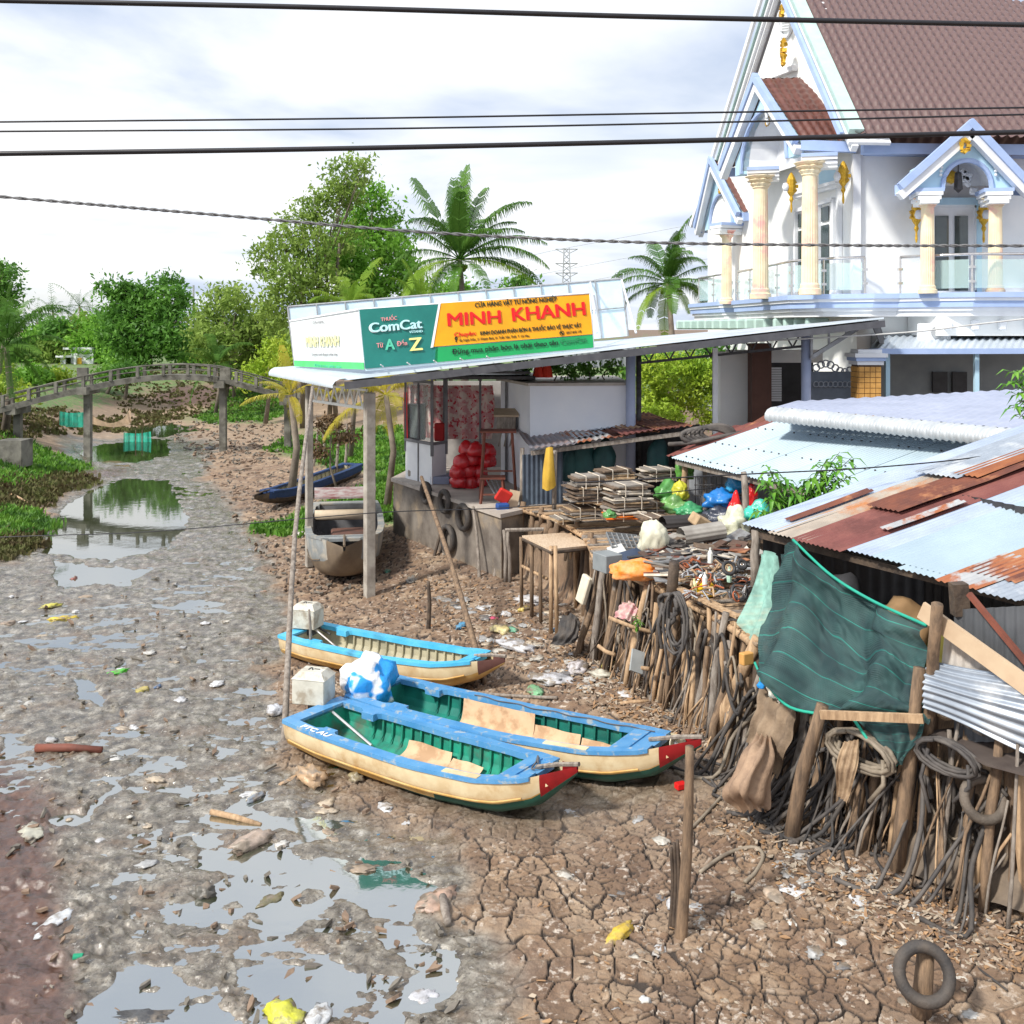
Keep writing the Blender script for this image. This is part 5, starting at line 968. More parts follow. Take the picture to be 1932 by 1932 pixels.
# platform
EDG = [(.25, 24.0), (1.0, 22.7), (1.55, 20.8), (1.58, 18.6), (2.42, 16.7), (2.97, 15.2), (3.3, 13.8), (3.95, 12.3), (4.45, 11.5), (5.25, 10.0)]
ZP = 2.02
pf = thing('scrap_platform', (1.6, 18.5, .4), 'rough plank platform on crowded wooden posts at the foot of the sheds', 'platform')
ed = [Vector((x, y, ZP)) for x, y in EDG]
m = MB(); L = []
for a, b in zip(ed[:-1], ed[1:]):
    n = int((b-a).length/.17)
    for i in range(n): L.append(a.lerp(b, i/n))
for i, p in enumerate(L):
    ln = random.uniform(2.3, 3.4) if p.y > 13.6 else random.uniform(.3, .9); an = .2+random.uniform(-.06, .06); d = Vector((math.cos(an), math.sin(an), 0)); s_ = p-d*random.uniform(.0, .16)+Vector((0, 0, random.uniform(-.012, .02)))
    m.beam(s_, s_+d*ln, random.uniform(.12, .16), .028, random.randint(0, 2))
m.build('deck', [wood_g, wood_l, M('tan plank', (.42, .30, .20), (.26, .18, .12), sc=5, stretch=(3, 3, 1), bump=.3)], pf)
for a, b in zip(ed[:-1], ed[1:]):
    if a.y < 12.4: continue
    m = MB(); n = (b-a).normalized(); m.tube([a-n*.1+Vector((-.05, 0, -.07)), a.lerp(b, .5)+Vector((-.04, 0, -.06)), b+n*.1+Vector((-.05, 0, -.07))], .055, 7, wob=.08); m.build('edge_pole', wood_l, pf, True)
def edge(t):
    t = max(0, min(.9999, t))*(len(ed)-1); i = int(t); return ed[i].lerp(ed[i+1], t-i)
def stake(name, foot, top, r, mat, label, cat='stake', group=None, parent=None):
    foot, top = Vector(foot), Vector(top); mid = foot.lerp(top, .5)+Vector((random.gauss(0, .03), random.gauss(0, .03), 0)); m = MB(); q1 = foot.lerp(mid, .5)+Vector((random.gauss(0, .015), 0, 0))
    m.tube([foot-Vector((0, 0, .12)), q1, mid, mid.lerp(top, .5)+Vector((random.gauss(0, .015), 0, 0)), top], [r*1.1, r*1.02, r, r*.92, r*.85], 8, wob=.10)
    if parent is not None: return m.build(name, mat, parent, True)
    return solo(m, name, mat, label, cat, group, True)
# stout posts carry the deck
for i in range(34):
    t = i/33; p = edge(t); f = p+Vector((random.uniform(-.12, .08), random.uniform(-.12, .05), 0)); f.z = gz(f.x, f.y); stake('post', f, p+Vector((.02, 0, random.choice([-.05, -.05, .12]))), random.uniform(.05, .085), random.choice([wood, wood_d, wood]), '', parent=pf)
for t, dx in ((.12, .5), (.2, .6), (.27, .5), (.33, .7), (.16, 1.1), (.24, 1.2)):
    p = edge(t)+Vector((dx, .3, -.05)); stake('post', (p.x, p.y, gz(p.x, p.y)), p, .09, wood_d, '', parent=pf)
# slim stakes leaning against the front
seg = [('weathered stake in the left end of the stake row, left of the coiled hoses', 0.33, .47, 30), ('weathered stake in the middle of the stake row under the scrap heap', .47, .66, 62), ('weathered stake in the right stake row under the green net', .66, .80, 34), ('sawn or weathered stake at the right end of the stake row under the zinc sheet', .80, .99, 22)]
for lab, t0, t1, n in seg:
    for i in range(n):
        t = t0+(t1-t0)*(i+random.random())/n; p = edge(t); bt = min(1, max(0, random.gauss(.5, .25))); f = p+Vector((-.08-.42*bt+random.uniform(-.08, .08), -.05-.25*bt, 0)); f.z = gz(f.x, f.y)
        tp = p+Vector((-.08+random.uniform(-.1, .08), -.06+random.uniform(-.06, .06), (random.uniform(-.9, -.35) if .64 < t < .83 else random.uniform(-.7, .0)) if (random.random() < .7 or .64 < t < .83) else random.uniform(.02, .16)))
        stake('stake', f, tp, random.uniform(.018, .045) if random.random() < .75 else random.uniform(.05, .065), random.choice([wood, wood, wood_l, wood_g, wood_d]), lab, 'stake', lab.split(',')[0].replace('weathered stake', 'stakes').replace('sawn or ', ''))
for i in range(95):
    t = random.uniform(.36, .98); p = edge(t); bt = random.uniform(.2, 1); f = p+Vector((-.15-.5*bt, -.05-.3*bt, 0)); f.z = gz(f.x, f.y); ax_ = (edge(min(1, t+.01))-edge(max(0, t-.01))).normalized(); net_ = .64 < t < .83
    tp = p+Vector((-.12, -.08, (random.uniform(-1.3, -.8) if net_ else random.uniform(-1.1, -.15))))+ax_*random.gauss(0, .22); stake('thin_stick', f, tp, random.uniform(.009, .019), random.choice([wood, wood_l, wood_d, wood_g]), 'crooked thin stick tangled among the stakes of the platform front', 'stick', 'crooked sticks among the stakes')
# individual ones that stand out
stake('leaning_post', GG(1345, 1395), P(1430, 1205, 13.7), .10, wood_l, 'thick yellowish post leaning at the right corner of the scrap platform')
stake('leaning_post', GG(1490, 1578), P(1552, 1330, 11.7), .085, wood, 'thick brown post leaning under the left end of the pale beam')
stake('leaning_post', GG(1690, 1640), P(1735, 1260, 11.0), .075, wood, 'tall brown post standing under the right end of the pale beam')
stake('leaning_post', GG(1735, 1600, .6), P(1768, 1140, 10.6), .07, wood, 'dark post rising beside the right edge of the green net')
stake('mooring_post', GG(1258, 1290), P(1272, 1062, 15.7), .095, wood_d, 'thick post rising above the deck edge with a rubber loop around it')
stake('gatepost', (5.12, 10.15, gz(5.1, 10.1)), P(1928, 1440, 10.2), .075, wood_l, 'pale square-looking post at the extreme right edge of the view')
for u, v, D, h, l_ in ((1290, 960, 22.3, .0, 'pale round post at the left corner of the white sheet roof'), (1403, 1015, 19.6, 0, 'grey square post under the middle of the white sheet roof'), (1425, 1085, 15.2, 0, 'short dark post at the left corner of the patched roof')):
    b = P(u, v, D); stake('shed_post', (b.x, b.y, b.z-.05), P(u+(2 if D > 20 else 0), {22.3: 868, 19.6: 890, 15.2: 1000}[D], D), .07, wood_l if D > 20 else wood_g, l_, 'post')
# pale beam, long board and props
solo(MB().beam(P(1548, 1348, 11.3), P(1742, 1356, 10.75), .05, .09), 'timber_beam', wood_l, 'pale sawn beam under the lower edge of the green net', 'beam')
solo(MB().beam(P(1738, 1150, 10.9), P(1960, 1310, 9.9), .04, .19), 'long_board', M('fresh tan board', (.62, .48, .33), (.50, .36, .24), sc=2, rough=.7), 'long pale board slanting down to the right in front of the patched shed', 'board')
solo(MB().beam(P(1808, 1100, 10.9), P(1812, 1160, 10.9), .16, .14, up=Vector((0, 1, 0))), 'roof_post', wood_d, 'short dark post holding the lower corner of the patched roof', 'post')
solo(MB().beam(P(1828, 1120, 10.7), P(1940, 1255, 10.1), .05, .05), 'brown_pole', redw, 'thin red-brown pole slanting behind the long pale board', 'pole')
# bamboo landing table
lt = thing('landing_table', GG(1040, 1180), 'spindly landing table with pale woven top in front of the canal wall', 'table')
q = [P(985, 1014, 20.9), P(1070, 1008, 22.0), P(1118, 1032, 20.2), P(1040, 1040, 19.2)]; m = MB(); m.prism(q, (0, 0, .04)); m.build('top', M('woven pale top', (.66, .52, .38), (.52, .38, .26), sc=4, stretch=(8, 1, 1)), lt)
m = MB()
for a, b in zip(q, q[1:]+q[:1]): m.tube([a-Vector((0, 0, .03)), b-Vector((0, 0, .03))], .03, 6)
m.build('frame', wood_d, lt)
for u, vt, vb, D in ((983, 1018, 1120, 20.9), (1003, 1030, 1130, 20.4), (1019, 1030, 1140, 20.0), (1040, 1035, 1160, 19.3), (1048, 1035, 1165, 19.2), (1085, 1025, 1110, 20.8), (1078, 1010, 1090, 21.8)):
    t_ = P(u, vt, D); m = MB(); m.tube([(t_.x+random.uniform(-.05, .05), t_.y, gz(t_.x, t_.y)-.1), t_+Vector((0, 0, .05))], .04, 7, wob=.1); m.build('leg', random.choice([wood, wood_l]), lt, True)
m = MB(); m.tube([P(985, 1068, 20.8), P(1032, 1092, 20)], .035, 6); m.build('brace', wood_l, lt, True)
m = MB(); m.tube([P(953, 1000, 23), P(1045, 998, 22.9)], .045, 6); solo(m, 'rail_pole', wood_g, 'horizontal grey pole at the corner of the canal wall', 'pole')
for u in (955, 962): stake('rail_post', GG(u, 1098), P(u-4, 1000, 23), .045, wood_g, 'grey post at the right corner of the canal wall', 'post', 'posts at the canal wall corner')
# shed B: white sheet roof
sb = thing('white_roofed_shed', P(1400, 1010, 19), 'open shed under a bright white corrugated roof with rows of screw heads', 'shed')
QB = (P(1268, 863, 22.4), P(1612, 945, 16.9), P(1488, 787, 21.6), P(1915, 826, 16.8))
for i in range(5): corr(*sub(QB, i/5, (i+1)/5+.012, random.uniform(-.015, .0), 1, .006*(i % 2)), .10, .016).build('roof_sheet', wsheet, sb, True)
m = MB()
for b_ in (.05, .36, .72, .95):
    for i in range(24):
        if random.random() < .85: a_ = (i+.4)/24; p = sub(QB, a_, a_+.01, b_+.004*math.sin(i), 1)[0]; m.lathe(p+Vector((0, 0, .012)), [(.022, 0), (.018, .018), (.004, .024)], 6)
r_ = m.build('screw_heads', steel_d, sb); r_['kind'] = 'stuff'
corr(P(1255, 860, 22.8), P(1290, 858, 22.3), P(1380, 806, 23.5), P(1500, 784, 22), .15, .015, .06).build('rusty_side_sheet', maroon, sb, True)
corr(P(1370, 826, 22.6), P(1412, 838, 21.9), P(1448, 780, 22.9), P(1500, 788, 22.0), .15, .015, .04).build('rusty_side_sheet', rust, sb, True)
m = MB(); m.beam(QB[0]+Vector((.1, 0, -.1)), QB[1]+Vector((.1, 0, -.1)), .07, .1); m.build('eave_beam', wood_g, sb)
corr(P(1300, 990, 23.6), P(1560, 1000, 21), P(1300, 872, 23.6), P(1560, 850, 21), .2, .02).build('back_sheet', M('grey back sheet', (.26, .28, .31), (.18, .19, .21), sc=2), sb, True)
for u in (1382, 1330): m = MB(); m.beam(P(u, 990, 22.5), P(u, 885, 22.5), .08, .08); m.build('post', wood_g, sb)
m = MB()
for z in (0, .25, .5): m.tube([P(1310, 955-z*80, 21.9), P(1400, 955-z*80, 21.0)], .012, 5)
for i in range(9): m.tube([P(1312+i*10, 985, 21.9-i*.1), P(1312+i*10, 900, 21.9-i*.1)], .012, 5)
solo(m, 'wire_fence_panel', steel_d, 'thin dark wire fence panel behind the blue bags', 'fence')
# hose coil on the roof
m = MB()
for k in range(5): m.tube([P(1330+45*math.cos(t)*(1-.08*k)+k*6, 822+14*math.sin(t)-k*1.5, 22.6) for t in [i*.35+k for i in range(19)]], .05, 7)
m.tube([P(1262, 838, 22.9), P(1300, 836, 22.6), P(1350, 826, 22.4), P(1400, 816, 22.4), P(1425, 822, 22.2), P(1380, 828, 22.3)], .05, 7)
solo(m, 'hose_coil', rubber_g, 'grey hose coil lying on the far left corner of the white shed roof', 'hose', smooth=True)
# big pale roof with curled front edge behind
sd_ = thing('curled_edge_roof', P(1700, 1000, 18), 'large pale steel roof with ribbed curled front edge behind the white shed', 'roofed shed')
L0, R0_, L1, R1_ = P(1462, 768, 20.6), P(1945, 812, 15.9), P(1500, 757, 23.0), P(2150, 722, 24.6)
corr(L0, R0_, L1, R1_, .2, .012).build('roof_sheet', M('pale lilac sheet', (.44, .48, .62), (.36, .40, .52), sc=1.4, rough=.5, metal=.1), sd_, True)
n = 150; m = MB(); vs = []; dr = (R0_-L0).normalized(); out = Vector((dr.y, -dr.x, 0)); out = out if out.y < 0 else -out; prof = [(0, 0), (.12, -.01), (.22, -.05), (.28, -.12), (.29, -.20), (.24, -.27)]
for i in range(n*4+1):
    p = L0.lerp(R0_, i/(n*4)); w = .014*math.sin(i/(n*4)*(R0_-L0).length/.13*6.283)
    for a_, b_ in prof: vs.append(p+out*(a_+w*(a_ > .1))+Vector((0, 0, b_+w*(a_ < .3))))
k = len(prof); m.add(vs, [(i*k+j, i*k+j+1, (i+1)*k+j+1, (i+1)*k+j) for i in range(n*4) for j in range(k-1)]); m.build('curled_edge', M('white ridge sheet', (.52, .55, .58), (.40, .43, .46), sc=3, rough=.5, metal=.1), sd_, True)
for q in ((1.5, .4), (5.5, 1)): p = L0.lerp(R0_, q[0]/7)+Vector((.8, 1.5, -.1)); m = MB(); m.beam((p.x, p.y, 1.8), p, .1, .1); m.build('post', wood_g, sd_)
# shed C: patched roof
scx = thing('patched_shed', P(1700, 1300, 12.5), 'shed in front with a roof patched from rusty, zinc and white sheets', 'shed')
e0, e1 = P(1403, 990, 15.3), P(1932, 1121, 11.3); ES = (e1-e0).normalized(); UP = Vector((2.8, .35, .9)).normalized(); CNn = ES.cross(UP).normalized(); CNn = CNn if CNn.z > 0 else -CNn
def st(u, v):
    o = Vector((0, 0, H)); d = P(u, v, 1)-o; t = (e0-o).dot(CNn)/d.dot(CNn); p = o+d*t-e0; A = np.array([[ES.dot(ES), ES.dot(UP)], [ES.dot(UP), UP.dot(UP)]]); return np.linalg.solve(A, [p.dot(ES), p.dot(UP)])
def sheetC(lo, hi, s0, s1, mat, lift, wig=.04, t0=None, t1=None, jag=0):
    """lo,hi: pixels at the lower and upper end; s0,s1: width along the eave in metres"""
    t0 = st(*lo)[1] if t0 is None else t0; t1 = st(*hi)[1] if t1 is None else t1; f = lambda s_, t: e0+ES*s_+UP*t+CNn*lift
    m = corr(f(s0, t0), f(s1, t0), f(s0, t1), f(s1, t1), .085, .011, wig); m.build('roof_sheet', mat, scx, True)
sE = lambda u, v: st(u, v)[0]
zl = [sE(1403, 990), sE(1440, 1010), sE(1500, 1034), sE(1590, 1058), sE(1650, 1070), sE(1790, 1096), sE(1850, 1110), sE(1932, 1121)]
T = 6.0
sheetC(0, 0, zl[0]-.05, zl[1]+.1, zinc_b, 0, t0=0, t1=T); sheetC(0, 0, zl[1]-.05, zl[2]+.02, M('tan old sheet', (.42, .36, .30), (.30, .26, .22), sc=3, rough=.6, c3=(.40, .17, .07), sc3=1.2), .012, t0=-.05, t1=T)
sheetC(0, 0, zl[2]-.3, zl[3]-.25, maroon, .024, t0=-.1, t1=T); sheetC(0, 0, zl[3]-.32, zl[4], zinc_b, .010, t0=-.02, t1=T)
sheetC(0, 0, zl[4]-.25, zl[5]+.05, wsheet, .03, t0=-.05, t1=T, wig=.02); sheetC(0, 0, zl[4]+.3, zl[5]+.1, wsheet, .036, t0=-.18, t1=T, wig=.02)
sheetC(0, 0, zl[5]-.05, zl[6]+.1, zrust, .05, t0=-.25, t1=.7); sheetC(0, 0, zl[5], zl[6]+.25, rust, .060, t0=.1, t1=T); sheetC(0, 0, zl[6]+.1, zl[7]+.2, zinc, .045, t0=-.25, t1=T); sheetC(0, 0, zl[7], zl[7]+1.6, wsheet, .03, t0=-.2, t1=T)
# patches laid over
def patchC(pts_lo, pts_hi, w, mat, lift):
    s0, t0 = st(*pts_lo); s1, t1 = st(*pts_hi); f = lambda s_, t: e0+ES*s_+UP*t+CNn*lift; corr(f(s0, t0), f(s0+w, t0), f(s0, t1), f(s0+w, t1), .085, .011, .05).build('roof_patch', mat, scx, True)
patchC((1635, 962), (2000, 850), .62, rust, .075); patchC((1725, 900), (2000, 800), .75, zinc, .085); patchC((1480, 985), (1640, 930), .16, rust, .06); patchC((1660, 1005), (1800, 950), .18, zrust, .07); patchC((1800, 905), (2000, 850), .42, M('orange rust', (.32, .12, .05), (.22, .075, .04), sc=3.5, rough=.8), .095)
corr((3.75, 15.3, 1.5), (8.2, 15.9, 1.5), (3.75, 15.3, 3.2), (8.2, 15.9, 4.6), .2, .02).build('dark_end_sheet', black, scx, True)  # added black sheet stands in for the shade inside the shed
corr((6.0, 14.9, 1.5), (7.4, 9.6, 1.5), (6.0, 14.9, 3.9), (7.4, 9.6, 4.0), .2, .02).build('dark_inner_sheet', black, scx, True)  # another black sheet added behind the net to darken the interior
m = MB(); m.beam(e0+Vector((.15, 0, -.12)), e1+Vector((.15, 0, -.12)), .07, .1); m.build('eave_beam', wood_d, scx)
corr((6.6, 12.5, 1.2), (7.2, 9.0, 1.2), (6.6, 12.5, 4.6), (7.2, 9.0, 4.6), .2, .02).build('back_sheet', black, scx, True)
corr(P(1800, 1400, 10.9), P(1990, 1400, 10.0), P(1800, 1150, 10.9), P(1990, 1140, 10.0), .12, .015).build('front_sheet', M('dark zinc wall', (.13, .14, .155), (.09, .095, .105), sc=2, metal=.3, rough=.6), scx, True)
corr(P(1775, 1268, 10.85), P(1880, 1285, 10.5), P(1782, 1195, 10.85), P(1877, 1230, 10.5), .09, .014).build('small_front_sheet', M('rust spotted pale sheet', (.60, .56, .52), (.46, .40, .34), sc=3), scx, True)
for u, v, l_, mt, s_ in ((1575, 1120, 'dark bundle under the patched roof above the green net', black, .5), (1620, 1150, 'grey-blue bundle under the patched roof above the green net', M('dark blue grey', (.05, .07, .09)), .45), (1690, 1165, 'brown sack under the patched roof behind the top of the long board', M('brown sack', (.28, .17, .08)), .5), (1740, 1190, 'olive sack under the patched roof next to the brown one', M('olive sack', (.2, .18, .04)), .4)):
    bag('stored_sack', P(u+14, v+62, 13.6 if u < 1650 else 12.7), (s_*.7, s_*.7, s_*.8), mt, l_, 'sack', amp=.22)
# big loose zinc piece and black sheet below
zp = solo(cloth([[P(1752, 1245, 10.9), P(1840, 1262, 10.5), P(1960, 1285, 10.0)], [P(1742, 1290, 10.8), P(1840, 1320, 10.3), P(1960, 1350, 9.9)], [P(1742, 1335, 10.9), P(1840, 1378, 10.4), P(1960, 1432, 10.0)]], 20, 90, lambda a, b: .018*np.sin(b*2*np.pi*8+a*0)+.02*np.sin(a*5)), 'loose_zinc_sheet', zinc, 'loose corrugated zinc sheet lying sideways below the long board', 'metal sheet', smooth=True)
solo(MB().prism([P(1740, 1385, 11.1), P(1800, 1378, 11.1), P(1990, 1440, 10.0), P(1990, 1480, 9.7), P(1860, 1445, 10.2)], (0, 0, .03)), 'black_sheet', M('black rubber sheet', (.07, .055, .05), (.11, .09, .08), sc=2, rough=.6), 'black flat sheet lying under the loose zinc sheet', 'sheet')
# green shade net
netm = bpy.data.materials.new('green shade net'); netm.use_nodes = True; nt = netm.node_tree; N_ = nt.nodes; L_ = nt.links; b_ = N_['Principled BSDF']; b_.inputs['Roughness'].default_value = .7
def netmat(mat, base, stripe, alpha, nst):
    nt = mat.node_tree; N_ = nt.nodes; L_ = nt.links; b_ = N_['Principled BSDF']; uv = N_.new('ShaderNodeUVMap'); sp = N_.new('ShaderNodeSeparateXYZ'); L_.new(uv.outputs[0], sp.inputs[0])
    nz = N_.new('ShaderNodeTexNoise'); nz.inputs['Scale'].default_value = 6; L_.new(uv.outputs[0], nz.inputs[0])
    mu = N_.new('ShaderNodeMath'); mu.operation = 'MULTIPLY_ADD'; mu.inputs[1].default_value = nst; mu.inputs[2].default_value = .5; L_.new(sp.outputs[1], mu.inputs[0])
    fr = N_.new('ShaderNodeMath'); fr.operation = 'FRACT'; L_.new(mu.outputs[0], fr.inputs[0]); r = N_.new('ShaderNodeValToRGB'); e = r.color_ramp.elements; e[0].position = .015; e[0].color = rgb(*stripe); e[1].position = .055; e[1].color = rgb(*base); L_.new(fr.outputs[0], r.inputs[0])
    r2 = N_.new('ShaderNodeValToRGB'); r2.color_ramp.elements[0].position = .35; r2.color_ramp.elements[0].color = (.55, .6, .7, 1); r2.color_ramp.elements[1].position = .7; r2.color_ramp.elements[1].color = (1.7, 1.6, 1.6, 1); L_.new(nz.outputs[0], r2.inputs[0])
    mx = N_.new('ShaderNodeMix'); mx.data_type = 'RGBA'; mx.blend_type = 'MULTIPLY'; mx.inputs[0].default_value = 1; L_.new(r.outputs[0], mx.inputs[6]); L_.new(r2.outputs[0], mx.inputs[7]); L_.new(mx.outputs[2], b_.inputs['Base Color'])
    wv = N_.new('ShaderNodeMath'); wv.operation = 'MULTIPLY'; wv.inputs[1].default_value = 520; L_.new(sp.outputs[1], wv.inputs[0]); sn = N_.new('ShaderNodeMath'); sn.operation = 'SINE'; L_.new(wv.outputs[0], sn.inputs[0]); bp = N_.new('ShaderNodeBump'); bp.inputs['Strength'].default_value = .4; bp.inputs['Distance'].default_value = .01; L_.new(sn.outputs[0], bp.inputs['Height']); L_.new(bp.outputs[0], b_.inputs['Normal'])
    t = N_.new('ShaderNodeBsdfTransparent'); ms = N_.new('ShaderNodeMixShader'); ms.inputs[0].default_value = alpha; L_.new(t.outputs[0], ms.inputs[1]); L_.new(b_.outputs[0], ms.inputs[2]); L_.new(ms.outputs[0], N_['Material Output'].inputs[0])
netmat(netm, (.022, .062, .06), (.02, .20, .16), .95, 6.3)
def folds(a, b): return .15*np.sin(a*12+b*3.2)*(.5+b*.5)+.055*np.sin(a*27+1+b*6)+.03*np.sin(b*19+a*9)+.10*(vn(a*6+0*b, b*9+0*a, 3)-.5)+.035*(vn(a*22+0*b, b*16+a*8, 4)-.5)+.02*(vn(a*50+b*9, b*30+0*a, 5)-.5)
rows = [[(1462, 1042, 14.2), (1496, 1020, 13.6), (1565, 1085, 13.0), (1645, 1135, 12.4), (1748, 1182, 11.6)], [(1448, 1105, 14.0), (1500, 1100, 13.4), (1580, 1160, 12.8), (1660, 1200, 12.2), (1747, 1230, 11.5)], [(1432, 1180, 13.5), (1505, 1180, 12.9), (1590, 1230, 12.2), (1670, 1265, 11.6), (1744, 1290, 11.4)], [(1424, 1250, 13.0), (1500, 1260, 12.4), (1590, 1295, 11.8), (1670, 1315, 11.3), (1742, 1345, 10.9)], [(1436, 1272, 12.8), (1490, 1330, 12.1), (1565, 1345, 11.7), (1650, 1352, 11.3), (1740, 1354, 10.9)]]
sn_ = thing('shade_net', P(1580, 1350, 12.2), 'large dark green shade net with bright stripes draped below the patched roof', 'shade net')
cloth([[P(*q) for q in r] for r in rows], 150, 110, folds).build('net_sheet', netm, sn_, True)
cloth([[P(1608, 1350, 11.35), P(1670, 1352, 11.15), P(1746, 1354, 10.95)], [P(1640, 1385, 11.2), P(1690, 1395, 11.0), P(1738, 1390, 10.9)], [P(1690, 1440, 11.0), P(1695, 1444, 10.95), P(1702, 1436, 10.9)]], 30, 20, lambda a, b: .03*np.sin(a*16+b*3)).build('hanging_corner', netm, sn_, True)
m = MB(); hem = [P(1496, 1018, 13.58), P(1565, 1083, 12.95), P(1645, 1133, 12.35), P(1748, 1180, 11.55)]; m.tube([Vector(q) for q in cr(hem, 20)], .02, 5); hem = [P(1424, 1250, 12.98), P(1440, 1280, 12.75), P(1488, 1333, 12.08), P(1565, 1349, 11.68)]; m.tube([Vector(q) for q in cr(hem, 20)], .018, 5); m.tube([P(1609, 1354, 11.3), P(1640, 1400, 11.15), P(1693, 1444, 10.95)], .018, 5)
m.build('hem', M('bright net hem', (.02, .38, .26), (.02, .3, .22)), sn_, True)
m2 = see_through('pale torn net', (.30, .56, .48), .62, .7, 9)
solo(cloth([[P(1436, 1045, 14.6), P(1452, 1040, 14.3), P(1470, 1050, 14.1)], [P(1415, 1120, 14.4), P(1440, 1130, 14.1), P(1462, 1120, 13.9)], [P(1393, 1180, 14.2), P(1420, 1210, 13.8), P(1436, 1230, 13.5)]], 20, 30, lambda a, b: .05*np.sin(a*12+b*5)), 'torn_net', m2, 'pale torn mint net hanging left of the dark green shade net', 'net', smooth=True)
# ------------------------------------------------------------ hoses on the stakes
def loopcoil(c, rx, rz, n, r, mat, label, ax=None, cat='hose', group=None, tails=2):
    """a bundle of hose loops hung from c, lying in the upright plane along ax"""
    c = Vector(c); ax = Vector(ax or (.5, -.86, 0)).normalized(); nn = Vector((ax.y, -ax.x, 0)); m = MB(); pts = []
    for k in range(n*14):
        t = k/14*2*math.pi; q = 1+.10*math.sin(t*.37+c.x*9); s_ = .02*math.sin(k*.8)+(k/14-n/2)*r*.9; pts.append(c+ax*(rx*q*math.sin(t))+Vector((0, 0, rz*q*(math.cos(t)-1)))+nn*s_)
    m.tube(pts, r, 6)
    for i in range(tails):
        s_ = random.choice([-1, 1]); p0 = c+ax*(s_*rx*.7)-Vector((0, 0, rz)); L = random.uniform(.3, .8); m.tube([p0, p0+ax*s_*.05-Vector((0, 0, L*.5))+nn*.05, p0-ax*s_*.1-Vector((0, 0, L))+nn*.1], r, 6)
    return solo(m, 'hose_coil', mat, label, cat, group, True)
out = lambda t: (edge(min(1, t+.01))-edge(max(0, t-.01))).normalized()
loopcoil(P(1135+5, 1118, 14.9)+Vector((1.05, 0, .0)), .22, .42, 5, .022, rubber_g, 'thick coil of grey hose hung over the deck edge right of the mooring post')
loopcoil(P(1262, 1122, 15.5), .2, .16, 3, .03, rubber_g, 'rubber loop wrapped round the tall mooring post')
loopcoil(P(1625, 1385, 11.3), .42, .18, 6, .026, hose_t, 'wide tan hose coil hung under the pale beam')
loopcoil(P(1788, 1400, 10.6), .34, .15, 6, .022, rubber_g, 'grey wire coil hung under the black sheet at right')
hs = [(1462, 1340, 'u'), ] 
hose_lab = [('black hose dangling to the mud among the stakes left of the coil', .34, .46, 8), ('dark hose hanging between the stakes below the scrap heap', .47, .66, 16), ('dark hose sprawling from under the green net onto the mud', .68, .82, 46), ('black rubber strip trailing to the mud below the loose zinc sheet', .82, .98, 26)]
for lab, t0, t1, n in hose_lab:
    for i in range(n):
        t = t0+(t1-t0)*(i+random.random())/n; p = edge(t); ax = out(t); o = Vector((-abs(ax.y), -abs(ax.x)*.3, 0)).normalized(); hgt = random.uniform(.5, 1.0); top = p+o*random.uniform(.05, .3)+Vector((0, 0, -random.uniform(.05, .6) if t < .68 else -random.uniform(.35, 1.0)))
        fo = random.uniform(.25, .95 if t > .68 else .5); f = p+o*fo+ax*random.uniform(-.5, .5); f.z = gz(f.x, f.y)+.03; m1 = top.lerp(f, .5)+ax*random.uniform(-.25, .25)-o*.05; e_ = f+o*random.uniform(0, .35)+ax*random.uniform(-.5, .5); e_.z = gz(e_.x, e_.y)+.03
        pre = top+ax*random.uniform(-.35, .35)-Vector((0, 0, random.uniform(.1, .5)))
        pts = cr([pre, top, m1, f, e_], 18); r = random.choice([.014, .018, .022, .028])
        m = MB(); m.tube([Vector(q) for q in pts], r, 6); solo(m, 'hanging_hose', random.choice([rubber, rubber, rubber_g, hose_t] if t < .7 else [rubber, rubber, rubber_g]), lab, 'hose', lab.split(' ')[0]+' hoses '+' '.join(lab.split(' ')[2:7]), True)
for i in range(26):
    t = random.uniform(.36, .95); p = edge(t); ax = out(t); o = Vector((-abs(ax.y), -abs(ax.x)*.3, 0)).normalized(); z = -random.uniform(.2, 1.2) if t < .66 or t > .83 else -random.uniform(.9, 1.4); L_ = random.uniform(.3, .8); a0_ = p+o*random.uniform(.1, .35)+Vector((0, 0, z)); b0_ = a0_+ax*L_+o*random.uniform(-.05, .2)+Vector((0, 0, random.uniform(-.2, .2)))
    m = MB(); m.tube([Vector(q) for q in cr([a0_, a0_.lerp(b0_, .3)-Vector((0, 0, L_*.35)), a0_.lerp(b0_, .7)-Vector((0, 0, L_*.4)), b0_], 16)], random.choice([.014, .02, .026]), 6); solo(m, 'draped_hose', random.choice([rubber, rubber_g, hose_t, rubber]), 'hose end looped sideways across the front of the stakes', 'hose', 'hoses looped across the stakes', True)
def ghose(px, r, mat, label):
    pts = [GG(u, v, r) for u, v in px]; m = MB(); m.tube([Vector(q) for q in cr(pts, 24)], r, 7); solo(m, 'loose_hose', mat, label, 'hose', smooth=True)
ghose([(1320, 1650), (1370, 1615), (1420, 1602), (1440, 1618), (1425, 1650), (1405, 1668)], .022, hose_t, 'tan hose arched like a hook on the cracked mud right of the tall stake')
ghose([(1500, 1610), (1540, 1608), (1590, 1580), (1600, 1545)], .022, rubber_g, 'grey hose end curling on the mud under the green net corner')
ghose([(1410, 1575), (1430, 1550), (1450, 1540), (1462, 1555), (1440, 1575)], .02, rubber_g, 'small grey hose bend left of the leaning brown post')
ghose([(1555, 1655), (1530, 1645), (1528, 1625), (1560, 1605), (1580, 1610)], .02, rubber_g, 'grey looped hose lying just left of the tall brown post foot')
ghose([(1300, 1570), (1330, 1540), (1365, 1500), (1370, 1475)], .02, hose_t, 'brown hose running from the tall stake toward the net bundle')
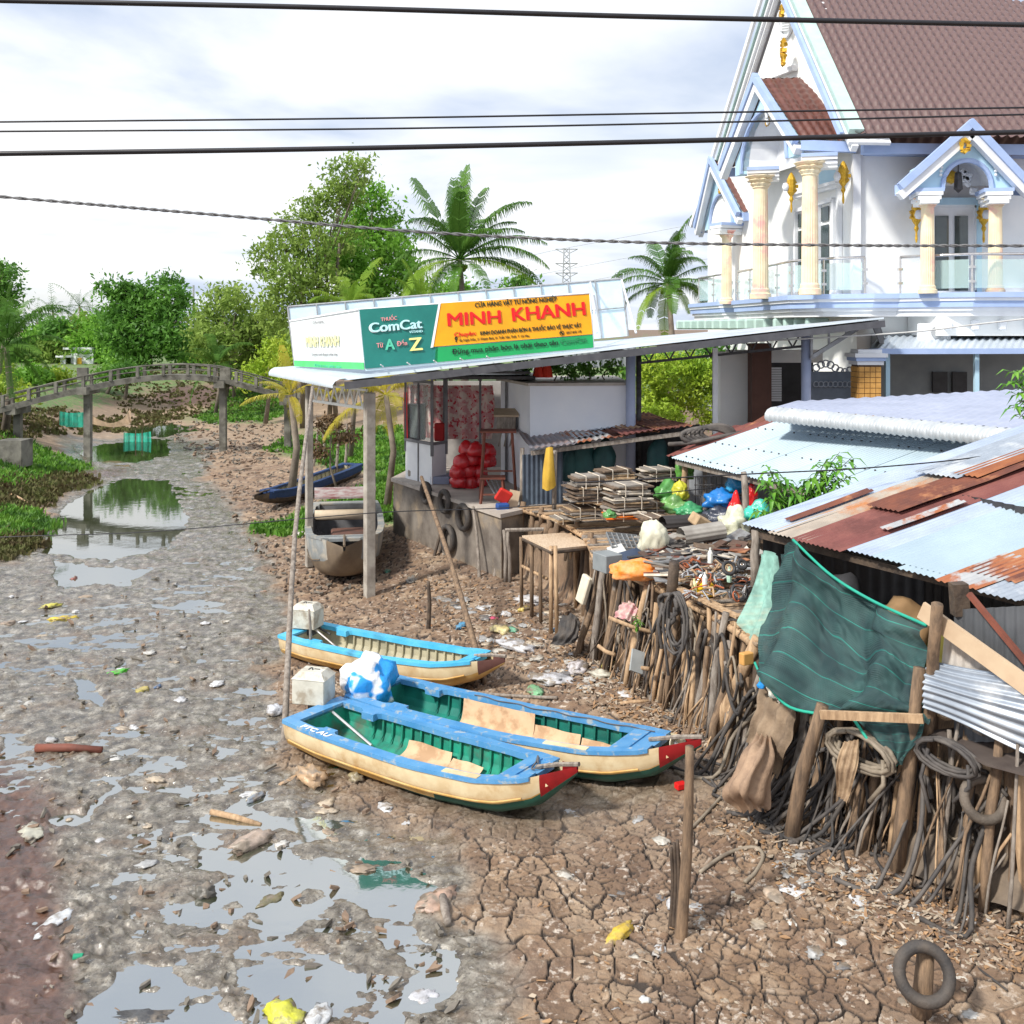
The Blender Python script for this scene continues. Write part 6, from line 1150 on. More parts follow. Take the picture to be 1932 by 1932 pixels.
ghose([(1900, 1652), (1930, 1665), (1960, 1680)], .02, rubber_g, 'grey hose end at the extreme right edge')
ghose([(1230, 1320), (1260, 1330), (1330, 1328), (1350, 1322)], .022, hose_t, 'pinkish pipe lying on the ground below the stakes')
ghose([(860, 1308), (920, 1313), (1000, 1318), (1052, 1320)], .028, wood_g, 'long grey pipe lying behind the middle boat')
# net bundles and sacking draped between the stakes
sack = M('dirty sacking', (.30, .22, .15), (.16, .115, .08), sc=4, bump=.6, bsc=22, rough=.95)
def drape(label, rows, mat, name='sacking', cat='sacking', k=24, am=.03): solo(cloth([[P(*q) for q in r] for r in rows], k, k, lambda a, b: am*np.sin(a*25+b*6)+am*.6*np.sin(b*17)), name, mat, label, cat, smooth=True)
drape('brown net bundle slumped from the stakes to the mud left of the green net', [[(1425, 1385, 12.7), (1455, 1390, 12.5)], [(1395, 1440, 12.4), (1425, 1425, 12.0), (1462, 1445, 12.1)], [(1368, 1500, 12.3), (1400, 1490, 11.75), (1450, 1520, 12.0)], [(1400, 1530, 12.3), (1420, 1528, 11.9), (1445, 1525, 12.0)]], M('brown netting', (.40, .27, .18), (.24, .16, .11), sc=5, rough=.9, bump=.5))
drape('grey brown sacking hanging below the corner of the scrap platform', [[(1430, 1285, 13.1), (1500, 1340, 12.4)], [(1425, 1340, 12.9), (1490, 1400, 12.3)], [(1410, 1400, 12.9), (1470, 1470, 12.3)]], sack)
drape('large dirty sheet covering the bank behind the tyre', [[(1745, 1470, 11.4), (1850, 1500, 10.8), (1960, 1520, 10.2)], [(1730, 1560, 11.1), (1840, 1600, 10.6), (1960, 1650, 10.1)], [(1690, 1640, 11.0), (1830, 1690, 10.35), (1960, 1730, 9.9)]], M('muddy tarpaulin', (.20, .155, .115), (.12, .095, .075), sc=3, bump=.5, bsc=12, rough=.95))
drape('black rubber sheet draped at the left end of the stakes', [[(1055, 1165, 18.3), (1080, 1158, 18.2), (1092, 1170, 18)], [(1050, 1195, 18.1), (1078, 1190, 17.9), (1092, 1200, 17.9)], [(1040, 1215, 18.1), (1060, 1218, 17.9), (1085, 1212, 17.8)]], rubber, 'rubber_sheet', 'rubber sheet')
drape('white and pink cloth snagged among the stakes near the left end of the deck', [[(1170, 1140, 17.1), (1190, 1135, 17), (1205, 1150, 16.9)], [(1160, 1165, 17.0), (1182, 1170, 16.8), (1200, 1180, 16.8)]], M('pale cloth', (.62, .52, .45), (.55, .25, .28), sc=8), 'cloth', 'cloth')
drape('white striped rag tied at the left foot of the green net', [[(1446, 1285, 12.8), (1462, 1288, 12.75)], [(1450, 1305, 12.75), (1475, 1312, 12.6)], [(1470, 1322, 12.7), (1488, 1325, 12.6)]], M('white striped rag', (.7, .68, .62), (.3, .32, .3), sc=14, lo=.48, hi=.52), 'rag', 'rag')
drape('torn brown cardboard hanging over the hoses under the tan coil', [[(1590, 1400, 11.4), (1620, 1395, 11.3)], [(1578, 1440, 11.3), (1618, 1445, 11.2)], [(1580, 1500, 11.4), (1600, 1515, 11.2)]], M('torn cardboard', (.42, .30, .19), (.2, .13, .08), sc=8), 'cardboard', 'cardboard', am=.015)
# tyres at the right
m = MB(); m.torus(P(1856, 1508, 10.35), .19, .05, (P(0, 0, 0)-Vector((.25, 6, 3.4))).normalized(), 76, 12, tread=.06); solo(m, 'tyre', M('muddy tyre', (.16, .13, .105), (.09, .075, .062), sc=6, bump=.5, bsc=40), 'muddy motorbike tyre hung among the stakes at the right edge', 'tyre', smooth=True)
pb = GG(1742, 2010); pt = P(1747, 1795, 8.95)
m = MB(); m.tube([(P(1738, 1880, 8.95).x, 8.95, .2), P(1740, 1880, 8.95), P(1747, 1790, 8.95)], [.085, .08, .07], 12, wob=.07); solo(m, 'mooring_stump', wood, 'thick wooden stump at the bottom of the view with a tyre resting on it', 'stump', smooth=True)
m = MB(); m.torus(P(1744, 1838, 8.78), .205, .052, Vector((-.12, -.9, .42)), 84, 14, tread=.07); solo(m, 'tyre', rubber, 'black motorbike tyre hung over the wooden stump at the bottom', 'tyre', smooth=True)
# ------------------------------------------------------------ scrap on the platform
card = M('brown cardboard', (.50, .36, .22), (.32, .22, .13), sc=7, rough=.9); card2 = M('dark cardboard edge', (.20, .14, .095), (.10, .075, .06), sc=9, rough=.9); cardw = M('pale paper edge', (.68, .62, .54), (.5, .42, .32), sc=8)
fsh0 = M('grey carton', (.30, .27, .24), (.2, .18, .16), sc=6)
def bundle(u, v, D, w, d, n, label, rz=.3, mats=None, wrap=None):
    b = P(u, v, D); t = thing('cardboard_bundle', b, label, 'cardboard bundle', 'tied bundles of flattened cardboard' if wrap is None else None); mats = mats or [card, card2, fsh0, cardw if random.random() < .5 else card2]; z = 0; m = MB()
    for i in range(n):
        h = random.uniform(.018, .04); ww = w*random.uniform(.7, 1.1); dd = d*random.uniform(.85, 1.05); e = Euler((random.gauss(0, .02), random.gauss(0, .02), rz+random.gauss(0, .13))).to_matrix(); m.box(b+Vector((random.gauss(0, .02), random.gauss(0, .02), z+h/2)), (ww, dd, h*.92), e, random.randint(0, 3)); z += h
    m.build('cardboard_stack', mats, t); m = MB()
    q = Matrix.Rotation(rz, 3, 'Z')
    for s_ in (-.22, .22):
        a = q@Vector((s_*w, -d*.56, 0)); c = q@Vector((s_*w, d*.56, 0)); m.tube([b+a, b+a+Vector((0, 0, z+.01)), b+c+Vector((0, 0, z+.01)), b+c], .012, 5)
    m.build('string', cardw, t); return z
CB = 'tied bundle of flattened cardboard, '
bundle(1098, 976, 21.4, .75, .6, 9, CB+'lowest of the left stack on the deck'); bundle(1103, 946, 21.4, .72, .6, 10, CB+'second from the bottom of the left stack'); bundle(1108, 918, 21.4, .66, .55, 9, CB+'topmost of the left stack')
bundle(1160, 894+10, 22.6, .8, .55, 9, CB+'domed one between the left and middle stacks')
bundle(1180, 978, 20.8, .85, .6, 6, 'cardboard bundle with orange tape, lowest of the middle stack', mats=[card, M('orange print', (.85, .20, .02)), card2, cardw]); bundle(1182, 957, 20.9, .85, .6, 9, CB+'second of the middle stack'); bundle(1184, 932, 21.0, .85, .6, 8, CB+'topmost of the middle stack under a clear bag')
bundle(1240, 905, 23, .8, .6, 10, CB+'at the back right under the rusty shed')
bundle(1065, 985, 22.0, .6, .5, 4, CB+'small one by the left corner of the deck'); bundle(1215, 965, 21.6, .7, .55, 7, CB+'right of the orange-taped one'); bundle(1145, 945, 21.9, .7, .5, 10, CB+'squeezed between the left and middle stacks'); bundle(1230, 985, 20.2, .6, .5, 4, CB+'low one behind the curved sheets')
for (u, v, D, s3, mt, l_) in (
    (1262, 935, 22, (.30, .26, .22), (.10, .32, .08), 'green bulging bag leaning on the pale round post, topmost of three'), (1275, 958, 21.6, (.34, .26, .18), (.16, .36, .10), 'light green bag lying lowest near the pale round post'), (1283, 933, 21.7, (.18, .18, .2), (.62, .60, .05), 'small yellow bag beside the green bags'), (1292, 895, 22.6, (.2, .2, .3), (.12, .34, .06), 'green bag hanging under the left corner of the white roof'),
    (1360, 948, 20.4, (.36, .28, .2), (.01, .20, .62), 'bright blue bag on top of the black bag'), (1358, 985, 20.3, (.36, .3, .26), (.04, .05, .08), 'black plastic bag under the blue bag'), (1392, 920, 21, (.24, .2, .24), (.03, .32, .62), 'blue bag behind the grey square post'), (1388, 985, 19.9, (.16, .16, .34), (.75, .01, .01), 'bright red bag in front of the grey square post'), (1418, 955, 20, (.16, .16, .26), (.75, .02, .02), 'red bag behind the leafy branch'),
    (1432, 975, 18.7, (.26, .22, .2), (.05, .55, .42), 'turquoise bag under the leafy branch'), (1385, 1005, 19.2, (.3, .25, .3), (.72, .72, .55), 'large white patterned bag at the foot of the grey square post'), (1302, 965, 20.6, (.3, .24, .14), (.06, .35, .14), 'flat green bag in front of the pale round post'), (1150, 968, 20.3, (.14, .12, .08), (.10, .30, .08), 'small green bag at the left foot of the cardboard stacks')):
    mm = M('plastic '+l_, mt, tuple(q*.6 for q in mt), sc=3, rough=.3, bump=.6, bsc=14, spec=.6); bag('plastic_bag', P(u, v+8, D), s3, mm, l_, 'bag', amp=.22, ns=2.0, sub=4, knot=True)
bag('white_sack', P(1232, 1040, 17.8), (.26, .24, .34), M('white woven sack', (.66, .64, .52), (.50, .48, .36), sc=3, rough=.6, bump=.6, bsc=9), 'round white sack in the middle of the scrap heap', 'sack', amp=.17, ns=1.9, sub=4, seed=11)
bag('orange_sack', P(1200, 1092, 16.9), (.42, .2, .2), M('orange woven sack', (.88, .24, .02), (.80, .38, .16), sc=7, rough=.6, bump=.5, bsc=20), 'bright orange sack lying on the deck beside the grey metal box', 'sack', amp=.2, rz=-.1, ns=1.8, sub=4)
m = MB(); m.box(P(1146, 1062, 17.6)+Vector((0, 0, .02)), (.34, .42, .30), .5, 0, .01); solo(m, 'metal_box', M('grey box paint', (.26, .28, .29), (.20, .22, .23)), 'plain grey metal box at the left corner of the scrap deck', 'box')
m = MB(); c = P(1178, 1022, 18.6); q = Euler((.5, .15, .3)).to_matrix()
for i in range(7): m.beam(c+q@Vector((-.3+i*.1, -.2, 0)), c+q@Vector((-.3+i*.1, .2, 0)), .02, .05); 
for i in range(5): m.beam(c+q@Vector((-.3, -.2+i*.1, 0)), c+q@Vector((.3, -.2+i*.1, 0)), .02, .05)
solo(m, 'plastic_crate', M('grey crate', (.22, .23, .24)), 'grey lattice crate tipped up behind the grey metal box', 'crate')
for u, v, D, s_, l_ in ((1190, 1050, 18.0, (.6, .3, .05), 'dark blue-black plastic casing tilted behind the grey box'), (1165, 1040, 18.3, (.3, .3, .04), 'small pale panel beside the tipped crate')):
    solo(MB().box(P(u, v, D), s_, Euler((.5, -.2, .3)).to_matrix(), 0, .01), 'casing', M(l_, (.05, .07, .12) if 'dark' in l_ else (.6, .6, .58), rough=.4), l_, 'casing')
# rolled sheets: short corrugated half-rolls
def roll(u0, v0, u1, v1, D, r, mat, label):
    a, b = P(u0, v0, D), P(u1, v1, D+.2); ax = (b-a); L = ax.length; ax.normalize(); e1_ = ax.cross(Vector((0, 0, 1))).normalized(); e2_ = e1_.cross(ax); m = MB(); vs = []; n = 40; nl = 2
    for j in range(nl):
        for i in range(n): t = -2.6+5.2*i/(n-1); rr = r*(1+.05*math.sin(i*1.6)); vs.append(a+ax*(L*j/(nl-1))+e1_*rr*math.sin(t)+e2_*rr*.75*math.cos(t)*(1 if True else 1))
    m.add(vs, [(i, i+1, n+i+1, n+i) for i in range(n-1)]); solo(m, 'rolled_sheet', mat, label, 'metal sheet', smooth=True)
fsh = M('fibre cement sheet', (.36, .34, .31), (.24, .22, .20), sc=3, rough=.9)
roll(1285, 1012, 1362, 1000, 18.0, .20, fsh, 'grey corrugated curved sheet on top of the scrap heap'); roll(1240, 1025, 1300, 1018, 18.1, .16, fsh, 'grey curved sheet left of the top one on the scrap heap')
roll(1245, 1045, 1290, 1042, 17.7, .15, maroon, 'left maroon curved sheet in the scrap heap'); roll(1285, 1046, 1340, 1038, 17.8, .15, maroon, 'right maroon curved sheet in the scrap heap'); roll(1250, 990, 1330, 985, 18.9, .2, M('black tarp', (.04, .035, .035)), 'black curved sheet behind the white sack')
solo(MB().box(P(1322, 985, 18.6), (.36, .3, .2), Euler((.2, .5, .4)).to_matrix(), 0, .02), 'carton', card, 'small tan carton on top of the scrap heap', 'carton')
# heap of flat scrap: layers of thin panels, individually placed
pm = [card2, black, rubber_g, fsh, M('dark brown panel', (.12, .07, .05), (.08, .05, .04)), M('grey metal scrap', (.32, .33, .34), (.18, .17, .17), sc=8, metal=.4), rust, cardw]
for i in range(130):
    u = random.uniform(1215, 1420); v = random.uniform(1030, 1100) if i < 80 else random.uniform(1000, 1050); f_ = (v-1000)/100; D = 18.6-2.6*f_; w = random.uniform(.2, .6)
    m = MB(); m.box(P(u, v, D), (w, random.uniform(.08, .3), random.uniform(.01, .04)), Euler((random.gauss(0, .15), random.gauss(0, .15), random.gauss(.3, .4))).to_matrix(), 0)
    solo(m, 'scrap_sheet', random.choice(pm), 'flat piece of scrap in the heap behind the deck edge', 'scrap panel', 'flat scrap pieces in the heap')
sc_m = [steel, steel_d, chrome, M('brown iron', (.22, .10, .06), (.12, .06, .04)), M('rust red bar', (.42, .12, .05)), wood_l]
for i in range(90):
    u = random.uniform(1290, 1412); v = random.uniform(1060, 1128); f_ = (v-1040)/90; D = 17.2-2.2*f_; p = P(u, v, D); a = random.uniform(0, 6.28); L_ = random.uniform(.12, .4); d = Vector((math.cos(a), math.sin(a)*.8, random.gauss(0, .25)))*L_
    m = MB()
    if i % 3 == 0: m.torus(p, random.uniform(.05, .12), .012, Vector((random.gauss(0, 1), random.gauss(0, 1), 1)), 14, 5)
    else: m.tube([p-d*.5, p+Vector((random.gauss(0, .05), 0, random.uniform(0, .1))), p+d*.5], random.uniform(.01, .022), 5)
    solo(m, 'scrap_iron', random.choice(sc_m), 'bent rod or ring of scrap iron on the right part of the deck', 'scrap iron', 'scrap iron rods and rings')
for i, (u, v) in enumerate(((1395, 1118), (1375, 1072), (1400, 1065))):
    t = thing('scrap_reel', P(u, v, 15.4), ['small wheel with pale rim near the corner of the deck', 'copper-coloured reel among the scrap iron', 'small dark wheel at the back of the scrap iron'][i], 'wheel'); m = MB(); m.torus(P(u, v, 15.4), .12-.03*i, .03, Vector((.2, -1, .6)), 20, 7); m.build('tyre', black, t, True); m = MB(); m.torus(P(u, v, 15.4), .085-.03*i, .015, Vector((.2, -1, .6)), 20, 6); m.build('rim', chrome if i != 1 else card, t, True)
m = MB(); m.lathe(P(1333, 1122, 15.9), [(.14, 0), (.15, .06), (.13, .14), (.07, .20), (.01, .22)], 16); solo(m, 'helmet', M('yellow helmet', (.85, .55, .01), (.7, .42, .01), rough=.3), 'yellow helmet lying in the scrap iron', 'helmet', smooth=True)
for u, v, l_, c_ in ((1376, 1098, 'white and green bottle standing in the scrap iron', (.5, .75, .6)), (1310, 1120, 'pale yellow plastic piece at the deck edge', (.8, .8, .4)), (1340, 1062, 'white plastic cap on top of the scrap iron', (.85, .85, .8)), (1330, 1108, 'white plastic scrap above the yellow helmet', (.8, .82, .8))):
    m = MB(); m.lathe(P(u, v, 15.6), [(.035, 0), (.04, .05), (.04, .15), (.015, .2), (.015, .23)], 8); solo(m, 'plastic_bottle', M(l_, c_, rough=.4), l_, 'bottle')
# hanging chair frames etc. loose planks on the deck
for u0, v0, u1, v1, D, l_ in ((1290, 1120, 1395, 1170, 15.0, 'pale plank lying along the right deck edge'), (1270, 1108, 1360, 1150, 15.5, 'tan plank lying inside the deck edge'), (1230, 1072, 1290, 1100, 16.6, 'worn grey plank beside the mooring post')):
    solo(MB().beam(P(u0, v0, D+.5)+Vector((0, 0, .03)), P(u1, v1, D-.6)+Vector((0, 0, .04)), .12, .03), 'loose_plank', wood_l, l_, 'plank')
m = MB(); m.lathe(P(1447, 1283, 12.9)-Vector((0, 0, .05)), [(.09, 0), (.1, .1), (.05, .16)], 10); solo(m, 'turquoise_pot', M('turquoise', (.01, .6, .5)), 'turquoise plastic pot at the left foot of the green net', 'pot')
bag('blue_rag', P(1436, 1298, 12.8), (.05, .05, .05), M('blue rag', (.02, .3, .8)), 'tiny bright blue rag under the turquoise pot', 'rag')
solo(MB().box(P(1408, 1242, 13.1), (.17, .1, .15), .5, 0, .01), 'wooden_box', M('orange wood', (.62, .34, .10), (.5, .25, .07)), 'small orange wooden box hung at the corner of the platform', 'box')
solo(MB().box(P(1202, 1248, 15.9), (.22, .04, .34), Euler((-.5, .4, .3)).to_matrix()), 'scrap_sheet', M('dusty grey panel', (.36, .38, .38)), 'dusty grey panel leaning at the foot of the stakes', 'panel')
solo(MB().box(P(1102, 1112, 18.2), (.1, .25, .5), Euler((.2, .2, .5)).to_matrix(), 0, .02), 'tub_side', M('cream panel', (.78, .70, .55)), 'cream tub side standing at the left end of the stake row', 'tub')
for i, (u0, v0, u1, v1, D) in enumerate(((1148, 1165, 1240, 1195, 16.7), (1128, 1218, 1160, 1235, 16.9), (1188, 1252, 1225, 1262, 16))): m = MB(); m.tube([P(u0, v0, D), P((u0+u1)/2, (v0+v1)/2+3, D-.1), P(u1, v1, D-.2)], .035, 6, wob=.1); solo(m, 'branch', wood_l, ['long pale branch tied across the left stakes', 'short pale branch stub low in the left stakes', 'short branch stub above the leaning grey panel'][i], 'branch', smooth=True)
# ------------------------------------------------------------ leafy branch in front of the roof and leaves at right
lf = M('glossy leaf', (.07, .26, .02), (.20, .42, .05), sc=4, rough=.35, trans=.3, spec=.6)
def leafy(label, root, tips, nl, ll, name='sapling'):
    root = Vector(root); t = thing(name, root, label, 'sapling'); ms_ = MB(); ml = MB()
    for tp in tips:
        tp = Vector(tp); mid = root.lerp(tp, .5)+Vector((0, 0, .12)); pts = [Vector(q) for q in cr([root, mid, tp], 12)]; ms_.tube(pts, [.016*(1-.07*i) for i in range(12)], 5)
        for i in range(nl):
            q = .25+.75*i/nl; k = min(10, int(q*11)); p = pts[k].lerp(pts[k+1], q*11-k); a = i*2.4+tp.x; d = Vector((math.cos(a), math.sin(a), random.uniform(-.5, .5))).normalized(); s_ = d.cross(Vector((0, 0, 1))).normalized(); L_ = ll*random.uniform(.7, 1.1); p1 = p+d*L_*.5+Vector((0, 0, .01)); p2 = p+d*L_-Vector((0, 0, L_*.45)); w = s_*L_*.17
            ml.add([p, p1+w, p2, p1-w, p1+Vector((0, 0, -.015))], [(0, 1, 4), (1, 2, 4), (2, 3, 4), (3, 0, 4)])
    ms_.build('stem', bark, t); ml.build('leaves', lf, t)
leafy('leafy green sapling growing up between the white roof and the patched roof', P(1490, 1010, 16.2), [P(*q) for q in ((1450, 880, 15.9), (1440, 905, 15.8), (1480, 900, 16), (1530, 900, 16), (1560, 870, 16), (1585, 852, 16), (1608, 862, 15.9), (1590, 885, 15.9), (1500, 930, 15.9), (1455, 940, 15.8), (1430, 965, 15.8), (1545, 925, 16), (1575, 905, 16), (1470, 970, 15.7), (1510, 960, 15.8), (1550, 945, 15.9), (1600, 900, 15.8))], 30, .25)
leafy('leafy branch hanging into the view at the right edge above the roofs', P(1990, 760, 14), [P(*q) for q in ((1905, 700, 14), (1900, 725, 14), (1915, 745, 14), (1910, 770, 14), (1922, 790, 14), (1930, 710, 14), (1940, 690, 14), (1940, 760, 14))], 24, .2, 'leafy_branch')
_q = P(1990, 760, 14); MB().tube([(_q.x+.1, _q.y, 1.6), (_q.x+.05, _q.y, 3.5), _q], [.05, .04, .02], 7).build('trunk', bark, [o for o in S.objects if o.name == 'leafy_branch'][0], True)
for u, v, l_ in ((1190, 1200, 'green weed sprouting at the mooring post'), ): leafy(l_, P(1203, 1205, 16.3), [P(1203+random.uniform(-8, 8), 1170+random.uniform(-10, 10), 16.2) for _ in range(5)], 8, .09, 'weed')
# ------------------------------------------------------------ boats
def boat(label, stern, tip, B, zs0, cols, name='wooden_boat', text_=None, open0=.15, open1=.80, ribs=True, zt=.80, zsb=None, roll=0):
    """stern: centre of the transom on the ground plan; tip: point of the bow"""
    s0 = Vector((stern[0], stern[1], 0)); tp = Vector((tip[0], tip[1], 0)); ax = (tp-s0); L = ax.length; ax.normalize(); ay = Vector((-ax.y, ax.x, 0)); g0 = gz(s0.x, s0.y)-.04; g1 = gz(*(s0.lerp(tp, .75)).xy)-.03
    def W(x, y, z): return s0+ax*(x*L)+ay*y+Vector((0, 0, z+g0+(g1-g0)*x))
    hw = lambda t: B/2*np.interp(t, [0, .1, .3, .55, .72, .82, .88, .93, 1], [.90, .96, 1, 1, .92, .78, .60, .36, .03])
    zs = lambda t: np.interp(t, [0, .15, .5, .75, .88, 1], [zs0+.03, zs0, zs0-.01, zs0+.04, zs0+.13, zt]); zk = lambda t: np.interp(t, [0, .15, .6, .8, .9, 1], [.06, 0, 0, .07, .24, zt-.10])
    t_ = thing(name, s0+Vector((0, 0, g0)), label, 'boat'); ts = np.linspace(0, 1, 49)
    m = MB(); prof = [(1.0, 0), (1.02, .10), (.98, .42), (.93, .60), (.90, .64), (.86, .76), (.70, .90), (.35, .98), (0, 1.0)]; npf = len(prof); vs = []
    for t in ts:
        h = zs(t)-zk(t); row = [W(t, hw(t)*a, zs(t)-h*b) for a, b in prof]; row += [W(t, -hw(t)*a, zs(t)-h*b) for a, b in prof[-2::-1]]; vs += row
    k = 2*npf-1; fs, mi = [], []
    for i in range(len(ts)-1):
        for j in range(k-1):
            jj = min(j, k-2-j); fs.append((i*k+j, (i+1)*k+j, (i+1)*k+j+1, i*k+j+1)); tt = ts[i]
            mi.append(3 if tt > .905 and jj < 5 else 0 if jj < 3 else 1 if jj < 4 else 2 if (jj >= 5 or tt > .6) and tt > .45 else 1)
    fs.append(tuple(range(k))); mi.append(2); m.v = [tuple(q) for q in vs]; m.f = fs; m.m = mi
    hull = m.build('hull', cols['hull'], t_, True)
    for s_ in (-1, 1):
        m = MB(); m.tube([W(t, s_*(hw(t)*.955+.012), zs(t)-(zs(t)-zk(t))*.56) for t in ts[1:43]], .013, 5); m.build('rubbing_strip', cols['hull'][1], t_)
    # flat rim
    rw = .13; m = MB(); rows_ = []
    for t in ts[:44]:
        w = hw(t); inn = max(.02, w-rw); z = zs(t); rows_.append([W(t, w+.025, z-.035), W(t, w+.025, z+.015), W(t, inn, z+.015), W(t, inn, z-.05)])
    for sg_ in (1, -1):
        vs = []; 
        for t in ts[:44]:
            w = hw(t); inn = max(.02, w-rw-(.07 if open0+.05 > t > open0-.02 else 0)); z = zs(t); vs += [W(t, sg_*(w+.03), z-.04), W(t, sg_*(w+.03), z+.015), W(t, sg_*inn, z+.018), W(t, sg_*inn, z-.06)]
        m.add(vs, [(i*4+j, (i+1)*4+j, (i+1)*4+j+1, i*4+j+1) for i in range(43) for j in range(3)]+[(0, 1, 2, 3), (172, 173, 174, 175)])
    m.build('gunwale', cols['rim'], t_)
    def deckp(t0, t1, dz, mat, nm, n=8, inset=.12):
        m = MB(); vs = []
        for i in range(n+1): t = t0+(t1-t0)*i/n; w = max(.01, hw(t)-inset); vs += [W(t, w, zs(t)+dz), W(t, -w, zs(t)+dz)]
        m.add(vs, [(2*i, 2*i+1, 2*i+3, 2*i+2) for i in range(n)]); e = len(vs); m.add([W(t0, hw(t0)-inset, zs(t0)+dz-.07), W(t0, -hw(t0)+inset, zs(t0)+dz-.07), W(t0, -hw(t0)+inset, zs(t0)+dz), W(t0, hw(t0)-inset, zs(t0)+dz), W(t1, hw(t1)-inset, zs(t1)+dz-.07), W(t1, -hw(t1)+inset, zs(t1)+dz-.07), W(t1, -hw(t1)+inset, zs(t1)+dz), W(t1, hw(t1)-inset, zs(t1)+dz)], [(0, 1, 2, 3), (4, 7, 6, 5)]); return m.build(nm, mat, t_)
    deckp(open1, open1+.045, .02, cols['rim'], 'thwart', 2); deckp(open1+.045, .90, .0, cols['rim'], 'fore_deck'); deckp(0, .045, .018, cols['rim'], 'stern_deck', 2)
    # inner skin of the well
    m = MB(); vs = []; tt = np.linspace(.045, open1, 30); pin = [(1, 0), (.97, .5), (.88, .72), (.6, .86), (0, .88), (-.6, .86), (-.88, .72), (-.97, .5), (-1, 0)]
    for t in tt:
        h = zs(t)-zk(t); w = hw(t)-.05; vs += [W(t, w*a, zs(t)-.02-h*b) for a, b in pin]
    m.add(vs, [(i*9+j, i*9+j+1, (i+1)*9+j+1, (i+1)*9+j) for i in range(29) for j in range(8)]); m.add([], [])
    for t in (.045, open1):
        h = zs(t)-zk(t); w = hw(t)-.05; m.add([W(t, w*a, zs(t)-.02-h*b) for a, b in pin], [tuple(range(9))])
    m.build('well', cols['well'], t_)
    if ribs:
        for i in range(17):
            t = open0+.02+(open1-open0-.03)*i/16; h = zs(t)-zk(t); w = hw(t)-.085; m = MB(); m.tube([W(t, w*a, zs(t)-.05-h*b*.97) for a, b in pin], .022, 5); m.build('rib', cols['well'], t_)
    for s_ in (-1, 1): m = MB(); c = W(open0+.02, s_*(hw(.17)-.17), zs(.17)-.03); m.box(c, (L*.05, .14, .1), math.atan2(ax.y, ax.x)); m.build('locker', cols['rim'], t_)
    m = MB(); m.tube([W(0, hw(0)*s_, zs(0)-.3*abs(s_)*0+.0) for s_ in (-1, 1)], .02, 5)
    # raised bow post plank
    m.build('stern_rail', cols['rim'], t_); m = MB(); m.tube([W(.87, 0, zs(.87)+.02), W(.94, 0, zs(.94)+.04), W(1.005, 0, zs(1)+.03)], .03, 6); m.build('bow_cap', cols.get('cap', wood_g), t_)
    if text_:
        p = W(.075, -hw(.1)-.0, zs(.1)-.02); 
    return t_, W, hw, zs, ax, ay
def bm_(n, c, c2=None, **k): return M(n, c, c2, **k)
creamh = bm_('cream hull paint', (.74, .63, .42), (.60, .46, .27), sc=2.5, rough=.4, bump=.1, c3=(.50, .34, .17), sc3=3.2, lo3=.5, hi3=.72); creamo = bm_('ochre hull band', (.50, .27, .06), (.62, .42, .18), sc=3, rough=.5); dgreen = bm_('dark green bottom', (.02, .10, .07), (.015, .07, .05), sc=3, rough=.5); bred = bm_('bow red', (.30, .012, .015), (.20, .01, .012), sc=5, rough=.35)
brim = bm_('blue gunwale paint', (.06, .24, .50), (.11, .31, .56), sc=3, rough=.35, c3=(.34, .40, .44), sc3=7, lo3=.56, hi3=.66, bump=.1); brim2 = bm_('light blue gunwale paint', (.06, .42, .72), (.12, .52, .78), sc=3, rough=.35); wellg = bm_('teal well paint', (.02, .33, .22), (.03, .19, .14), sc=5, rough=.4, c3=(.12, .11, .08), sc3=2.2, lo3=.55, hi3=.75); wellc = bm_('cream well', (.50, .46, .32), (.36, .33, .24), sc=3, rough=.6)
H1 = [creamh, creamo, dgreen, bred]
b1, W1, hw1, zs1, ax1, ay1 = boat('nearest blue-rimmed cream boat with green well, letters on its side and red bow', (-2.98, 15.25), (.80, 12.5), 1.22, .50, dict(hull=H1, rim=brim, well=wellg))
b2, W2, hw2, zs2, ax2, ay2 = boat('middle blue-rimmed cream boat lined with cardboard, its red bow carrying a megaphone', (-2.25, 16.25), (2.42, 13.1), 1.25, .50, dict(hull=H1, rim=brim, well=bm_('dark teal well', (.02, .22, .17), (.015, .12, .10), sc=3, rough=.35)))
b3, W3, hw3, zs3, ax3, ay3 = boat('farthest small boat with light blue rim and cream inside', (-4.05, 19.4), (-.12, 17.0), 1.15, .46, dict(hull=[creamh, creamo, creamo, bm_('bow dark', (.14, .06, .05))], rim=brim2, well=wellc), open1=.84, zt=.66)
# letters, eyes and patches painted on the nearest hull
def onhull(Wf, hw, zs, t, dz, side=-1): p = Wf(t, side*(hw(t)*1.012+.014), zs(t)-dz); return p
p, q = onhull(W1, hw1, zs1, .075, .03), onhull(W1, hw1, zs1, .20, .03)
def oh(u, v, off): return Vector((0, 0, 0))
def text3(s, p, q, h, nrm, mat, par, name='lettering', bold=.03):
    c = bpy.data.curves.new(name, 'FONT'); c.body = s; c.offset = bold; c.extrude = .01; o = bpy.data.objects.new(name, c); S.collection.objects.link(o); bpy.context.view_layer.update()
    me = bpy.data.meshes.new_from_object(o); bpy.data.objects.remove(o); A = np.empty(len(me.vertices)*3); me.vertices.foreach_get('co', A); A = A.reshape(-1, 3); A[:, 0] -= A[:, 0].min(); w = A[:, 0].max(); ex = (q-p).normalized(); ey = nrm.cross(ex).normalized(); sx = (q-p).length/w
    Wd = np.array(p)+A[:, :1]*sx*np.array(ex)+A[:, 1:2]*h/.73*np.array(ey)+A[:, 2:3]*.3*np.array(nrm); og = np.array(ORG[par.name]); me.vertices.foreach_set('co', (Wd-og).astype(np.float32).ravel()); me.update(); return link_mesh(me, name, mat, par, Vector(ORG[par.name]))
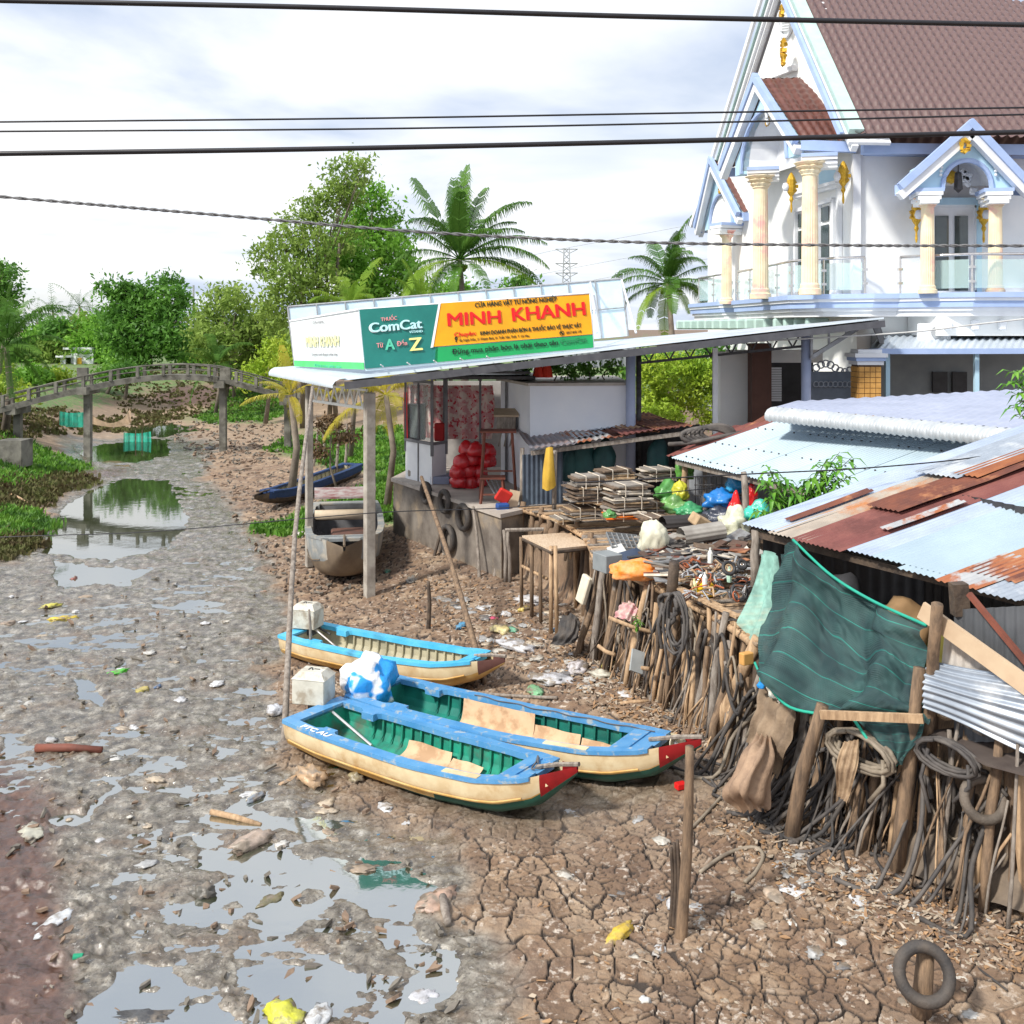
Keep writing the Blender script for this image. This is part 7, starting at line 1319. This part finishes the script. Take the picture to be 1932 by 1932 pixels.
nr = (-ay1*.45+Vector((0, 0, 1))).normalized()
p = W1(.085, -hw1(.09)+.0-.01, zs1(.09)+.022); q = W1(.205, -hw1(.2)+.0-.01, zs1(.2)+.022)
text3('PTC AU', p, q, .10, Vector((0, 0, 1)), white, b1)
def plate(par, a, b, h, nrm, mat, nm, lift=.012):
    up_ = nrm.cross((b-a).normalized()).normalized(); m = MB(); m.prism([a+nrm*lift, b+nrm*lift, b+up_*h+nrm*lift, a+up_*h+nrm*lift], -nrm*.008); m.build(nm, mat, par)
for (bt, Wf, hw, zs, ay) in ((b1, W1, hw1, zs1, ay1), (b2, W2, hw2, zs2, ay2)):
    a, b = Wf(.66, -hw(.66)-.0, zs(.66)-.02), Wf(.78, -hw(.78)-.0, zs(.78)-.03); n_ = (-ay+Vector((0, 0, .15))).normalized(); plate(bt, Wf(.64, -hw(.64)+.1, zs(.64)+.02), Wf(.755, -hw(.755)+.09, zs(.755)+.02), -.11, Vector((0, 0, 1)), creamh, 'worn_patch', .004)
    e = Wf(.935, -hw(.935)-.02, zs(.935)-.14); m = MB(); m.lathe(e, [(.024, 0), (.02, .012)], 3, axis=-ay); m.build('painted_eye', creamh, bt)
cb = M('flattened carton board', (.66, .46, .30), (.54, .36, .22), sc=3, rough=.9, c3=(.42, .27, .16), sc3=3)
def lining(Wf, hw, zs, t0, t1, label, side=1, lo=0, hi=.62, w0=-.45, mat=cb):
    rows_ = []
    for k, (f, z) in enumerate(((w0, .075), (w0*.3, .07), (.45, .08), (.75, .13), (.86, hi*zs(.4)))): rows_.append([Wf(t, side*f*(hw(t)-.1), z+.03+random.uniform(-.008, .012)) for t in np.linspace(t0, t1, 5)])
    solo(cloth(rows_, 14, 16, lambda a, b: .008*np.sin(a*9+b*3)), 'carton_sheet', mat, label, 'cardboard', smooth=True)
lining(W1, hw1, zs1, .33, .50, 'left cardboard sheet lining the nearest boat', 1, hi=.5); lining(W1, hw1, zs1, .505, .62, 'right cardboard sheet lining the nearest boat', 1, hi=.35, w0=-.7)
lining(W1, hw1, zs1, .62, .72, 'low cardboard strip at the front of the nearest boat', -1, hi=.3, w0=.2)
lining(W2, hw2, zs2, .27, .50, 'large upright cardboard sheet at the stern half of the middle boat', 1, hi=.86, w0=-.4); lining(W2, hw2, zs2, .45, .64, 'middle cardboard sheet of the middle boat', 1, hi=.55, w0=-.7); lining(W2, hw2, zs2, .645, .77, 'foremost cardboard sheet of the middle boat', 1, hi=.5, w0=-.6)
# engines with box covers
bx = M('dirty white engine cover', (.66, .64, .56), (.50, .48, .41), sc=4, rough=.6, c3=(.36, .31, .24), sc3=3)
def engine(label, c, s_, rz, hnd, yaw_axis):
    c = Vector(c); e = thing('outboard_engine', c, label, 'boat engine'); q = Matrix.Rotation(rz, 3, 'Z'); m = MB(); w, d, h = .50*s_, .40*s_, .36*s_; m.box(c+Vector((0, 0, h/2)), (w, d, h), q, 0, .012); m.build('cover', bx, e)
    m = MB(); lo_ = [q@Vector((x*w*.52, y*d*.52, h)) for x, y in ((-1, -1), (1, -1), (1, 1), (-1, 1))]; hi_ = [q@Vector((x*w*.34, y*d*.30, h+.10*s_)) for x, y in ((-1, -1), (1, -1), (1, 1), (-1, 1))]; m.add([c+p for p in lo_+hi_], [(0, 1, 5, 4), (1, 2, 6, 5), (2, 3, 7, 6), (3, 0, 4, 7), (4, 5, 6, 7), (3, 2, 1, 0)]); ld = m.build('lid', bx, e)
    m = MB()
    for i in range(4): m.box(c+q@Vector((-.06+.04*i, .0, h+.104*s_)), (.02, .12*abs(math.sin(i+1)), .006), q@Matrix.Rotation(.5*i, 3, 'Z'))
    m.build('painted_mark', black, ld)
    a = c+q@Vector((w*.3, -d*.2, .02)); m = MB(); m.tube([a, Vector(hnd)], .022*s_, 8); m.build('tiller_pipe', chrome, e); m = MB(); m.box(c+q@Vector((w*.1, 0, -.06)), (.22, .18, .16), q); m.tube([c+q@Vector((.1, 0, -.05)), yaw_axis], .035, 7); m.build('mount', steel_d, e)
    m = MB(); m.tube([c+q@Vector((.15, .1, -.02)), c+q@Vector((.45, .05, -.12))], .02, 6); m.build('drive_tube', steel_d, e)
engine('large dirty-white boxed engine at the stern of the nearest boat', P(592, 1322, 15.6), 1.05, -.25, W1(.24, .1, .2), W1(.04, .0, .5))
engine('smaller dirty-white boxed engine at the stern of the farthest boat', P(580, 1182, 19.4), .98, -.3, W3(.22, .1, .16), W3(.03, 0, .46))
# wrapped engine
wm = M('white and blue plastic wrap', (.80, .82, .86), (.02, .32, .80), sc=2.1, det=2, lo=.50, hi=.54, rough=.35, bump=.8, bsc=9, spec=.6)
bag('wrapped_engine', P(697, 1322, 16.0), (.40, .34, .46), wm, 'engine wrapped in crumpled white and blue plastic at the stern of the middle boat', 'wrapped engine', seed=5, amp=.22, sub=4)
# megaphone
mg = thing('megaphone', P(1262, 1415, 13.35), 'cream megaphone lying on the bow of the middle boat', 'megaphone'); ccm = M('cream plastic', (.74, .68, .52), (.6, .54, .42)); dirn = Vector((.2, -.85, .3)).normalized(); bs_ = P(1268, 1402, 13.5)
m = MB(); m.lathe(bs_, [(.03, 0), (.035, .06), (.06, .12), (.105, .20), (.118, .21), (.10, .205), (.05, .12), (.02, .1)], 20, axis=dirn); m.build('horn', ccm, mg, True); m = MB(); m.lathe(bs_, [(.012, .08), (.03, .13), (.03, .15), (.005, .16)], 10, axis=dirn); m.build('horn_tip', white, mg, True); m = MB(); m.box(P(1252, 1416, 13.3), (.14, .06, .03), .3, 0, .01); m.build('base', M('orange base', (.75, .35, .03)), mg)
# rope and small floats on the boats
solo(MB().tube([Vector(q) for q in cr([W2(t, hw2(t)-.14, zs2(t)+.03+.012*math.sin(i*2.1)) for i, t in enumerate(np.linspace(.3, .86, 16))], 60)], .008, 4), 'boat_rope', M('rope', (.12, .12, .13)), 'thin dark rope lying along the far rim of the middle boat', 'rope')
solo(MB().tube([Vector(q) for q in cr([W1(.90, 0, zs1(.9)+.04), W1(.87, -.1, zs1(.87)+.03), W1(.85, .12, zs1(.85)+.03), W1(.83, .3, zs1(.83)+.04), W1(.86, .1, zs1(.86)+.03)], 30)], .012, 5), 'bow_rope', M('rope', (.12, .12, .13)), 'blue grey rope heaped on the bow of the nearest boat', 'rope')
solo(MB().box(GG(1284, 1488)+Vector((0, 0, .04)), (.14, .1, .08), .4, 0, .01), 'red_float', M('red float', (.75, .01, .01)), 'small bright red plastic piece under the bow of the middle boat', 'float')
# grey wooden boat by the canal wall
gh = M('grey boat paint', (.26, .28, .29), (.19, .20, .20), sc=3, rough=.6, c3=(.36, .33, .28), sc3=2); gb = M('brown wet hull', (.20, .15, .10), (.12, .09, .065), sc=2, rough=.6)
def skiff(name, label, stern, tip, B, zs0, zt, gh, gb, well, tail=.9):
    t_, Wf, hw, zs, ax, ay = boat(label, stern, tip, B, zs0, dict(hull=[gh, gb, gb, gb], rim=gh, well=well, cap=gb), name=name, open0=.05, open1=.82, zt=zt); return t_, Wf
t4, W4 = skiff('grey_boat', 'broad old grey boat pulled up bow first between the canopy columns', (-4.75, 29.2), (-3.85, 23.5), 1.95, 1.0, 1.05, gh, gb, bm_('grey well', (.22, .22, .23), (.14, .14, .15), sc=3))
m = MB(); m.box(W4(.45, .1, .5), (.9, .9, .5), .2, 0, .04); m.build('engine_block', M('rusty engine', (.16, .07, .05), (.08, .05, .04), sc=6), t4)
m = MB(); m.tube([W4(.3, -.8, 1.0), W4(.3, .8, 1.0)], .14, 8); m.build('bundled_canvas', M('tan canvas', (.55, .45, .33)), t4, True)
m = MB(); m.prism([W4(.1, -.85, 1.5), W4(.1, .85, 1.5), W4(.32, .8, 1.45), W4(.32, -.8, 1.45)], (0, 0, .05)); m.build('cover_board', M('maroon board', (.24, .10, .10), (.4, .38, .36), sc=4), t4)
t5, W5 = skiff('long_boat', 'long slim dark blue boat drawn up on the weeds behind the left column', (-6.3, 40.5), (-8.5, 33.8), .95, .5, .6, bm_('navy hull', (.02, .05, .16), (.015, .04, .11)), wood_d, wellc)
# ------------------------------------------------------------ poles standing in the mud
def pole(name, foot, top, r, mat, label, cat='pole', group=None, bend=.03):
    foot, top = Vector(foot), Vector(top); mid = foot.lerp(top, .5)+Vector((bend, 0, 0)); m = MB(); m.tube([Vector(q) for q in cr([foot-Vector((0, 0, .2)), mid, top], 9)], [r*(1.1-.05*i) for i in range(9)], 8, wob=.05); return solo(m, name, mat, label, cat, group, True)
f_ = GG(535, 1404); pole('bamboo_pole', f_, P(590, 730, f_.y+6.3), .05, wood_g, 'very long thin pole leaning up to the canopy from the stern of the nearest boat', bend=-.1)
f_ = GG(925, 1300); pole('bamboo_pole', f_, P(795, 900, f_.y+5.8), .055, wood, 'long brown pole leaning back over the bow of the farthest boat')
f_ = GG(583, 1253); pole('short_stick', f_, P(583, 1150, f_.y), .03, wood_g, 'thin stick upright beside the farthest boat engine', 'stick')
f_ = GG(807, 1187); pole('short_stick', f_, P(808, 1097, f_.y), .045, wood_d, 'short dark stick standing alone in the mud before the canal wall', 'stick')
f_ = GG(1282, 1765); pole('mud_stake', f_, P(1301, 1408, f_.y), .062, wood, 'tall pale brown stake standing alone in the cracked mud', 'stake')
for i, (u, v, vt) in enumerate(((1268, 1752, 1590), (1274, 1758, 1585), (1262, 1750, 1600))): f_ = GG(u, v); pole('split_stake', f_, P(u+4, vt, f_.y), .025, wood_d, 'thin dark split stake bundled against the tall lone stake', 'stake', 'thin stakes beside the lone stake')
for u, v, ut, vt, l_ in ((905, 1090, 892, 955, 'grey pole leaning on the right part of the canal wall'), (930, 1090, 945, 985, 'grey pole crossing near the canal wall corner'), (828, 1045, 845, 925, 'dark pole leaning on the canal wall beside the tyres'), (815, 1050, 850, 935, 'second dark pole crossing the first by the wall tyres')): f_ = GG(u, v); pole('leaning_pole', f_, P(ut, vt, f_.y+.8), .04, wood_g if 'grey' in l_ else wood_d, l_)
for u, v, ut, vt in ((612, 870, 608, 800), (632, 905, 640, 790), (590, 880, 600, 810), (650, 890, 655, 800)): f_ = GG(u, v); pole('bank_stake', f_, P(ut, vt, f_.y), .06, wood_g, 'grey stake in the bank behind the grey boat', 'stake', 'stakes in the bank behind the grey boat')
# ------------------------------------------------------------ logs, litter
def lyl(u0, v0, u1, v1, r, mat, label, name='log', cat='log'): a, b = GG(u0, v0, r*.7), GG(u1, v1, r*.7); m = MB(); m.tube([a, a.lerp(b, .5)+Vector((0, 0, r*.3)), b], [r, r*1.05, r*.8], 8, wob=.12); solo(m, name, mat, label, cat, smooth=True)
lyl(68, 1417, 192, 1420, .06, redw, 'brown log lying in the wet mud at the left'); lyl(398, 1535, 492, 1560, .035, wood_l, 'pale stick lying above the large puddle'); lyl(1170, 1330, 1225, 1325, .03, wood_l, 'pale stick near the foot of the stakes')
lyl(12, 930, 60, 955, .05, wood_l, 'pale stick on the left bank by the pond'); lyl(1900-60, 1825, 1960-60, 1870, .012, rubber, 'thin dark rod on the cracked mud near the stump'); lyl(835, 1700, 845, 1750, .05, wood_g, 'dark stub of wood standing at the edge of the puddle')
def lit(u, v, s3, c, label, cat='litter', amp=.25, rough=.35, group=None, name='plastic_scrap', seed=None):
    c = tuple(q*.82+.02 for q in c); s3 = (s3[0], s3[1], s3[2]*.75)
    mt = M('litter %s' % (str(c)), c, tuple(q*.55+.05 for q in c), sc=9, c3=(.22, .18, .14), sc3=5, lo3=.5, hi3=.62, rough=rough, bump=.5, bsc=25, spec=.6); bag(name, GG(u, v, -.02), s3, mt, label, cat, amp=amp*1.4, ns=2.4, rz=random.uniform(0, 6), group=group, sub=3, seed=seed)
lit(220, 1270, (.22, .09, .06), (.10, .75, .02), 'bright green plastic bottle-shaped litter on the wet mud'); lit(272, 1300, (.24, .11, .05), (.60, .48, .12), 'yellow wrapper with a blue end on the wet mud'); lit(262, 1307, (.1, .07, .05), (.75, .62, .08), 'small bright yellow wrapper in front of the larger one'); lit(298, 1296, (.05, .08, .05), (.06, .16, .35), 'tiny blue scrap at the end of the yellow wrapper')
lit(98, 1144, (.22, .1, .07), (.72, .66, .08), 'yellow-green wrapper farther up the wet mud'); lit(120, 1168, (.28, .12, .07), (.80, .58, .02), 'golden yellow bag on the wet mud at the left'); lit(15, 1178, (.2, .12, .07), (.45, .32, .22), 'brown crumpled bag at the left edge'); lit(142, 1155, (.1, .08, .06), (.8, .8, .8), 'small white lump behind the golden bag'); lit(10, 1022, (.2, .12, .08), (.75, .7, .3), 'pale yellow bag at the left edge of the bank'); lit(140, 1096, (.1, .08, .1), (.35, .08, .06), 'dark red scrap in the shallow wet patch')
lit(590, 1472, (.26, .16, .17), (.62, .40, .22), 'curled tan boot-like sheet lying below the nearest boat', 'tan sheet', .35); lit(552, 1468, (.22, .05, .03), (.60, .38, .20), 'flat tongue of tan sheet left of the curled one'); lit(672, 1470, (.12, .1, .1), (.35, .28, .14), 'small brown curl right of the tan sheet')
lit(60, 1570, (.26, .14, .05), (.62, .60, .48), 'flat whitish bag at the left on the brown mud'); lit(105, 1740, (.26, .12, .04), (.75, .77, .80), 'flat white plastic sheet at the lower left'); lit(475, 1590, (.30, .14, .10), (.55, .42, .33), 'crumpled tan bag at the top of the large puddle'); lit(825, 1700, (.26, .16, .08), (.55, .36, .26), 'crumpled brown paper bag at the right edge of the green puddle')
lit(484, 1503, (.16, .07, .05), (.28, .33, .40), 'grey-blue shoe-shaped scrap above the puddle'); lit(512, 1700, (.18, .1, .05), (.18, .15, .04), 'olive lump in the large puddle'); lit(385, 1690, (.12, .1, .12), (.10, .09, .07), 'dark lump standing in the large puddle', cat='mud lump')
lit(1170, 1762, (.26, .08, .06), (.82, .56, .04), 'yellow cloth lying on the cracked mud', 'cloth'); lit(1460, 1690-1, (.17, .09, .05), (.66, .50, .36), 'pale brick-like block on the cracked mud', 'block', .05); lit(800, 1885, (.16, .1, .07), (.70, .70, .75), 'crumpled white and blue bag beside the lowest puddle'); lit(538, 1922, (.22, .14, .10), (.72, .72, .02), 'crumpled bright yellow bag at the bottom of the view'); lit(600, 1928, (.22, .09, .09), (.78, .80, .82), 'white plastic bag beside the yellow one at the bottom'); lit(275, 1925, (.26, .10, .08), (.03, .03, .035), 'black winged scrap of rubber in the lower left puddle'); lit(520, 1345, (.14, .12, .13), (.72, .74, .80), 'white bag left of the nearest boat stern'); lit(1218, 1938-50, (.06, .05, .04), (.85, .85, .83), 'small white chip near the bottom edge'); lit(1730, 1725+4, (.10, .06, .03), (.82, .84, .82), 'white paper scrap on the cracked mud at right'); lit(1655, 1728, (.03, .03, .03), (.75, .04, .02), 'tiny red scrap on the cracked mud at right')
m = MB(); c = GG(147, 1812, .03); m.tube([c-Vector((.045, 0, 0)), c+Vector((.045, .01, 0))], .032, 14); solo(m, 'drinks_can', M('green can', (.01, .30, .16)), 'small green drinks can lying on the mud at the lower left', 'can')
for (u, v, s3, c, l_) in ((975, 1222, (.42, .16, .12), (.74, .74, .78), 'long white plastic sheet beyond the farthest boat'), (945, 1192, (.24, .14, .12), (.72, .60, .26), 'yellowish bag beyond the farthest boat'), (870, 1182, (.2, .1, .07), (.10, .42, .72), 'blue bag on the rubbish slope left of the white sheet'), (1040, 1285, (.4, .2, .12), (.70, .70, .74), 'heap of white plastic behind the middle boat, left part'), (1090, 1262, (.3, .16, .12), (.75, .70, .72), 'white and pink plastic heap at the foot of the stakes'), (1010, 1305, (.28, .12, .07), (.25, .62, .30), 'green plastic strands behind the middle boat'), (1135, 1275, (.2, .14, .1), (.66, .62, .50), 'pale bag heap near the foot of the stakes'), (1150, 1255, (.16, .1, .07), (.70, .60, .06), 'yellow wrapper near the foot of the stakes'), (990, 1150, (.18, .1, .08), (.75, .55, .10), 'orange yellow wrapper under the landing table'), (1000, 1135, (.34, .2, .12), (.78, .76, .78), 'white rubbish heap under the landing table'), (1025, 1120, (.2, .14, .12), (.70, .62, .10), 'yellow and pink bag under the landing table'), (955, 1160, (.16, .1, .07), (.8, .8, .82), 'white scrap left of the landing table legs'), (932, 1167, (.1, .06, .05), (.72, .05, .16), 'magenta scrap on the rubbish slope'), (808, 1178+2, (.1, .07, .05), (.85, .30, .04), 'orange scrap at the foot of the dark stick'), (840, 1130, (.28, .16, .04), (.36, .34, .32), 'flat grey slab before the canal wall'), (730, 1078, (.12, .08, .06), (.02, .2, .12), 'dark green scrap in the shade by the grey boat'), (780, 1090, (.4, .16, .03), (.22, .2, .18), 'flat grey sheet by the canal wall'), (965, 1190, (.14, .1, .07), (.14, .5, .3), 'small green bag beyond the farthest boat'), (1052, 1190, (.12, .1, .08), (.3, .55, .8), 'light blue scrap by the black rubber sheet'), (500, 1118-2, (.14, .06, .04), (.5, .26, .16), 'small brown tile on the mud by the long pole'), (395, 848, (.5, .2, .15), (.05, .05, .08), 'dark bag on the mud below the footbridge'), (570, 1010, (.3, .15, .12), (.62, .58, .52), 'pale stone at the edge of the weeds by the grey boat')):
    lit(u, v, s3, c, l_)
pal = [(.78, .78, .80), (.70, .66, .58), (.62, .50, .36), (.50, .50, .50), (.72, .70, .66), (.45, .33, .22), (.16, .15, .15)]
reg = [([(0, 1100), (480, 1090), (530, 1400), (800, 1560), (850, 1640), (300, 1640), (0, 1500)], 75, 'small scrap of litter on the wet grey mud'), ([(820, 1130), (1050, 1130), (1230, 1290), (1150, 1330), (940, 1250)], 120, 'small scrap in the rubbish strewn behind the boats'), ([(860, 1560), (1250, 1500), (1700, 1700), (1932, 1850), (1932, 1920), (1000, 1920)], 60, 'small scrap of litter on the cracked brown mud'), ([(1480, 1590), (1900, 1740), (1900, 1790), (1500, 1660)], 30, 'small scrap on the dry mud below the hoses')]
for poly, n, lab in reg:
    us = [q[0] for q in poly]; vs_ = [q[1] for q in poly]; k = 0
    while k < n:
        u, v = random.uniform(min(us), max(us)), random.uniform(min(vs_), max(vs_))
        if poly_sd(np.array([u]), np.array([v]), poly)[0] < 0: continue
        s_ = random.uniform(.03, .10)*(G(u, v).y/13)**.5; lit(u, v, (s_*random.uniform(1, 2), s_, s_*.35), random.choice(pal), lab, group=lab.replace('small scrap', 'small scraps')); k += 1
# ------------------------------------------------------------ wires across the view
wire = M('black cable', (.012, .012, .016), (.02, .02, .025), rough=.4)
def cable(pts, D, r, label, twist=False, mat=wire, group=None):
    q = [P(u, v, D) for u, v in pts]; q = [q[0]+(q[0]-q[1])*2]+q+[q[-1]+(q[-1]-q[-2])*2]; c = cr(q, 80); m = MB()
    if twist:
        for ph in (0, math.pi): m.tube([Vector(p)+Vector((0, math.cos(i*.9+ph), math.sin(i*.9+ph)))*r*.8 for i, p in enumerate(cr(q, 400))], r*.8, 5)
    else: m.tube([Vector(p) for p in c], r, 8)
    solo(m, 'overhead_cable', mat, label, 'cable', group, True)
cable([(0, 1), (600, 14), (1200, 31), (1932, 47)], 7.5, .020, 'topmost thick black cable crossing the top of the view'); cable([(0, 290), (600, 281), (1200, 268), (1932, 249)], 7.5, .020, 'thick black cable crossing above the trees, lowest of the four black ones')
cable([(0, 230), (700, 223), (1300, 213), (1932, 203)], 10, .010, 'upper thin cable of the close pair'); cable([(0, 248), (700, 243), (1300, 232), (1932, 216)], 10, .010, 'lower thin cable of the close pair')
cable([(0, 371), (380, 403), (800, 438), (1200, 457), (1600, 463), (1932, 464)], 14, .016, 'twisted grey cable sagging across the palm tree', True, M('grey twisted cable', (.09, .09, .10), (.2, .2, .2), sc=30))
cable([(40, 1012), (300, 1002), (700, 968), (1000, 955), (1400, 915)], 21, .010, 'thin dark line stretched low across the pond and canal wall'); cable([(1440, 893), (1620, 884), (1800, 868), (1932, 848)], 15.0, .010, 'thin line stretched over the patched roof')
cable([(1200, 652), (1400, 645), (1700, 628), (1860, 610)], 25.2, .02, 'pale cable running along the canopy end', mat=M('pale cable', (.6, .6, .58)))
for v in (430, 470, 500): cable([(1010, v+50), (1068, v+38), (1380, v-20)], 290, .07, 'faint high voltage line at the far pylon', mat=M('far line', (.5, .52, .55)), group='lines of the far pylon')
